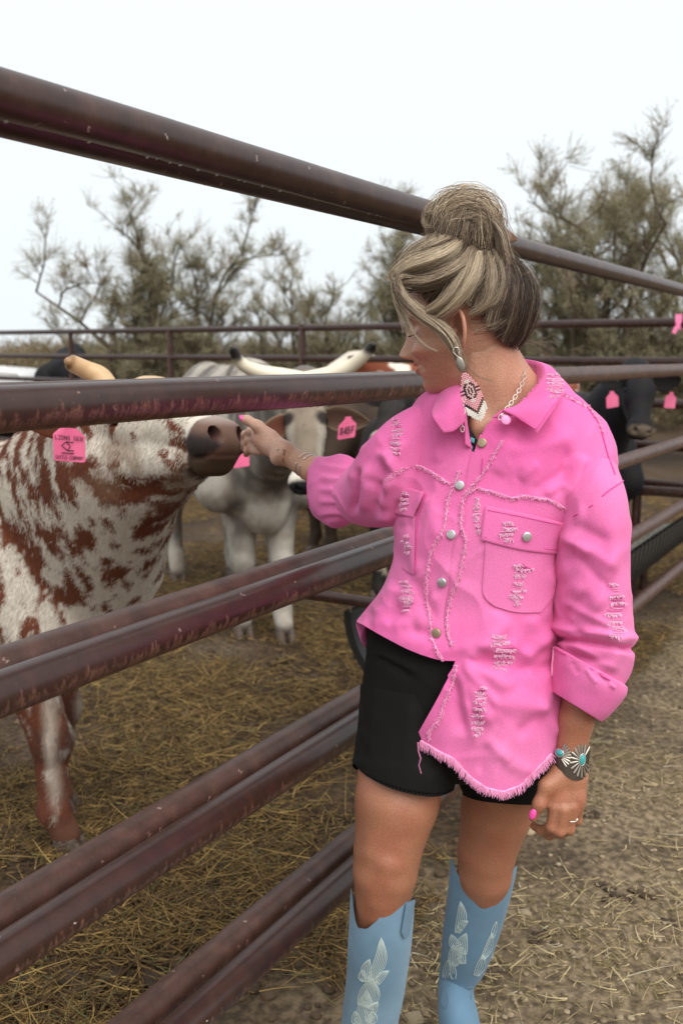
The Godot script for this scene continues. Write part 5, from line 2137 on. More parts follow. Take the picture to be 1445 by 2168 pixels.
func build_shorts(woman: Node3D) -> void:
	var m := mat(Color.WHITE, 0.88, 0.0, true)
	m.normal_enabled = true
	m.normal_texture = ntex(0.2, 512, 3, true, 2.0, 51)
	m.normal_scale = 0.5
	m.metallic_specular = 0.3
	tri_map(m, 9.0)
	var mb := MB.new()
	var f := [[790, 1385, 880, 1440, 8, -0.004], [785, 1375, 900, 1425, 8, 0.004], [800, 1440, 780, 1600, 12, 0.003], [870, 1480, 860, 1640, 16, 0.003], [930, 1470, 900, 1620, 12, -0.004]]
	loft(mb, [[782, 1325, 1172, 1335, 1.84, 1.80, 0.11], [776, 1370, 1178, 1380, 1.825, 1.80, 0.125], [770, 1430, 1184, 1440, 1.815, 1.80, 0.130], [766, 1500, 1188, 1500, 1.81, 1.81, 0.130], [765, 1560, 1185, 1560, 1.81, 1.83, 0.125], [790, 1610, 1160, 1610, 1.83, 1.84, 0.07]], 60, 110, f, 0.003, Color.WHITE, 0, 0.5, black_cloth)
	flat_view = 0.72
	loft(mb, [[768, 1450, 990, 1480, 1.80, 1.82, 0.118], [762, 1530, 975, 1550, 1.785, 1.81, 0.120], [755, 1590, 964, 1612, 1.772, 1.80, 0.122], [752, 1612, 957, 1638, 1.765, 1.795, 0.124], [752, 1617, 956, 1643, 1.765, 1.795, 0.122], [757, 1612, 950, 1636, 1.765, 1.795, 0.119], [765, 1590, 945, 1612, 1.775, 1.79, 0.1]], 60, 90, f, 0.003, Color.WHITE, 0, 0.5, black_cloth)
	loft(mb, [[955, 1500, 1185, 1500, 1.85, 1.83, 0.105], [962, 1580, 1178, 1590, 1.86, 1.845, 0.102], [968, 1650, 1165, 1665, 1.865, 1.85, 0.097], [977, 1677, 1160, 1690, 1.865, 1.85, 0.095], [978, 1681, 1160, 1694, 1.865, 1.85, 0.093], [983, 1675, 1155, 1686, 1.865, 1.85, 0.09], [985, 1650, 1150, 1660, 1.865, 1.85, 0.088]], 60, 90, f, 0.003, Color.WHITE, 0, 0.5, black_cloth)
	flat_view = 0.0
	obj("shorts", mb, m, woman, "black tailored shorts")

func boot_blue(p: Vector3, _n: Vector3) -> Color:
	var c := lin(92, 126, 152).lerp(lin(120, 153, 178), clampf(0.5 + noise2.get_noise_3dv(p * 260.0) * 1.2, 0.0, 1.0))
	return c * (1.0 + noise.get_noise_3dv(p * 3000.0) * 0.06)

func boot(woman: Node3D, rings: Array, top: Array, m: Material, label: String) -> Array:
	var mb := MB.new()
	var rows := 100
	var cols := 110
	var fr := ring_frames(rings, rows)
	var g := []
	var cc := []
	for k in rows:
		g.append(PackedVector3Array())
		cc.append([])
	var N := float(rows - 1)
	for c in cols:
		var a := TAU * c / cols
		# find where the cut edge of the shaft runs at this side
		var t0 := 0.0
		for it in 400:
			var t := it / 399.0 * 0.5
			var ii := int(t * N)
			var q := proj(ring_point(fr[ii], a).lerp(ring_point(fr[ii + 1], a), t * N - ii))
			t0 = t
			var want := tabs(top, q.x, 1 if sin(a) > -0.05 else 2)
			if q.y >= want:
				break
		for k in rows:
			var t := lerpf(t0, 1.0, k / N)
			var i0 := mini(int(t * N), rows - 2)
			var p := ring_point(fr[i0], a).lerp(ring_point(fr[i0 + 1], a), t * N - i0)
			var o: Vector3 = (p - fr[i0][0]).normalized()
			p += o * (noise.get_noise_3dv(p * 350.0) * 0.003)
			g[k].append(p)
			cc[k].append(boot_blue(p, o))
	var base := sheet(mb, g, true, Color.WHITE, false, cc)
	var mid: Vector3 = fr[50][0]
	if mb.n[base + 50 * cols + 27].dot(g[50][27] - mid) < 0.0:
		for k in range(base, mb.v.size()):
			mb.n[k] = -mb.n[k]
	var s := surf_of(mb)
	# lining, a little inside
	var dark := lin(112, 124, 134)
	var gi := []
	for k in 24:
		var row := PackedVector3Array()
		for c in cols:
			var p: Vector3 = g[k * 2][c]
			var ctr := Vector3.ZERO
			for e in [0, 27, 55, 82]:
				ctr += g[k * 2][e] * 0.25
			row.append(p + (ctr - p).normalized() * 0.0028 * (0.2 if k == 0 else 1.0))
		gi.append(row)
	var lb := sheet(mb, gi, true, dark)
	if mb.n[lb + 10 * cols + 27].dot(gi[10][27] - fr[20][0]) > 0.0:
		for k in range(lb, mb.v.size()):
			mb.n[k] = -mb.n[k]
	var b := obj("boot", mb, m, woman, label)
	return [b, s]

# feather shape worked in rows of pale thread: base, tip, bend px, width px
func feather(mb: MB, s: Surf, x0: float, y0: float, x1: float, y1: float, bend: float, wid: float, rows_: int, col: Color) -> void:
	var rows := maxi(3, int(wid / 3.0))
	var a := Vector2(x0, y0)
	var b := Vector2(x1, y1)
	var n := (b - a).normalized().orthogonal()
	for k in rows:
		var u := (k / float(rows - 1)) * 2.0 - 1.0
		var pts := PackedVector3Array()
		for j in 12:
			var f := j / 11.0
			var w := wid * 0.5 * pow(sin(PI * clampf(f * 0.86 + 0.14, 0.0, 1.0)), 0.8) * u
			var q := a.lerp(b, f) + n * (bend * sin(f * PI) + w)
			pts.append(on(s, q.x, q.y, 0.0009))
		strand(mb, pts, 0.0010, 0.0008, col, col)

func build_boots(woman: Node3D) -> void:
	var m := mat(Color.WHITE, 0.8, 0.0, true)
	m.normal_enabled = true
	m.normal_texture = ntex(0.2, 512, 3, true, 2.0, 61)
	m.normal_scale = 0.5
	m.rim_enabled = true
	m.rim = 0.25
	tri_map(m, 9.0)
	var pale := lin(206, 224, 224)
	var tm := mat(Color.WHITE, 0.5, 0.0, true)
	var r1 := boot(woman, [[745, 1840, 880, 1850, 1.75, 1.74, 0.070], [741, 1900, 876, 1910, 1.755, 1.745, 0.070], [738, 1960, 872, 1970, 1.76, 1.75, 0.068], [733, 2040, 863, 2050, 1.775, 1.765, 0.065], [728, 2110, 853, 2115, 1.79, 1.78, 0.060], [722, 2170, 842, 2172, 1.80, 1.79, 0.056], [716, 2230, 834, 2230, 1.80, 1.79, 0.057], [708, 2300, 834, 2300, 1.79, 1.78, 0.075], [700, 2350, 840, 2350, 1.78, 1.77, 0.09]],
		[[738, 1872, 1890], [744, 1885, 1890], [749, 1935, 1895], [770, 1966, 1900], [790, 1955, 1900], [820, 1925, 1900], [850, 1912, 1900], [876, 1903, 1900]], m, "pale blue denim western boot on the leg nearer the fence")
	var sb := MB.new()
	for q in [[784, 2075, 806, 1985, -10, 20, 9], [779, 2072, 782, 2030, 6, 16, 6], [772, 2078, 768, 2052, 4, 12, 5], [798, 2082, 822, 2055, 4, 12, 5], [768, 2130, 786, 2070, -6, 34, 12], [758, 2175, 776, 2095, -6, 26, 9], [780, 2165, 800, 2120, 6, 18, 7], [758, 2172, 752, 2140, 2, 14, 5], [784, 2168, 788, 2140, -2, 16, 5]]:
		feather(sb, r1[1], q[0], q[1], q[2], q[3], q[4], q[5] * 1.25, q[6], pale)
	stuff(obj("embroidery", sb, tm, r1[0]))
	sb = MB.new()
	slab(sb, patch_on(r1[1], [[[856, 1912], [866, 1908], [874, 1906]], [[851, 1940], [860, 1945], [868, 1940]], [[846, 1972], [853, 1985], [862, 1975]]], 14, 10, 0.004), 0.003, boot_blue(Vector3(1, 1, 1), Vector3.UP) * 0.85, Vector3(0, EYE, 0))
	obj("pull_strap", sb, m, r1[0])
	var r2 := boot(woman, [[952, 1790, 1096, 1800, 1.93, 1.92, 0.066], [950, 1850, 1090, 1852, 1.935, 1.925, 0.066], [944, 1920, 1072, 1922, 1.945, 1.94, 0.063], [936, 1990, 1050, 1990, 1.96, 1.955, 0.058], [930, 2050, 1026, 2048, 1.985, 1.98, 0.050], [927, 2085, 1004, 2085, 1.99, 1.98, 0.05], [928, 2110, 1002, 2106, 1.97, 1.96, 0.055], [929, 2150, 1010, 2145, 1.94, 1.93, 0.055], [933, 2200, 1020, 2195, 1.90, 1.89, 0.05], [940, 2260, 1026, 2255, 1.86, 1.85, 0.045], [955, 2320, 1020, 2315, 1.82, 1.81, 0.03]],
		[[950, 1815, 1850], [956, 1820, 1850], [962, 1838, 1855], [980, 1872, 1860], [1000, 1905, 1865], [1020, 1924, 1865], [1040, 1918, 1865], [1060, 1895, 1860], [1080, 1850, 1855], [1092, 1832, 1850]], m, "pale blue denim western boot on the trailing leg")
	sb = MB.new()
	for q in [[968, 1975, 974, 1908, -6, 16, 7], [972, 1968, 990, 1950, 4, 12, 5], [974, 2010, 954, 1978, 4, 16, 6], [980, 2020, 986, 1975, 6, 18, 7], [960, 2045, 958, 2000, -4, 22, 8], [980, 2040, 978, 2005, 4, 14, 5], [942, 2070, 950, 2030, 0, 12, 5], [960, 2072, 956, 2035, 0, 10, 4], [1020, 2030, 1040, 1975, -4, 12, 5], [1006, 2065, 1022, 2020, -3, 14, 6], [1040, 1985, 1050, 1950, 0, 8, 4]]:
		feather(sb, r2[1], q[0], q[1], q[2], q[3], q[4], q[5] * 1.25, q[6], pale)
	stuff(obj("embroidery", sb, tm, r2[0]))
	sb = MB.new()
	for line in [[[934, 2072], [960, 2088], [1000, 2090]], [[938, 2098], [934, 2125], [944, 2138], [950, 2120], [946, 2098]], [[992, 2098], [996, 2120], [998, 2100]]]:
		cord(sb, r2[1], line, 0.0012, lin(92, 124, 150))
	stuff(obj("vamp_seam", sb, m, r2[0]))

# ------------------------------------------------------------------ jewellery
func link(mb: MB, c: Vector3, ax: Vector3, nrm: Vector3, L: float, W: float, r: float) -> void:
	var pts := PackedVector3Array()
	var s := ax.cross(nrm).normalized()
	for k in 15:
		var a := TAU * k / 14.0
		pts.append(c + ax * cos(a) * L + s * sin(a) * W)
	tube(mb, pts, PackedFloat32Array([r]), 5, Color.WHITE, false)

func chain_links(mb: MB, path: Array, per: float) -> void:
	var w := []
	for p in path:
		w.append(PV(p))
	var len := 0.0
	for k in w.size() - 1:
		len += w[k].distance_to(w[k + 1])
	var n := int(len / per)
	for k in n:
		var a := spline(w, k / float(n))
		var b := spline(w, (k + 1) / float(n))
		var ax := (b - a).normalized()
		var to := (Vector3(0, EYE, 0) - a).normalized()
		var nr := to if k % 2 == 0 else ax.cross(to).normalized()
		link(mb, (a + b) * 0.5, ax, nr, per * 0.66, per * 0.36, 0.0007)

func build_jewellery(woman: Node3D, body: MB) -> void:
	var silver := mat(lin(222, 218, 212), 0.3, 0.75)
	var mb := MB.new()
	chain_links(mb, [Vector3(1078, 752, 1.84), Vector3(1098, 766, 1.80), Vector3(1110, 792, 1.762), Vector3(1101, 820, 1.735), Vector3(1086, 846, 1.718), Vector3(1070, 868, 1.705), Vector3(1058, 884, 1.70)], 0.0085)
	chain_links(mb, [Vector3(981, 840, 1.735), Vector3(980, 870, 1.722), Vector3(978, 890, 1.715), Vector3(978, 912, 1.71)], 0.0085)
	stuff(obj("necklace", mb, silver, woman, "silver chain necklace"))
	# beaded earring
	var er := MB.new()
	var hook := PackedVector3Array()
	for k in 12:
		var a := lerpf(-0.6, 3.4, k / 11.0)
		hook.append(P(965 + cos(a) * 7, 744 - sin(a) * 9, 1.672))
	hook.append(P(970, 756, 1.672))
	tube(er, hook, PackedFloat32Array([0.0007]), 5)
	var earring := obj("earring", er, silver, woman, "pink, black and white beaded drop earring")
	var disc := MB.new()
	var up := (P(969, 752, 1.672) - P(980, 790, 1.672)).normalized()
	var nr := (Vector3(0, EYE, 0) - P(975, 770, 1.672)).normalized()
	var sx := up.cross(nr).normalized()
	ball(disc, P(974.5, 772, 1.672), Vector3(0.0066, 0.0135, 0.0016), Basis(sx, up, nr), Color.WHITE, 10, 20)
	obj("disc", disc, mat(lin(150, 146, 140), 0.3, 0.9), earring)
	var bd := MB.new()
	var top := P(981, 788, 1.668)
	var ea := (P(1012, 880, 1.668) - top).normalized()
	var es := ea.cross(nr).normalized()
	if es.x < 0:
		es = -es
	var pinkb := lin(236, 176, 190)
	var blk := lin(28, 26, 34)
	var wht := lin(230, 228, 222)
	var rows := 25
	for r in rows:
		var v := r / float(rows - 1)
		var y := 0.003 + r * 0.0030
		var half := 6 if r > 8 else int(1.5 + r * 0.55)
		if r > 17:
			half = 6
		for c in range(-half, half + 1):
			if r > 20 and absi(c) > 6 - (r - 20):
				continue
			var d := Vector2(absf(c), absf(r - 10.0) * 0.9)
			var hex := maxf(d.x * 1.0, d.x * 0.5 + d.y * 0.72)
			var col := pinkb
			if absf(hex - 3.2) < 0.45:
				col = blk
			elif hex < 3.2:
				col = wht.lerp(pinkb, 0.5)
				if absf(hex - 1.2) < 0.5:
					col = blk
			if (r == 4 or r == 5) and absi(c) <= 1:
				col = wht
			if (r == 15 or r == 16) and absi(c) <= 1:
				col = wht
			if absi(c) >= 4 and (r == 9 or r == 11):
				col = blk
			if r > 15 and absi(c) + r >= 22 and absi(c) + r <= 23:
				col = blk
			if absi(c) + r >= 24:
				col = wht
			var p := top + ea * y + es * (c * 0.0026) + nr * (0.0008 * cos(c * 0.4))
			ball(bd, p, Vector3(0.00135, 0.00155, 0.0013), Basis(es, ea, nr), col, 4, 6)
	var r2 := RandomNumberGenerator.new()
	r2.seed = 14
	for c in range(-6, 7):
		for k in 2:
			var y0 := 0.003 + (24 - absi(c)) * 0.0030
			var p := top + ea * y0 + es * (c * 0.0026 + k * 0.0012)
			var L := 0.011 + r2.randf() * 0.003
			tube(bd, PackedVector3Array([p, p + ea * L]), PackedFloat32Array([0.00115]), 5, wht * r2.randf_range(0.85, 1.05))
	stuff(obj("beads", bd, mat(Color.WHITE, 0.35, 0.0, true), earring))
	# turquoise print top in the open neck
	var tp := MB.new()
	slab(tp, pnet([[Vector3(968, 896, 1.752), Vector3(990, 903, 1.742), Vector3(1014, 938, 1.738)], [Vector3(970, 930, 1.750), Vector3(994, 935, 1.740), Vector3(1016, 960, 1.738)], [Vector3(975, 990, 1.750), Vector3(998, 990, 1.742), Vector3(1016, 995, 1.74)]], 12, 10), 0.002, lin(26, 28, 34), Vector3(0, EYE, 0))
	var tone := [lin(70, 160, 178), lin(110, 190, 204), lin(44, 118, 142)]
	var shirt_top := obj("top", tp, mat(Color.WHITE, 0.8, 0.0, true), woman, "black top with turquoise blocks")
	var tb := MB.new()
	var ts := surf_of(tp)
	var n := 0
	for q in [[986, 918, 9, 8], [996, 929, 10, 9], [985, 933, 8, 8], [994, 945, 9, 8], [986, 950, 8, 8], [1000, 955, 7, 7]]:
		slab(tb, patch_on(ts, [[[q[0], q[1] - 4], [q[0] + q[2] - 2, q[1]]], [[q[0] - 1, q[1] + q[3] - 4], [q[0] + q[2] - 3, q[1] + q[3]]]], 4, 4, 0.0016), 0.001, tone[n % 3], Vector3(0, EYE, 0))
		n += 1
	stuff(obj("turquoise_blocks", tb, mat(Color.WHITE, 0.6, 0.0, true), shirt_top))
	# wide silver cuff on the hanging wrist
	var cf := MB.new()
	var wc := P(1207, 1606, 1.684)
	var wax := (P(1202, 1640, 1.68) - P(1210, 1572, 1.688)).normalized()
	var wx := (P(1245, 1600, 1.684) - wc).normalized()
	wx = (wx - wax * wx.dot(wax)).normalized()
	var wz := wx.cross(wax).normalized()
	if wz.dot(Vector3(0, EYE, 0) - wc) < 0.0:
		wz = -wz
	var g := []
	var R0 := 12
	for r in R0:
		var row := PackedVector3Array()
		for c in 64:
			var a := TAU * c / 64.0
			var front := maxf(0.0, sin(a + 0.3))
			var tall := 0.007 + 0.024 * pow(front, 1.2)
			var y := (r / float(R0 - 1) - 0.5) * 2.0 * tall
			row.append(wc + wx * cos(a) * 0.0325 + wz * sin(a) * 0.0275 + wax * y)
		g.append(row)
	sheet(cf, g, true)
	for k in cf.v.size():
		if cf.n[k].dot(cf.v[k] - wc) < 0.0:
			cf.n[k] = -cf.n[k]
	var cuff := obj("cuff_bracelet", cf, mat(lin(92, 84, 76), 0.4, 0.7), woman, "wide fluted silver cuff bracelet set with turquoise")
	var cs := surf_of(cf)
	var rb := MB.new()
	for fan in [[1231, 1610, -2.5, 2.2, 28.0, 38.0, 15, 1.0], [1184, 1600, -1.05, 0.95, 26.0, 30.0, 9, 1.0]]:
		for k in fan[6]:
			var a := lerpf(fan[2], fan[3], k / float(fan[6] - 1))
			if fan[0] > 1200:
				a += PI
			var p0 := Vector2(fan[0] + cos(a) * 7.0, fan[1] + sin(a) * 9.0)
			var p1 := Vector2(fan[0] + cos(a) * fan[4] * 0.92, fan[1] + sin(a) * fan[5] * 0.95)
			var pts := PackedVector3Array()
			for j in 5:
				var q := p0.lerp(p1, j / 4.0)
				pts.append(on(cs, q.x, q.y, 0.0006))
			tube(rb, pts, PackedFloat32Array([0.0009, 0.0016, 0.0022, 0.0026, 0.002]), 6)
	stuff(obj("fluting", rb, mat(lin(186, 180, 172), 0.34, 0.85), cuff))
	var tq := mat(lin(72, 180, 184), 0.3)
	tq.albedo_texture = ntex(0.06, 256, 4, false, 4, 71, ramp2(Color(0.55, 0.6, 0.6), Color(1, 1, 1), 0.3, 0.5))
	tri_map(tq, 40.0)
	for q in [[1231, 1608, 0.0058, 0.0100], [1184, 1594, 0.0078, 0.0062]]:
		var h := hit(cs, q[0], q[1])
		var sb := MB.new()
		var ux: Vector3 = (wx - h[1] * wx.dot(h[1])).normalized()
		ball(sb, h[0] + h[1] * 0.001, Vector3(q[2], q[3], 0.0042), Basis(ux, h[1].cross(ux), h[1]), Color.WHITE, 10, 16)
		obj("turquoise_stone", sb, tq, cuff)
		var bz := MB.new()
		var pts := PackedVector3Array()
		for k in 25:
			var a := TAU * k / 24.0
			pts.append(h[0] + h[1] * 0.0012 + ux * cos(a) * (q[2] + 0.0006) + h[1].cross(ux) * sin(a) * (q[3] + 0.0006))
		tube(bz, pts, PackedFloat32Array([0.0009]), 5, Color.WHITE, false)
		obj("bezel", bz, silver, cuff)
	# thin bangles on the reaching wrist
	var fa := P(665, 995, 2.06)
	var fb := P(612, 966, 2.11)
	var ax := (fb - fa).normalized()
	for q in [[0.40, 0.0246], [0.22, 0.0262]]:
		var c := fa.lerp(fb, q[0])
		var x := perp(ax)
		var y := ax.cross(x)
		var bm := MB.new()
		var to := (Vector3(0, EYE, 0) - c).normalized()
		x = (to - ax * to.dot(ax)).normalized()
		y = ax.cross(x)
		var pts := PackedVector3Array()
		for k in 40:
			var a := lerpf(0.35, TAU - 0.25, k / 39.0)
			pts.append(c + (x * cos(a) + y * sin(a)) * (q[1] + 0.0012))
		tube(bm, pts, PackedFloat32Array([0.0014]), 6)
		for e in [0, 39]:
			ball(bm, pts[e], Vector3.ONE * 0.0021, Basis.IDENTITY, Color.WHITE, 6, 8)
		obj("bangle", bm, silver, woman)
	# ring
	var rg := MB.new()
	var pts := PackedVector3Array()
	var rc := P(1207, 1733, 1.659)
	var ra := (P(1204, 1756, 1.66) - P(1210, 1709, 1.656)).normalized()
	var rx := perp(ra)
	for k in 21:
		var a := TAU * k / 20.0
		pts.append(rc + (rx * cos(a) + ra.cross(rx) * sin(a)) * 0.0108)
	tube(rg, pts, PackedFloat32Array([0.0014]), 6, Color.WHITE, false)
	ball(rg, rc + Vector3(0.0095, 0.0, 0.004), Vector3.ONE * 0.0032, Basis.IDENTITY, Color.WHITE, 6, 8)
	obj("ring", rg, silver, woman)
	# tattoo: ink lines in the skin of the reaching wrist
	var bs := surf_of(body)
	var ink := MB.new()
	var icol := lin(92, 70, 62)
	for line in [
		[[586, 956], [588, 951], [590, 955], [586, 953], [591, 951]],
		[[598, 953], [604, 952], [606, 957], [600, 959], [597, 964], [603, 964], [605, 968], [598, 970], [596, 975], [602, 976], [601, 980]],
		[[602, 954], [600, 961], [604, 961], [601, 967], [599, 972], [603, 972], [598, 979]]]:
		cord(ink, bs, line, 0.0007, icol, 0.0001)
	stuff(obj("tattoo", ink, mat(Color.WHITE, 0.7, 0.0, true), woman))

func build_woman() -> void:
	head_setup()
	var woman := thing("person", "woman in a hot pink denim shirt reaching through the rails to pet a cow", "person", P(930, 1900, 1.8) * Vector3(1, 0, 1))
	var skin := mat(Color.WHITE, 0.48, 0.0, true)
	skin.subsurf_scatter_enabled = true
	skin.subsurf_scatter_strength = 0.12
	skin.normal_enabled = true
	skin.normal_texture = ntex(0.15, 512, 4, true, 1.5, 31)
	skin.normal_scale = 0.45
	skin.albedo_texture = ntex(0.06, 512, 5, false, 4, 33, ramp2(Color(0.88, 0.84, 0.82), Color(1, 1, 1), 0.25, 0.7))
	tri_map(skin, 8.0)
	var body := build_body(woman, skin)
	build_shorts(woman)
	build_boots(woman)
	build_shirt(woman)
	build_hair(woman)
	build_jewellery(woman, body)

# ------------------------------------------------------------------ cattle
class Herd:
	var base: Vector3
	var h: Vector3
	var r: Vector3
	var s: float
	func at(x: float, y: float, z: float) -> Vector3:
		return base + (r * x + Vector3.UP * y + h * z) * s

func ear_mesh(mb: MB, root: Vector3, dir: Vector3, face: Vector3, L: float, W: float, col: Color, inner: Color) -> void:
	var side := dir.cross(face).normalized()
	var fc := side.cross(dir).normalized()
	var g := []
	var cols := []
	for r in 14:
		var f := r / 13.0
		var w := W * pow(sin(PI * pow(clampf(f * 0.93 + 0.05, 0, 1), 0.8)), 0.75)
		var row := PackedVector3Array()
		var cr_ := []
		for c in 15:
			var a := TAU * c / 15.0
			var cup := absf(cos(a))
			row.append(root + dir * L * f + side * cos(a) * w + fc * (sin(a) * 0.010 * (1.0 - f * 0.6) + cup * cup * w * 0.38))
			cr_.append(inner.lerp(col, smoothstep(0.55, 1.0, cup)) if sin(a) > 0.0 else col)
		g.append(row)
		cols.append(cr_)
	var b := sheet(mb, g, true, col, false, cols)
	var t := 0.0
	for c in 15:
		t += mb.n[b + 6 * 15 + c].dot(g[6][c] - (root + dir * L * 6.0 / 13.0))
	if t < 0.0:
		for k in range(b, mb.v.size()):
			mb.n[k] = -mb.n[k]

func horn_mesh(mb: MB, pts: Array, r0: float, r1: float, c0: Color, c1: Color, from: float) -> void:
	var p := smooth_path(pts, 26)
	var rad := PackedFloat32Array()
	for k in 26:
		var f := k / 25.0
		rad.append(lerpf(r0, r1, pow(f, 1.2)) * (1.0 if k < 25 else 0.55))
	var b := mb.v.size()
	tube(mb, p, rad, 14, c0)
	ball(mb, p[25], Vector3.ONE * r1 * 0.62, Basis.IDENTITY, c1, 6, 10)
	for k in range(b, mb.v.size()):
		var best := 0
		var bd := 9.0
		for j in 26:
			var d := mb.v[k].distance_squared_to(p[j])
			if d < bd:
				bd = d
				best = j
		mb.c[k] = c0.lerp(c1, smoothstep(from - 0.05, from + 0.08, best / 25.0 + noise.get_noise_3dv(mb.v[k] * 900.0) * 0.12))

# flat plastic tag with lettering
func tag(parent: Node, top: Vector3, down: Vector3, side: Vector3, w: float, hgt: float, kind: int, m: Material, ink: Material) -> void:
	var nr := side.cross(down).normalized()
	if nr.dot(Vector3(0, EYE, 0) - top) < 0.0:
		nr = -nr
	var mb := MB.new()
	var prof := [[0.0, 0.16], [0.10, 0.17], [0.22, 0.30], [0.36, 0.5], [0.42, 0.5], [0.95, 0.5], [1.0, 0.46]]
	if kind == 1:
		prof = [[0.0, 0.26], [0.04, 0.3], [0.22, 0.5], [0.3, 0.5], [0.96, 0.5], [1.0, 0.44]]
	var g := []
	for p in prof:
		var row := PackedVector3Array()
		for c in 7:
			row.append(top + down * hgt * p[0] + side * w * p[1] * (c / 3.0 - 1.0) + nr * 0.002 * sin(c * 0.9 + p[0] * 3.0))
		g.append(row)
	slab(mb, g, 0.0022, Color.WHITE, Vector3(0, EYE, 0), false)
	var t := obj("ear_tag", mb, m, parent)
	var rows := []
	if kind == 1:
		rows = [["LIONS DEN", 0.36, 0.86, 0.125], ["CATTLE COMPANY", 0.93, 0.86, 0.105]]
	elif kind == 2:
		rows = [["845F", 0.80, 0.80, 0.34]]
	var off := Vector3.ZERO
	var q: Node = t
	while q != self and q is Node3D:
		off += (q as Node3D).position
		q = q.get_parent()
	for rr in rows:
		var tm := TextMesh.new()
		var sf := SystemFont.new()
		sf.font_names = PackedStringArray(["Droid Sans Mono" if kind == 1 else "Droid Sans"])
		sf.font_weight = 700
		tm.font = sf
		tm.text = rr[0]
		tm.font_size = 32
		tm.depth = 0.02
		tm.pixel_size = 0.01
		var box := tm.get_aabb()
		tm.material = ink
		var o := MeshInstance3D.new()
		o.name = "lettering"
		o.mesh = tm
		var sx: float = w * rr[2] / box.size.x
		var sy: float = hgt * rr[3] / box.size.y
		var bs := Basis(side * sx, -down * sy, nr * 0.05)
		o.transform = Transform3D(bs, top + down * hgt * rr[1] + nr * 0.0034 - off - bs * Vector3(box.get_center().x, box.position.y, 0))
		t.add_child(o, true)
	var lines := []
	if kind == 1:
		lines = [[[0.64, 0.42], [0.40, 0.42], [0.26, 0.53], [0.44, 0.67], [0.64, 0.67]], [[0.42, 0.43], [0.54, 0.545], [0.44, 0.67]], [[0.26, 0.75], [0.64, 0.75]]]
	elif kind == 2:
		lines = [[[0.25, 0.88], [0.45, 0.88]], [[0.55, 0.88], [0.75, 0.88]]]
	if lines.size():
		var lm := MB.new()
		for l in lines:
			var pts := PackedVector3Array()
			for e in l:
				pts.append(top + down * hgt * e[1] + side * w * (e[0] - 0.5) + nr * 0.0028)
			tube(lm, pts, PackedFloat32Array([0.0010 if kind == 1 else 0.0006]), 5)
		stuff(obj("brand_mark" if kind == 1 else "small_print", lm, ink, t))

func eyeball(parent: Node, p: Vector3, out: Vector3, r: float, m: Material) -> void:
	var mb := MB.new()
	ball(mb, p, Vector3.ONE * r, Basis.IDENTITY, Color.WHITE, 8, 12)
	obj("eye", mb, m, parent)

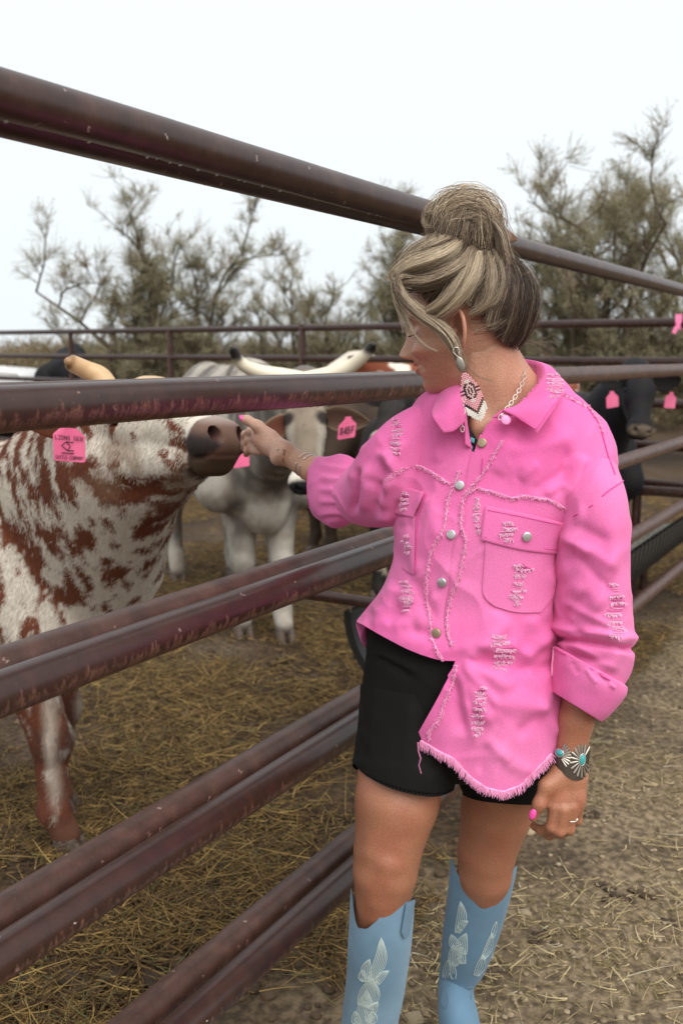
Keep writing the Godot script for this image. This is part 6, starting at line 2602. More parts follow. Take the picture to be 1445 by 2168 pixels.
func cow(name_: String, label: String, o: Dictionary) -> Array:
	var Q := Herd.new()
	Q.base = o.base
	Q.h = (o.heading as Vector3).normalized()
	Q.r = Q.h.cross(Vector3.UP).normalized()
	Q.s = o.get("s", 1.0)
	var t := thing(name_, label, o.get("category", "cow"), o.base, "cattle in the pen")
	var S := SDF.new()
	var s: float = Q.s
	var slim: float = o.get("slim", 1.0)
	# trunk
	S.add(Q.at(0, 0.90, 0.02), Q.at(0, 0.88, -0.55), 0.30 * s, 0.335 * s, 0.08 * s, Q.r, 0.80 * slim)
	S.add(Q.at(0, 0.88, -0.55), Q.at(0, 0.95, -1.10), 0.335 * s, 0.27 * s, 0.08 * s, Q.r, 0.82 * slim)
	S.add(Q.at(0, 1.12, 0.02), Q.at(0, 1.16, -1.0), 0.13 * s, 0.12 * s, 0.10 * s, Q.r, 0.8)
	S.add(Q.at(0, 1.13, -1.0), Q.at(0, 1.02, -1.28), 0.13 * s, 0.15 * s, 0.08 * s)
	S.add(Q.at(0, 0.80, 0.18), Q.at(0, 0.66, 0.20), 0.20 * s, 0.15 * s, 0.08 * s, Q.r, 0.8)
	if o.has("hump"):
		S.add(Q.at(0, 1.2, 0.10), Q.at(0, 1.22, -0.12), o.hump * s, 0.09 * s, 0.10 * s, Q.r, 0.7)
	for x in [-1.0, 1.0]:
		S.add(Q.at(x * 0.17, 0.98, 0.02), Q.at(x * 0.20, 0.74, 0.16), 0.13 * s, 0.12 * s, 0.06 * s)
		var sp: float = o.get("stance", 1.0)
		var stag: float = x * o.get("stagger", 0.0)
		for e in [[0.19, 0.74, 0.14, 0.16, 0.58, 0.10, 0.105, 0.078], [0.16, 0.58, 0.10, 0.155, 0.37, 0.14, 0.078, 0.056], [0.155, 0.37, 0.14, 0.155, 0.14, 0.12, 0.052, 0.040], [0.155, 0.14, 0.12, 0.155, 0.06, 0.15, 0.045, 0.045]]:
			var f0 := clampf((0.74 - e[1]) * 1.5, 0, 1)
			var f1 := clampf((0.74 - e[4]) * 1.5, 0, 1)
			S.add(Q.at(x * e[0] * sp, e[1], e[2] + stag * f0), Q.at(x * e[3] * sp, e[4], e[5] + stag * f1), e[6] * s, e[7] * s, 0.03 * s)
		S.add(Q.at(x * 0.155 * sp, 0.375, 0.155 + stag * 0.55), Q.at(x * 0.155 * sp, 0.35, 0.152 + stag * 0.58), 0.048 * s, 0.045 * s, 0.03 * s)
		for e in [[0.17, 0.92, -1.10, 0.20, 0.68, -0.98, 0.20, 0.14], [0.20, 0.68, -0.98, 0.17, 0.45, -1.26, 0.12, 0.062], [0.17, 0.45, -1.27, 0.17, 0.15, -1.20, 0.052, 0.040], [0.17, 0.15, -1.20, 0.17, 0.06, -1.17, 0.044, 0.046]]:
			S.add(Q.at(x * e[0], e[1], e[2]), Q.at(x * e[3], e[4], e[5]), e[6] * s, e[7] * s, 0.03 * s)
	# tail
	S.add(Q.at(0, 1.13, -1.38), Q.at(0, 0.5, -1.48), 0.035 * s, 0.022 * s, 0.03 * s)
	# head and neck
	var poll: Vector3 = o.poll
	var muz: Vector3 = o.muzzle
	var e := (muz - poll).normalized()
	var L := muz.distance_to(poll)
	var hs := L / 0.5
	var u: Vector3 = o.get("up", Vector3.UP)
	u = (u - e * u.dot(e)).normalized()
	var w := e.cross(u).normalized()
	var nk: Vector3 = poll - e * 0.01 - u * 0.06 * hs
	S.add(Q.at(0, 1.00, 0.10), nk.lerp(Q.at(0, 1.0, 0.1), 0.35), 0.235 * s, 0.165 * hs, 0.07 * s, o.get("nflat", Q.r), 0.75)
	S.add(nk.lerp(Q.at(0, 1.0, 0.1), 0.45), nk, 0.165 * hs, 0.125 * hs, 0.06 * hs, o.get("nflat", Q.r), 0.85)
	S.add(Q.at(0, 0.82, 0.20), nk.lerp(muz, 0.22) - u * 0.09 * hs, 0.13 * s, 0.065 * hs, 0.08 * s)
	for q in o.get("extra", []):
		S.add(q[0], q[1], q[2], q[3], q[4])
	var mz: float = o.get("mz", 1.0)
	for T in [S]:
		T.add(poll + e * 0.04 * hs, poll + e * 0.20 * hs, 0.084 * hs, 0.088 * hs, 0.04 * hs)
		T.add(poll + e * 0.18 * hs + u * 0.004 * hs, poll + e * 0.42 * hs + u * 0.006 * hs, 0.080 * hs, 0.053 * mz * hs, 0.03 * hs)
		T.add(poll + e * (0.5 - 0.057 * mz) * hs - w * 0.030 * mz * hs - u * 0.004 * hs, poll + e * (0.5 - 0.057 * mz) * hs + w * 0.030 * mz * hs - u * 0.004 * hs, 0.056 * mz * hs, 0.056 * mz * hs, 0.025 * hs)
		for x in [-1.0, 1.0]:
			T.add(poll + e * 0.10 * hs - u * 0.10 * hs + w * x * 0.035 * hs, poll + e * 0.37 * hs - u * 0.062 * hs + w * x * 0.018 * hs, 0.066 * hs, 0.036 * hs, 0.03 * hs)
			T.add(poll + e * 0.15 * hs + u * 0.035 * hs + w * x * 0.068 * hs, poll + e * 0.185 * hs + u * 0.028 * hs + w * x * 0.07 * hs, 0.027 * hs, 0.022 * hs, 0.02 * hs)
		T.add(poll + e * 0.440 * hs - u * 0.058 * mz * hs - w * 0.023 * mz * hs, poll + e * 0.440 * hs - u * 0.058 * mz * hs + w * 0.023 * mz * hs, 0.040 * mz * hs, 0.040 * mz * hs, 0.020 * hs)
		T.add(poll + e * 0.497 * hs - u * 0.036 * hs - w * 0.05 * hs, poll + e * 0.497 * hs - u * 0.036 * hs + w * 0.05 * hs, 0.009 * hs, 0.009 * hs, 0.006 * hs, Vector3.ZERO, 1.0, 1)
		for x in [-1.0, 1.0]:
			T.add(poll + e * 0.495 * hs - u * 0.036 * hs + w * x * 0.050 * hs, poll + e * 0.40 * hs - u * 0.058 * hs + w * x * 0.082 * hs, 0.009 * hs, 0.006 * hs, 0.006 * hs, Vector3.ZERO, 1.0, 1)
			T.add(poll + e * 0.505 * hs + u * 0.014 * hs + w * x * 0.038 * hs, poll + e * 0.452 * hs + u * 0.022 * hs + w * x * 0.040 * hs, 0.0175 * hs, 0.012 * hs, 0.004 * hs, Vector3.ZERO, 1.0, 1)
			T.add(poll + e * 0.17 * hs + u * 0.012 * hs + w * x * 0.096 * hs, poll + e * 0.175 * hs + u * 0.012 * hs + w * x * 0.096 * hs, 0.020 * hs, 0.020 * hs, 0.012 * hs, Vector3.ZERO, 1.0, 1)
	var info := {"Q": Q, "poll": poll, "e": e, "u": u, "w": w, "hs": hs}
	var colf = o.color
	var shade := func(p: Vector3, n: Vector3) -> Color: return colf.call(p, n, info)
	var mb := MB.new()
	var lo := Vector3.ONE * 99.0
	var hi := -lo
	for q in [Q.at(-0.5, -0.02, -1.65), Q.at(0.5, 1.5, -1.65), Q.at(-0.5, 0.0, 0.6), Q.at(0.5, 1.5, 0.6)]:
		lo = lo.min(q)
		hi = hi.max(q)
	lo = lo.min(poll - Vector3.ONE * 0.24).min(muz - Vector3.ONE * 0.13)
	hi = hi.max(poll + Vector3.ONE * 0.24).max(muz + Vector3.ONE * 0.13)
	if o.has("clip"):
		lo = lo.max(o.clip)
	nets(mb, S, lo, hi, o.get("cell", 0.02), shade)
	var hl := poll.min(muz) - Vector3.ONE * 0.17 * hs
	var hh := poll.max(muz) + Vector3.ONE * 0.17 * hs
	if o.has("headcell"):
		var pad: Vector3 = Vector3.ONE * (o.get("cell", 0.02) * 0.8)
		var inner := AABB(hl + pad, hh - hl - pad * 2.0)
		var kept := PackedInt32Array()
		for k in range(0, mb.i.size(), 3):
			if inner.has_point(mb.v[mb.i[k]]) and inner.has_point(mb.v[mb.i[k + 1]]) and inner.has_point(mb.v[mb.i[k + 2]]):
				continue
			kept.append(mb.i[k])
			kept.append(mb.i[k + 1])
			kept.append(mb.i[k + 2])
		mb.i = kept
		nets(mb, S, hl, hh, o.headcell, shade)
	obj("body", mb, o.hide, t)
	# hooves
	var hm: Material = o.hoof
	for q in [[-1, 0.15], [1, 0.15], [-1, -1.17], [1, -1.17]]:
		var sp: float = o.get("stance", 1.0) if q[1] > 0 else 1.08
		var stag: float = q[0] * o.get("stagger", 0.0) if q[1] > 0 else 0.0
		var c := Q.at(q[0] * 0.155 * sp, 0.0, q[1] + stag)
		c.y = o.base.y
		var hb := MB.new()
		for x in [-1.0, 1.0]:
			var g := []
			for r in 7:
				var f := r / 6.0
				var row := PackedVector3Array()
				for k in 14:
					var a := TAU * k / 14.0
					var len := lerpf(0.056, 0.034, f) * s
					var wd := lerpf(0.026, 0.022, f) * s
					row.append(c + Q.r * (x * 0.025 * s + cos(a) * wd) + Q.h * (sin(a) * len + lerpf(0.018, 0.0, f) * s) + Vector3(0, f * 0.062 * s, 0))
				g.append(row)
			var b := sheet(hb, g, true)
			for k in range(b, hb.v.size()):
				var out: Vector3 = hb.v[k] - (c + Q.r * x * 0.025 * s)
				out.y = 0
				if hb.n[k].dot(out) < 0.0:
					hb.n[k] = -hb.n[k]
		obj("hoof", hb, hm, t)
	# ears
	var em: Material = o.hide
	for x in o.get("ears", []):
		var eb := MB.new()
		var root: Vector3 = poll + e * (x[7] if x.size() > 7 else 0.05) * hs - u * 0.005 * hs + w * x[0] * 0.075 * hs
		ear_mesh(eb, root, (x[1] as Vector3).normalized(), (x[2] as Vector3).normalized(), x[3], x[4], x[5], x[6])
		obj("ear", eb, em, t)
	for x in [-1.0, 1.0]:
		eyeball(t, poll + e * 0.168 * hs + u * 0.014 * hs + w * x * 0.080 * hs, w * x, 0.019 * hs, o.eye)
	return [t, mb, info, shade]

# short hairs rooted in the hide, lying along the body
func coat(t: Node3D, mb: MB, count: int, len: float, wid: float, shade, keepf, m: Material, sd: int) -> void:
	var r := RandomNumberGenerator.new()
	r.seed = sd
	var eye := Vector3(0, EYE, 0)
	var cand := PackedInt32Array()
	var acc := PackedFloat32Array()
	var sum := 0.0
	for k in range(0, mb.i.size(), 3):
		var a := mb.v[mb.i[k]]
		if not keepf.call(a, mb.n[mb.i[k]]):
			continue
		sum += (mb.v[mb.i[k + 1]] - a).cross(mb.v[mb.i[k + 2]] - a).length()
		cand.append(k)
		acc.append(sum)
	var xf := []
	var cl := []
	for j in count:
		var k := cand[acc.bsearch(r.randf() * sum)]
		var u := r.randf()
		var v := r.randf()
		if u + v > 1.0:
			u = 1.0 - u
			v = 1.0 - v
		var a := mb.v[mb.i[k]]
		var p := a + (mb.v[mb.i[k + 1]] - a) * u + (mb.v[mb.i[k + 2]] - a) * v
		var n := mb.n[mb.i[k]]
		var down := Vector3(-0.35, -1, 0.1) + Vector3(r.randfn(0, 0.3), r.randfn(0, 0.3), r.randfn(0, 0.3))
		down = (down - n * down.dot(n)).normalized()
		var d := (down + n * r.randf_range(0.18, 0.5)).normalized()
		var L := len * r.randf_range(0.6, 1.3)
		var x := d.cross(n).normalized()
		var q := p + Vector3(r.randfn(0, 0.004), r.randfn(0, 0.006), r.randfn(0, 0.004))
		xf.append(Transform3D(Basis(x * wid, d * L, x.cross(d) * wid), p - n * 0.001 - t.position))
		var c: Color = shade.call(q, n)
		cl.append(c * r.randf_range(0.82, 1.14))
	many("coat", blade_mesh(1.0, 0.12, 2), xf, cl, m, t)

func red_roan(p: Vector3, n: Vector3, i: Dictionary) -> Color:
	var Q: Herd = i.Q
	var l := p - Q.base
	var z := l.dot(Q.h)
	var y := l.y
	var hd: Vector3 = p - i.poll
	var a: float = hd.dot(i.e) / i.hs
	var uu: float = hd.dot(i.u) / i.hs
	var ww: float = hd.dot(i.w) / i.hs
	var white := lin(214, 207, 196)
	var brown := lin(116, 66, 46)
	var q := Vector3(z * 1600.0 + y * 400.0, y * 640.0 - z * 200.0, l.dot(Q.r) * 1150.0)
	var m := noise2.get_noise_3dv(q) * 1.5 + noise.get_noise_3dv(q * 2.6) * 0.55 + noise.get_noise_3dv(q * 7.0) * 0.22
	var bias := -0.09
	bias += 0.16 * smoothstep(0.25, 0.0, absf(z - 0.22)) * smoothstep(0.8, 1.0, y)
	bias -= 0.5 * smoothstep(0.86, 0.72, y) * smoothstep(0.08, 0.30, z)
	bias += 0.75 * smoothstep(0.62, 0.50, y)
	var c: Color
	var in_head := smoothstep(0.02, 0.10, a) * smoothstep(0.24, 0.16, Vector2(uu, ww).length())
	if in_head > 0.01:
		var fq := Vector3(a * 900.0, uu * 1500.0, ww * 1500.0)
		var fm := noise.get_noise_3dv(fq * 1.3) * 1.1 + noise2.get_noise_3dv(fq * 0.6) * 0.5 - 0.30
		fm += 0.38 * smoothstep(-0.075, -0.12, uu)
		fm += 0.30 * smoothstep(0.16, 0.06, a)
		m = lerpf(m + bias, fm, in_head)
	else:
		m += bias
	c = white.lerp(brown, smoothstep(-0.02, 0.06, m))
	# tan grizzle over the cheek
	c = c.lerp(lin(150, 122, 98), in_head * smoothstep(0.05, 0.35, noise2.get_noise_3dv(p * 700.0) + 0.2) * smoothstep(0.0, -0.06, uu) * 0.55)
	# the legs: red with a white shin, darker below the knee
	if y < 0.62:
		var shin := smoothstep(0.10, 0.17, z + (noise.get_noise_3dv(p * 500.0)) * 0.03) * smoothstep(0.16, 0.3, y)
		c = c.lerp(lin(116, 66, 46), smoothstep(0.62, 0.52, y) * 0.75 * float(m > -0.15))
		c = c.lerp(lin(70, 46, 38), smoothstep(0.05, 0.0, absf(y - 0.36) - 0.03) * 0.6 * smoothstep(0.10, 0.16, z))
		c = c.lerp(lin(206, 196, 184), (1.0 - smoothstep(0.0, 0.03, absf(z - 0.185))) * smoothstep(0.14, 0.24, y) * 0.8)
		c = c.lerp(lin(98, 66, 52), smoothstep(0.16, 0.08, y))
	# bare muzzle
	if a > 0.3 and Vector2(uu, ww).length() < 0.2:
		var edge := a + noise.get_noise_3dv(p * 900.0) * 0.03 + uu * -0.25
		var mz := smoothstep(0.40, 0.42, edge)
		var skin := lin(110, 85, 75)
		skin = skin.lerp(lin(50, 43, 43), smoothstep(0.024, 0.044, absf(ww) + noise2.get_noise_3dv(p * 600.0) * 0.03) * smoothstep(0.03, 0.0, uu))
		skin = skin.lerp(lin(72, 56, 44), smoothstep(-0.034, -0.044, uu))
		skin = skin.lerp(lin(172, 158, 152), smoothstep(0.03, 0.055, uu) * 0.8)
		var hole := Vector2(absf(ww) - 0.039, uu - 0.016).length()
		skin = skin.lerp(lin(70, 46, 44), smoothstep(0.017, 0.012, hole))
		c = c.lerp(skin, mz)
	return c

func grey_hide(p: Vector3, n: Vector3, i: Dictionary) -> Color:
	var Q: Herd = i.Q
	var l := p - Q.base
	var z := l.dot(Q.h)
	var y := l.y
	var hd: Vector3 = p - i.poll
	var a: float = hd.dot(i.e) / i.hs
	var uu: float = hd.dot(i.u) / i.hs
	var ww: float = hd.dot(i.w) / i.hs
	var c := lin(172, 167, 158)
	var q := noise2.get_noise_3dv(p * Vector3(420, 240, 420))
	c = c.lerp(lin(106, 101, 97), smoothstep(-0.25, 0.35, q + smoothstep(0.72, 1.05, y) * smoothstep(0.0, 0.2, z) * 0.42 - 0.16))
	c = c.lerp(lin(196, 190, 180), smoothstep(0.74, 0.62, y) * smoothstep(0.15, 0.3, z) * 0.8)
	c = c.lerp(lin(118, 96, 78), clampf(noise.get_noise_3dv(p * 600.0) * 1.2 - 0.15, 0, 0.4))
	if a > -0.02 and Vector2(uu, ww).length() < 0.17:
		var f := lin(138, 126, 112)
		f = f.lerp(lin(116, 102, 90), clampf(0.4 + noise2.get_noise_3dv(p * Vector3(900, 260, 900)) * 1.4, 0, 1) * 0.7)
		f = f.lerp(lin(190, 184, 172), smoothstep(0.035, 0.07, absf(ww)) * smoothstep(0.12, 0.25, a) * 0.8)
		f = f.lerp(lin(48, 42, 40), smoothstep(0.045, 0.02, Vector2(a - 0.17, absf(ww) - 0.08).length()))
		f = f.lerp(lin(222, 214, 204), smoothstep(0.37, 0.41, a))
		f = f.lerp(lin(38, 38, 42), smoothstep(0.445, 0.462, a) * smoothstep(-0.05, -0.03, uu))
		c = c.lerp(f, smoothstep(-0.02, 0.05, a))
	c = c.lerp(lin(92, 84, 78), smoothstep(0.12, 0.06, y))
	return c

func black_hide(p: Vector3, n: Vector3, i: Dictionary) -> Color:
	var hd: Vector3 = p - i.poll
	var a: float = hd.dot(i.e) / i.hs
	var uu: float = hd.dot(i.u) / i.hs
	var c := lin(30, 29, 32) * (1.0 + noise.get_noise_3dv(p * 500.0) * 0.4)
	c = c.lerp(lin(112, 100, 88), smoothstep(0.452, 0.47, a) * smoothstep(-0.04, -0.02, uu))
	return c

func dark_brown_hide(p: Vector3, n: Vector3, i: Dictionary) -> Color:
	return lin(58, 46, 38) * (1.0 + noise.get_noise_3dv(p * 500.0) * 0.4)

func ring_nose_hide(p: Vector3, n: Vector3, i: Dictionary) -> Color:
	var hd: Vector3 = p - i.poll
	var a: float = hd.dot(i.e) / i.hs
	var c := lin(40, 37, 36) * (1.0 + noise.get_noise_3dv(p * 500.0) * 0.4)
	c = c.lerp(lin(190, 178, 160), smoothstep(0.39, 0.41, a) * smoothstep(0.46, 0.44, a))
	return c

func pied_hide(p: Vector3, n: Vector3, i: Dictionary) -> Color:
	return lin(214, 206, 194).lerp(lin(118, 62, 42), smoothstep(0.0, 0.08, noise2.get_noise_3dv(p * Vector3(330, 300, 330)) + noise.get_noise_3dv(p * 900.0) * 0.2))

func build_cattle() -> void:
	var hide := mat(Color.WHITE, 0.72, 0.0, true)
	hide.metallic_specular = 0.35
	var fur := mat(Color.WHITE, 0.68, 0.0, true)
	var hoofm := mat(lin(112, 98, 88), 0.7)
	hoofm.albedo_texture = ntex(0.04, 256, 4, false, 4, 81, ramp2(Color(0.55, 0.5, 0.46), Color(1, 1, 1)))
	tri_map(hoofm, 9.0)
	var eyem := mat(lin(18, 14, 12), 0.08)
	var tagm := mat(lin(216, 94, 138), 0.5)
	var ink := mat(lin(44, 26, 34), 0.7)
	var hornm := mat(Color.WHITE, 0.45, 0.0, true)
	# the spotted one at the rail
	var e := Vector3(0.73, -0.075, 0.64).normalized()
	var muz := P(491, 937, 2.262)
	var poll := muz - e * 0.5
	var c := cow("spotted_cow", "red and white spotted cow at the rail, nose under the woman's hand", {
		"base": Vector3(-1.03, 0.0, -2.98), "heading": Vector3(0.99, 0, 0.04), "s": 0.98, "stance": 0.92, "stagger": 0.055, "mz": 0.89, "poll": poll, "muzzle": muz, "up": Vector3(0.05, 1, -0.05),
		"extra": [[P(345, 985, 2.50), P(232, 1190, 2.86), 0.075, 0.10, 0.10], [P(395, 975, 2.40), P(330, 1010, 2.52), 0.06, 0.09, 0.05], [P(230, 1000, 2.62), P(200, 1180, 2.9), 0.15, 0.2, 0.1]],
		"color": red_roan, "hide": hide, "hoof": hoofm, "eye": eyem, "cell": 0.0125, "headcell": 0.006, "clip": Vector3(-1.75, -9, -9),
		"ears": [[1.0, Vector3(-0.93, 0.06, 0.34), Vector3(0.2, -0.6, 0.8), 0.17, 0.05, lin(112, 62, 42), lin(126, 80, 62), 0.06], [-1.0, Vector3(0.45, 0.1, -0.9), Vector3(0.9, -0.2, 0.4), 0.16, 0.045, lin(112, 62, 42), lin(150, 110, 90)]]})
	var keep := func(p: Vector3, n: Vector3) -> bool: return p.x > -1.35 and n.dot(Vector3(0, EYE, 0) - p) > -0.25 and p.y > 0.12 and (p - poll).dot(e) < 0.40
	coat(c[0], c[1], 80000, 0.0125, 0.0008, c[3], keep, fur, 91)
	var mb := MB.new()
	horn_mesh(mb, [P(236, 838, 2.53), P(214, 800, 2.56), P(182, 783, 2.56), P(146, 766, 2.53)], 0.030, 0.020, lin(196, 164, 124), lin(150, 116, 84), 0.93)
	obj("horn", mb, hornm, c[0])
	mb = MB.new()
	horn_mesh(mb, [P(280, 838, 2.62), P(296, 820, 2.72), P(318, 812, 2.85), P(346, 812, 2.95)], 0.030, 0.018, lin(196, 164, 124), lin(150, 116, 84), 0.93)
	obj("horn", mb, hornm, c[0])
	var td := (P(149, 980, 2.33) - P(147, 908, 2.34)).normalized()
	tag(c[0], P(146, 906, 2.34), td, (P(182, 943, 2.345) - P(115, 938, 2.33)).normalized(), 0.0725, 0.079, 1, tagm, ink)
	# the grey one behind her hand
	var gp := P(645, 824, 4.08)
	var gm := P(652, 1046, 3.86)
	c = cow("grey_cow", "pale grey cow with black tipped horns facing the camera behind the woman's hand", {
		"base": Vector3(-0.47, 0.0, -5.30), "heading": Vector3(0.33, 0, 0.93), "s": 1.12, "stance": 0.55, "hump": 0.10, "stagger": -0.06, "poll": gp, "muzzle": gm, "up": Vector3(0, 0.2, 1),
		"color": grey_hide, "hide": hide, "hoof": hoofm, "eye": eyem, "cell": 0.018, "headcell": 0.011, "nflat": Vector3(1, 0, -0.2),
		"ears": [[-1.0, Vector3(0.9, -0.12, 0.1), Vector3(-0.1, -0.2, 1), 0.19, 0.055, lin(126, 108, 90), lin(86, 66, 54), 0.13], [1.0, Vector3(-0.75, -0.62, 0.15), Vector3(0.2, -0.2, 1), 0.20, 0.05, lin(140, 116, 96), lin(118, 72, 58), 0.13]]})
	var keepg := func(p: Vector3, n: Vector3) -> bool: return p.z > -6.2 and n.dot(Vector3(0, EYE, 0) - p) > -0.25 and p.y > 0.15 and (p - gp).dot(c[2].e) < 0.36
	coat(c[0], c[1], 22000, 0.011, 0.001, c[3], keepg, fur, 92)
	mb = MB.new()
	horn_mesh(mb, [P(650, 808, 4.06), P(600, 797, 4.07), P(548, 787, 4.06), P(511, 770, 4.03), P(493, 738, 4.0)], 0.038, 0.019, lin(220, 212, 192), lin(36, 32, 32), 0.80)
	obj("horn", mb, hornm, c[0])
	mb = MB.new()
	horn_mesh(mb, [P(634, 808, 4.06), P(690, 795, 4.07), P(738, 777, 4.06), P(768, 755, 4.03), P(790, 730, 4.0)], 0.038, 0.019, lin(220, 212, 192), lin(36, 32, 32), 0.83)
	obj("horn", mb, hornm, c[0])
	tag(c[0], P(737, 882, 3.93), (P(732, 930, 3.92) - P(737, 882, 3.93)).normalized(), (P(754, 906, 3.92) - P(716, 912, 3.92)).normalized(), 0.070, 0.086, 2, tagm, ink)
	tag(c[0], P(508, 938, 3.95), (P(511, 990, 3.93) - P(508, 938, 3.95)).normalized(), (P(525, 962, 3.93) - P(492, 966, 3.93)).normalized(), 0.066, 0.096, 0, tagm, ink)
	# black one at the right
	var bp := P(1350, 788, 5.55)
	var bm := P(1356, 922, 5.25)
	c = cow("black_cow", "black cow with pink tags in both ears beyond the hanging sleeve", {
		"base": Vector3(1.50, 0.0, -6.15), "heading": Vector3(0.12, 0, 0.98), "s": 1.0, "poll": bp, "muzzle": bm, "up": Vector3(0, 0.35, 1),
		"color": black_hide, "hide": hide, "hoof": hoofm, "eye": eyem, "cell": 0.024, "headcell": 0.014,
		"ears": [[-1.0, Vector3(0.95, 0.02, 0.0), Vector3(0, -0.2, 1), 0.17, 0.06, lin(34, 32, 34), lin(24, 22, 22)], [1.0, Vector3(-0.95, 0.0, 0.0), Vector3(0, -0.2, 1), 0.17, 0.06, lin(34, 32, 34), lin(24, 22, 22)]]})
	tag(c[0], P(1294, 828, 5.45), (P(1296, 864, 5.43) - P(1294, 828, 5.45)).normalized(), (P(1308, 846, 5.43) - P(1283, 850, 5.43)).normalized(), 0.066, 0.090, 0, tagm, ink)
	tag(c[0], P(1421, 830, 5.45), (P(1415, 864, 5.43) - P(1421, 830, 5.45)).normalized(), (P(1428, 850, 5.43) - P(1405, 848, 5.43)).normalized(), 0.060, 0.090, 0, tagm, ink)
	# dark ones between the grey cow and the woman
	c = cow("dark_brown_cow", "dark brown cow standing side on behind the grey cow's tagged ear", {
		"base": Vector3(-0.02, 0.0, -7.4), "heading": Vector3(-0.85, 0, 0.35), "s": 1.02, "poll": Vector3(-0.62, 1.3, -7.0), "muzzle": Vector3(-0.95, 0.98, -6.8), "up": Vector3(-0.4, 1, 0.2),
		"color": dark_brown_hide, "hide": hide, "hoof": hoofm, "eye": eyem, "cell": 0.03,
		"ears": []})
	c = cow("black_cow", "black cow with a pale ring around its nose behind the woman's shoulder", {
		"base": Vector3(0.42, 0.0, -6.1), "heading": Vector3(-0.3, 0, 0.95), "s": 1.0, "poll": P(842, 836, 5.35), "muzzle": P(800, 946, 5.1), "up": Vector3(-0.2, 0.5, 1),
		"color": ring_nose_hide, "hide": hide, "hoof": hoofm, "eye": eyem, "cell": 0.026, "headcell": 0.016,
		"ears": [[1.0, Vector3(-0.9, 0.15, 0.1), Vector3(0, -0.2, 1), 0.15, 0.05, lin(38, 34, 34), lin(26, 24, 24)]]})
	c = cow("pied_cow", "red and white cow far behind, its back showing over the rail beside the woman's face", {
		"base": Vector3(0.62, 0.0, -9.2), "heading": Vector3(-0.98, 0, 0.1), "s": 1.12, "poll": Vector3(0.1, 1.45, -9.0), "muzzle": Vector3(-0.3, 1.15, -8.9), "up": Vector3(-0.3, 1, 0),
		"color": pied_hide, "hide": hide, "hoof": hoofm, "eye": eyem, "cell": 0.035, "ears": []})
	var gy := ground_y(-3.9, -14.2)
	c = cow("black_bull", "black bull seen from behind beyond the far fence at the left", {
		"base": Vector3(-4.05, gy, -15.3), "heading": Vector3(-0.18, 0, -1), "s": 1.22, "poll": Vector3(-4.2, gy + 1.55, -16.0), "muzzle": Vector3(-4.3, gy + 1.1, -16.4), "up": Vector3(0, 1, -0.5),
		"color": black_hide, "hide": hide, "hoof": hoofm, "eye": eyem, "cell": 0.04, "ears": [], "category": "bull"})

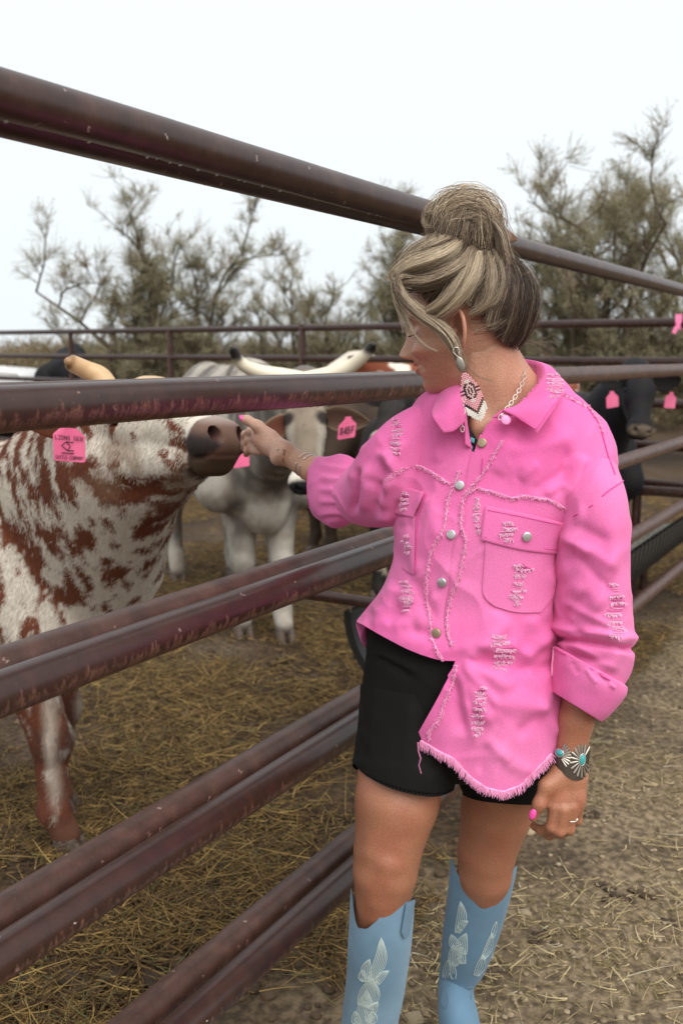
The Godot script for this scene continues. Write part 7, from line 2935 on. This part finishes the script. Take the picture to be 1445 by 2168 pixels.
# ------------------------------------------------------------------ white pickup at the far left edge
func build_pickup() -> void:
	var z0 := -17.0
	var x0 := -5.05
	var g0 := ground_y(x0, z0)
	var t := thing("pickup_truck", "white pickup truck parked beyond the far fence at the left edge", "truck", Vector3(x0 - 1.6, g0, z0))
	var paint := mat(lin(224, 226, 228), 0.3)
	paint.clearcoat_enabled = true
	paint.clearcoat = 0.6
	var glass := mat(lin(60, 66, 72), 0.08)
	var rubber := mat(lin(30, 30, 30), 0.85)
	var metal := mat(lin(150, 150, 152), 0.3, 0.8)
	# side profile (x forward to the right), extruded across with rounded shoulders
	var prof := [[0.0, 0.45], [0.02, 0.95], [-0.12, 1.08], [-1.15, 1.16], [-1.25, 1.18], [-1.85, 1.74], [-2.9, 1.78], [-3.1, 1.16], [-5.2, 1.14], [-5.25, 0.5], [-3.9, 0.42], [-1.0, 0.40]]
	var g := []
	for q in [[-0.95, 0.90], [-0.98, 0.97], [-0.90, 1.0], [0.90, 1.0], [0.98, 0.97], [0.95, 0.90]]:
		var row := PackedVector3Array()
		for p in prof:
			var yy: float = p[1]
			var narrow := 1.0 - 0.14 * smoothstep(1.15, 1.8, yy)
			row.append(Vector3(x0 + p[0] - 0.0, g0 + 0.45 + (yy - 0.45) * (q[1] if yy > 0.5 else 1.0), z0 + q[0] * narrow))
		g.append(row)
	var mb := MB.new()
	sheet(mb, g, true, Color.WHITE)
	for e in [0, 5]:
		var ctr := Vector3.ZERO
		for p in g[e]:
			ctr += p / g[e].size()
		var nn := Vector3(0, 0, -1 if e == 0 else 1)
		for k in g[e].size():
			var i0 := mb.add(ctr, nn)
			mb.add(g[e][k], nn)
			mb.add(g[e][(k + 1) % g[e].size()], nn)
			mb.tri(i0, i0 + 1, i0 + 2)
	var ctr2 := Vector3(x0 - 2.2, g0 + 0.9, z0)
	for k in mb.n.size():
		if mb.n[k].dot(mb.v[k] - ctr2) < 0.0:
			mb.n[k] = -mb.n[k]
	obj("body", mb, paint, t)
	mb = MB.new()
	slab(mb, [PackedVector3Array([Vector3(x0 - 1.27, g0 + 1.22, z0 - 0.82), Vector3(x0 - 1.27, g0 + 1.22, z0 + 0.82)]), PackedVector3Array([Vector3(x0 - 1.80, g0 + 1.71, z0 - 0.72), Vector3(x0 - 1.80, g0 + 1.71, z0 + 0.72)])], 0.03, Color.WHITE, Vector3(0, EYE, 0), false)
	obj("windshield", mb, glass, t)
	mb = MB.new()
	slab(mb, [PackedVector3Array([Vector3(x0 - 1.5, g0 + 1.24, z0 + 0.975), Vector3(x0 - 2.9, g0 + 1.24, z0 + 0.975)]), PackedVector3Array([Vector3(x0 - 1.9, g0 + 1.64, z0 + 0.90), Vector3(x0 - 2.85, g0 + 1.64, z0 + 0.90)])], 0.03, Color.WHITE, Vector3(0, EYE, 0), false)
	obj("side_window", mb, glass, t)
	for q in [[-0.95, 0.92], [-4.2, 0.92], [-0.95, -0.92], [-4.2, -0.92]]:
		mb = MB.new()
		var sd := signf(q[1])
		lathe(mb, Vector3(x0 + q[0], g0 + 0.39, z0 + q[1] * 0.96), Vector3(0, 0, sd), [Vector2(0.22, 0.10), Vector2(0.34, 0.11), Vector2(0.39, 0.07), Vector2(0.39, -0.10), Vector2(0.2, -0.12)], 28)
		var wh := obj("wheel", mb, rubber, t)
		mb = MB.new()
		lathe(mb, Vector3(x0 + q[0], g0 + 0.39, z0 + q[1] * 0.96), Vector3(0, 0, sd), [Vector2(0.225, 0.09), Vector2(0.18, 0.06), Vector2(0.08, 0.09), Vector2(0.002, 0.1)], 20)
		obj("rim", mb, metal, wh)
	mb = MB.new()
	boxm(mb, Vector3(x0 - 0.02, g0 + 0.46, z0 - 0.9), Vector3(x0 + 0.10, g0 + 0.62, z0 + 0.9))
	obj("bumper", mb, metal, t)
	for s in [-0.7, 0.7]:
		mb = MB.new()
		ball(mb, Vector3(x0 + 0.02, g0 + 0.86, z0 + s), Vector3(0.04, 0.09, 0.17))
		obj("headlight", mb, mat(lin(214, 216, 218), 0.1), t)

func _ready() -> void:
	rng.seed = 1
	noise.seed = 3
	noise.frequency = 0.01
	noise.fractal_octaves = 3
	noise2.seed = 8
	noise2.frequency = 0.01
	noise2.fractal_octaves = 4
	var t0 := Time.get_ticks_msec()
	set_camera_and_light()
	build_ground()
	build_fences()
	build_trough()
	build_trees()
	print("setting ", Time.get_ticks_msec() - t0)
	build_straw()
	print("straw ", Time.get_ticks_msec() - t0)
	build_woman()
	print("woman ", Time.get_ticks_msec() - t0)
	build_cattle()
	print("cattle ", Time.get_ticks_msec() - t0)
	build_pickup()
